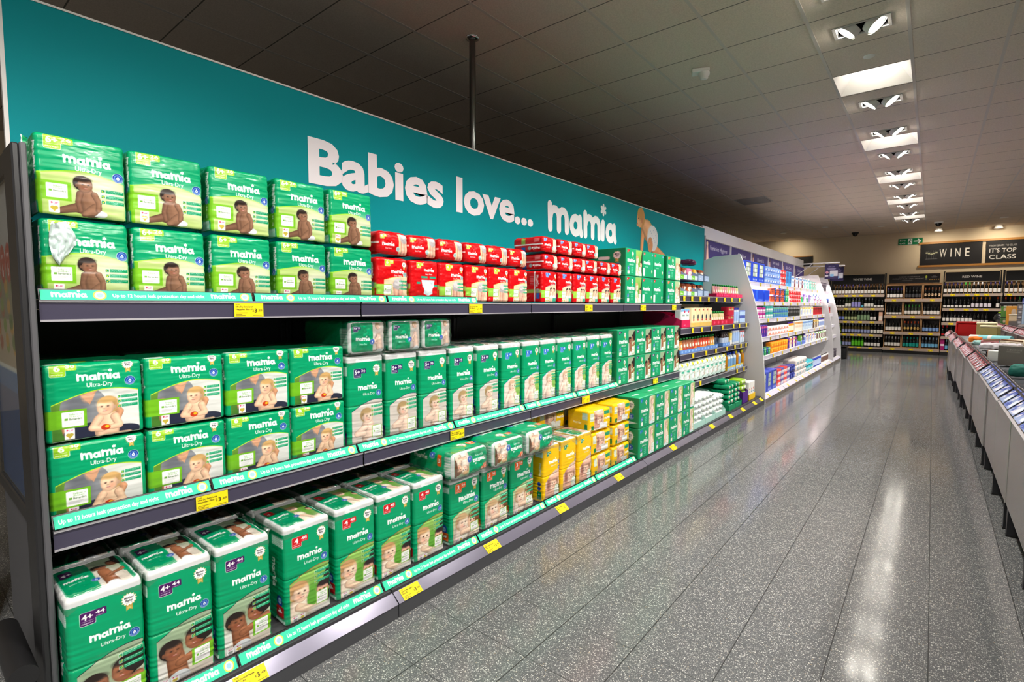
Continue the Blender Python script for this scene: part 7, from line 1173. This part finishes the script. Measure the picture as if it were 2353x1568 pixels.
for k, (x, y, rz, h, l) in enumerate(((0.70, 11.45, -0.35, 0.21, 'olive folded stool with cream edge beside the red storage box'), (0.70, 10.75, -0.6, 0.18, 'olive folded stool leaning in front of its twin in the aisle bins'))): t = stand('folding_stool', (x, y, ZF + 0.105 + 0.016), l, 'stool', rz); bx(t, 'side', (-0.12, 0.12, -0.04, 0.04, 0, h), olive, 0.01); bx(t, 'padded_top', (-0.125, 0.125, -0.045, 0.045, h, h + 0.035), cre, 0.012)
roll('textile_roll', (0.52, 9.50, 0.908), (0.82, 9.30, 0.912), 0.045, mat('aqua_cloth', (130, 200, 206), 0.8), 'aqua rolled textile lying across the aisle bins', 'roll', mat('white_cloth', (230, 228, 222), 0.8)); roll('textile_roll', (0.44, 9.85, 0.902), (0.64, 9.72, 0.902), 0.04, MATS['white_cloth'], 'white rolled textile behind the aqua roll', 'roll')
soft('orange_cloth', 120, 110, 80, (236, 120, 20), (0.46, 9.2, 0.858), 'crumpled orange cloth beside the aqua roll', 'cloth', 301, 0.4, 9); soft('mint_cloth', 150, 110, 60, (150, 196, 190), (0.50, 8.85, 0.846), 'small mint folded cloth below the orange one', 'cloth', 302, -0.5, 6)
soft('pink_bag', 150, 110, 80, (176, 110, 112), (0.56, 8.52, 0.858), 'dusty pink cloth bag with brown straps in the aisle bin', 'bag', 303, -0.5, 7); soft('white_garment', 330, 200, 75, (226, 220, 226), (0.605, 7.80, 0.858), 'white folded garment on a wooden hanger', 'garment', 304, -0.3, 9); soft('beige_garment', 260, 150, 100, (206, 190, 166), (0.76, 8.2, 0.858), 'beige garment bundle behind the white one', 'garment', 305, -0.5, 9)
t = stand('wooden_hanger', (0.605, 7.74, 0.968), 'wooden hanger lying on the white garment', 'hanger', -0.3); q = MB(); q.tube((-0.16, 0.02, 0), (0.0, -0.01, 0.012), 0.009, mat('hanger_wood', (140, 96, 62), 0.5), n=8); q.tube((0.0, -0.01, 0.012), (0.16, 0.03, 0.0), 0.009, MATS['hanger_wood'], n=8); q.obj('shoulder_bar', t); q = MB(); q.tube((0, -0.01, 0.012), (0.0, -0.07, 0.016), 0.003, chrome, n=6); q.obj('hook', t)
t = stand('wooden_tray', (0.60, 7.05, 0.838), 'brown wooden tray with orange picture in the aisle bin', 'tray', -0.4); bx(t, 'base', (-0.13, 0.15, -0.05, 0.10, 0, 0.02), mat('tray_wood', (122, 78, 44), 0.5)); bx(t, 'rim', (-0.14, 0.16, -0.06, -0.05, 0, 0.07), mat('tray_rim', (186, 110, 40), 0.5)); bx(t, 'picture', (-0.09, 0.08, -0.0615, -0.0605, 0.012, 0.05), mat('tray_orange', (226, 150, 50), 0.5), 0)
c = Cv(160, 90, 5, (232, 232, 230)); c.text('n', 110, 24, 60, (40, 130, 90), 0.03); crt('wh_c', 160, 90, 120, c, (232, 232, 230), (0.52, 6.62, 0.838), 'white carton with a green letter beside the grey box', -0.4)
c = Cv(190, 170, 5, (104, 98, 94)); c.text('KIRKTON', 60, 130, 20, (170, 164, 160), 0.0, 0, 100); c.rect(60, 116, 150, 121, (150, 144, 140)); crt('gr_c', 190, 170, 120, c, (104, 98, 94), (0.57, 6.12, 0.838), 'taupe grey carton with small lettering standing in the aisle bin', -0.55)
def pushseat(loc, rz, s, label):
    t = stand('pushchair_seat', loc, label, 'pushchair seat', rz); q = MB(); q.prism([(0.0, -0.22 * s), (0.0, 0.20 * s), (0.14 * s, 0.24 * s), (0.52 * s, 0.36 * s), (0.56 * s, 0.30 * s), (0.24 * s, 0.10 * s), (0.16 * s, -0.22 * s)], 0, -0.17 * s, 0.17 * s, blackf); o = q.obj('padded_seat', t)
    m_ = o.modifiers.new('round', 'BEVEL'); m_.width = 0.03 * s; m_.segments = 3
    for sx in (-1, 1):
        q = MB(); pts = [(sx * 0.19 * s, -0.26 * s, 0.02), (sx * 0.20 * s, -0.16 * s, 0.20 * s), (sx * 0.20 * s, 0.10 * s, 0.30 * s), (sx * 0.19 * s, 0.34 * s, 0.56 * s), (sx * 0.17 * s, 0.40 * s, 0.62 * s)]
        for a, c_ in zip(pts[:-1], pts[1:]): q.tube(a, c_, 0.014 * s, blackp, n=10)
        q.obj('frame_tube', t); q = MB(); q.tube((sx * 0.20 * s, -0.02 * s, 0.26 * s), (sx * 0.235 * s, -0.02 * s, 0.26 * s), 0.045 * s, blackp, n=16); q.obj('hinge_knob', t)
    q = MB(); q.tube((-0.2 * s, -0.16 * s, 0.22 * s), (0.2 * s, -0.16 * s, 0.22 * s), 0.018 * s, blackp, n=12); q.obj('bumper_bar', t)
    q = MB(); q.box(-0.05 * s, -0.02 * s, 0.16 * s, 0.20 * s, 0.2 * s, 0.44 * s, dsteel); q.box(0.02 * s, 0.05 * s, 0.16 * s, 0.20 * s, 0.2 * s, 0.44 * s, dsteel); q.obj('harness', t); return t
pushseat((0.72, 4.95, 0.845), -0.75, 0.58, 'black pushchair seat propped up in the aisle bin'); pushseat((0.70, 3.75, 0.85), 0.6, 0.40, 'second black pushchair seat nearer the corner of the photo')
soft('teal_pouch', 110, 80, 90, (40, 110, 100), (0.53, 5.42, 0.810), 'small dark teal pouch tucked beside the pushchair seat', 'pouch', 311, -0.4, 6); roll('black_tube', (0.475, 7.30, 0.866), (0.525, 7.20, 0.884), 0.026, blackp, 'short black tube lying by the bin rail', 'tube')
# second row goods
for k, (y, L, x, h, col, l) in enumerate(((7.8, 1300, 1.125, 150, (50, 52, 60), 'dark bedding in the nearest bin of the second row'), (9.4, 1300, 1.107, 170, (90, 90, 96), 'grey bedding in the second bin of the second row'), (11.0, 1300, 1.089, 190, (70, 76, 84), 'slate bedding under the long handles'), (12.2, 500, 1.07, 190, (120, 116, 116), 'taupe bedding before the stacked grey cartons'))): soft('bedding_pack', 560, L, h, col, (x + 0.365, y, ZG + 0.003), l, 'bedding', 330 + k, 0, 8)
c = Cv(230, 88, 9, (96, 92, 92)); c.rect(18, 22, 60, 62, (190, 186, 184)); me = block('printed_carton', 230, 88, 200, 3, c, None, None, (96, 92, 92), px=30, material=CARD)
for i in range(6): t = empty('flat_carton', (1.31, 12.85, ZG + 0.001 + i * 0.0905), -0.35); link('printed_carton', me, t); tag(t, 'dark grey flat carton, %s from the bottom of its stack in the second bin row' % ORD[i], 'box', 'stacked grey cartons')
crt('nvb', 130, 100, 120, small_art(130, 100, 8, (40, 60, 140), ((0.2, 0.3, WHITE), (0.5, 0.6, (150, 170, 220)))), (40, 60, 140), (1.31, 12.85, ZG + 0.001 + 6 * 0.0905 + 0.001), 'navy box with pale lettering on top of the grey carton stack', -0.35)
for k, (x, y, z, w, h, d, col, acc, l, rz) in enumerate(((1.20, 15.2, ZG, 100, 250, 110, (60, 110, 40), (30, 60, 20), 'green carton with dark bands, lower of two in the second bin row', -0.3), (1.20, 15.2, ZG + 0.253, 100, 250, 110, (70, 130, 40), (30, 60, 20), 'green carton with dark bands, upper of two in the second bin row', -0.3), (1.28, 14.55, ZG, 200, 510, 110, (216, 150, 30), (186, 150, 110), 'tall amber carton with dog picture beside the green ones', -0.4))): crt('bb%d' % k, w, h, d, small_art(w, h, 8, col, ((0.0, 0.12, acc),), ((0.6, 0.75, 0.2, 0.14, (206, 186, 160)),)), col, (x, y, z + 0.001), l, rz)
roll('yoga_mat', (1.10, 14.66, ZG + 0.513 + 0.048), (1.42, 14.46, ZG + 0.513 + 0.048), 0.045, blackp, 'black rolled mat lying across the amber carton', 'roll')
t = stand('cycle_helmet', (1.22, 15.95, 1.045), 'lime and black cycle helmet on top of the second bin row', 'helmet', 0.4); q = MB(); q.lathe([(0.13, 0.0), (0.135, 0.04), (0.115, 0.10), (0.07, 0.14), (0.01, 0.155)], mat('helmet_black', (30, 32, 36), 0.3), 20, sy=1.25); q.obj('shell', t)
for a in range(5): q = MB(); an = -0.7 + 0.35 * a; q.tube((0.11 * sin(an), -0.14 * cos(an), 0.05), (0.05 * sin(an), 0.06, 0.16), 0.014, mat('lime_plastic', (176, 230, 20), 0.35), n=8); q.obj('rib', t)
bx(stand('helmet_carton', (1.22, 15.95, ZG + 0.001), 'plain grey carton under the cycle helmet', 'box'), 'carton_body', (-0.09, 0.2, -0.18, 0.18, 0, 0.205), greyc)
t = stand('cream_box', (1.27, 13.75, ZG + 0.224), 'cream lidded box tilted on the second bin row', 'box', -0.5); bx(t, 'body', (-0.08, 0.08, -0.12, 0.12, 0, 0.11), mat('cream_card', (216, 196, 160), 0.6)); bx(t, 'lid', (-0.085, 0.085, -0.125, 0.125, 0.11, 0.135), mat('cream_lid', (236, 226, 206), 0.6)); bx(stand('carton_block', (1.27, 13.75, ZG + 0.001), 'grey carton supporting the cream lidded box', 'box', -0.5), 'carton_body', (-0.082, 0.082, -0.122, 0.122, 0, 0.22), greyc)
for k in range(4): roll('tool_handle', (1.20 + 0.045 * k, 11.1 + 0.10 * k, 1.065 + 0.006 * k), (1.50, 11.3 + 0.10 * k, 1.15 + 0.006 * k), 0.010, chrome if k % 2 else MATS['white_cloth'], '%s long handle, %s across the second bin row' % (('pale', 'chrome')[k % 2], ORD[k]), 'handle')
soft('blue_pack', 160, 130, 80, (60, 110, 150), (1.24, 10.7, ZG + 0.21), 'blue plastic pack on the slate bedding', 'pack', 320, -0.3, 7); soft('white_pack', 150, 120, 70, (210, 216, 220), (1.42, 10.75, ZG + 0.21), 'white plastic pack beside the blue one in the second bin row', 'pack', 321, -0.6, 7)
crt('lbx', 190, 540, 180, small_art(190, 540, 10, (170, 196, 224), ((0.0, 0.3, (190, 60, 70)),), ((0.5, 0.7, 0.3, 0.1, WHITE),)), (170, 196, 224), (1.33, 12.62, ZG + 0.001), 'tall pale blue carton at the very edge of the photo', -0.3)
# ---------------------------------------------------------------- prototypes never placed are removed
for d in (PK, ):
    for k in d:
        for t, used in d[k]:
            if not used:
                for c in list(t.children_recursive): bpy.data.objects.remove(c)
                bpy.data.objects.remove(t)
for k in PROTO:
    t, used = PROTO[k]
    if not used:
        for c in list(t.children_recursive): bpy.data.objects.remove(c)
        bpy.data.objects.remove(t)
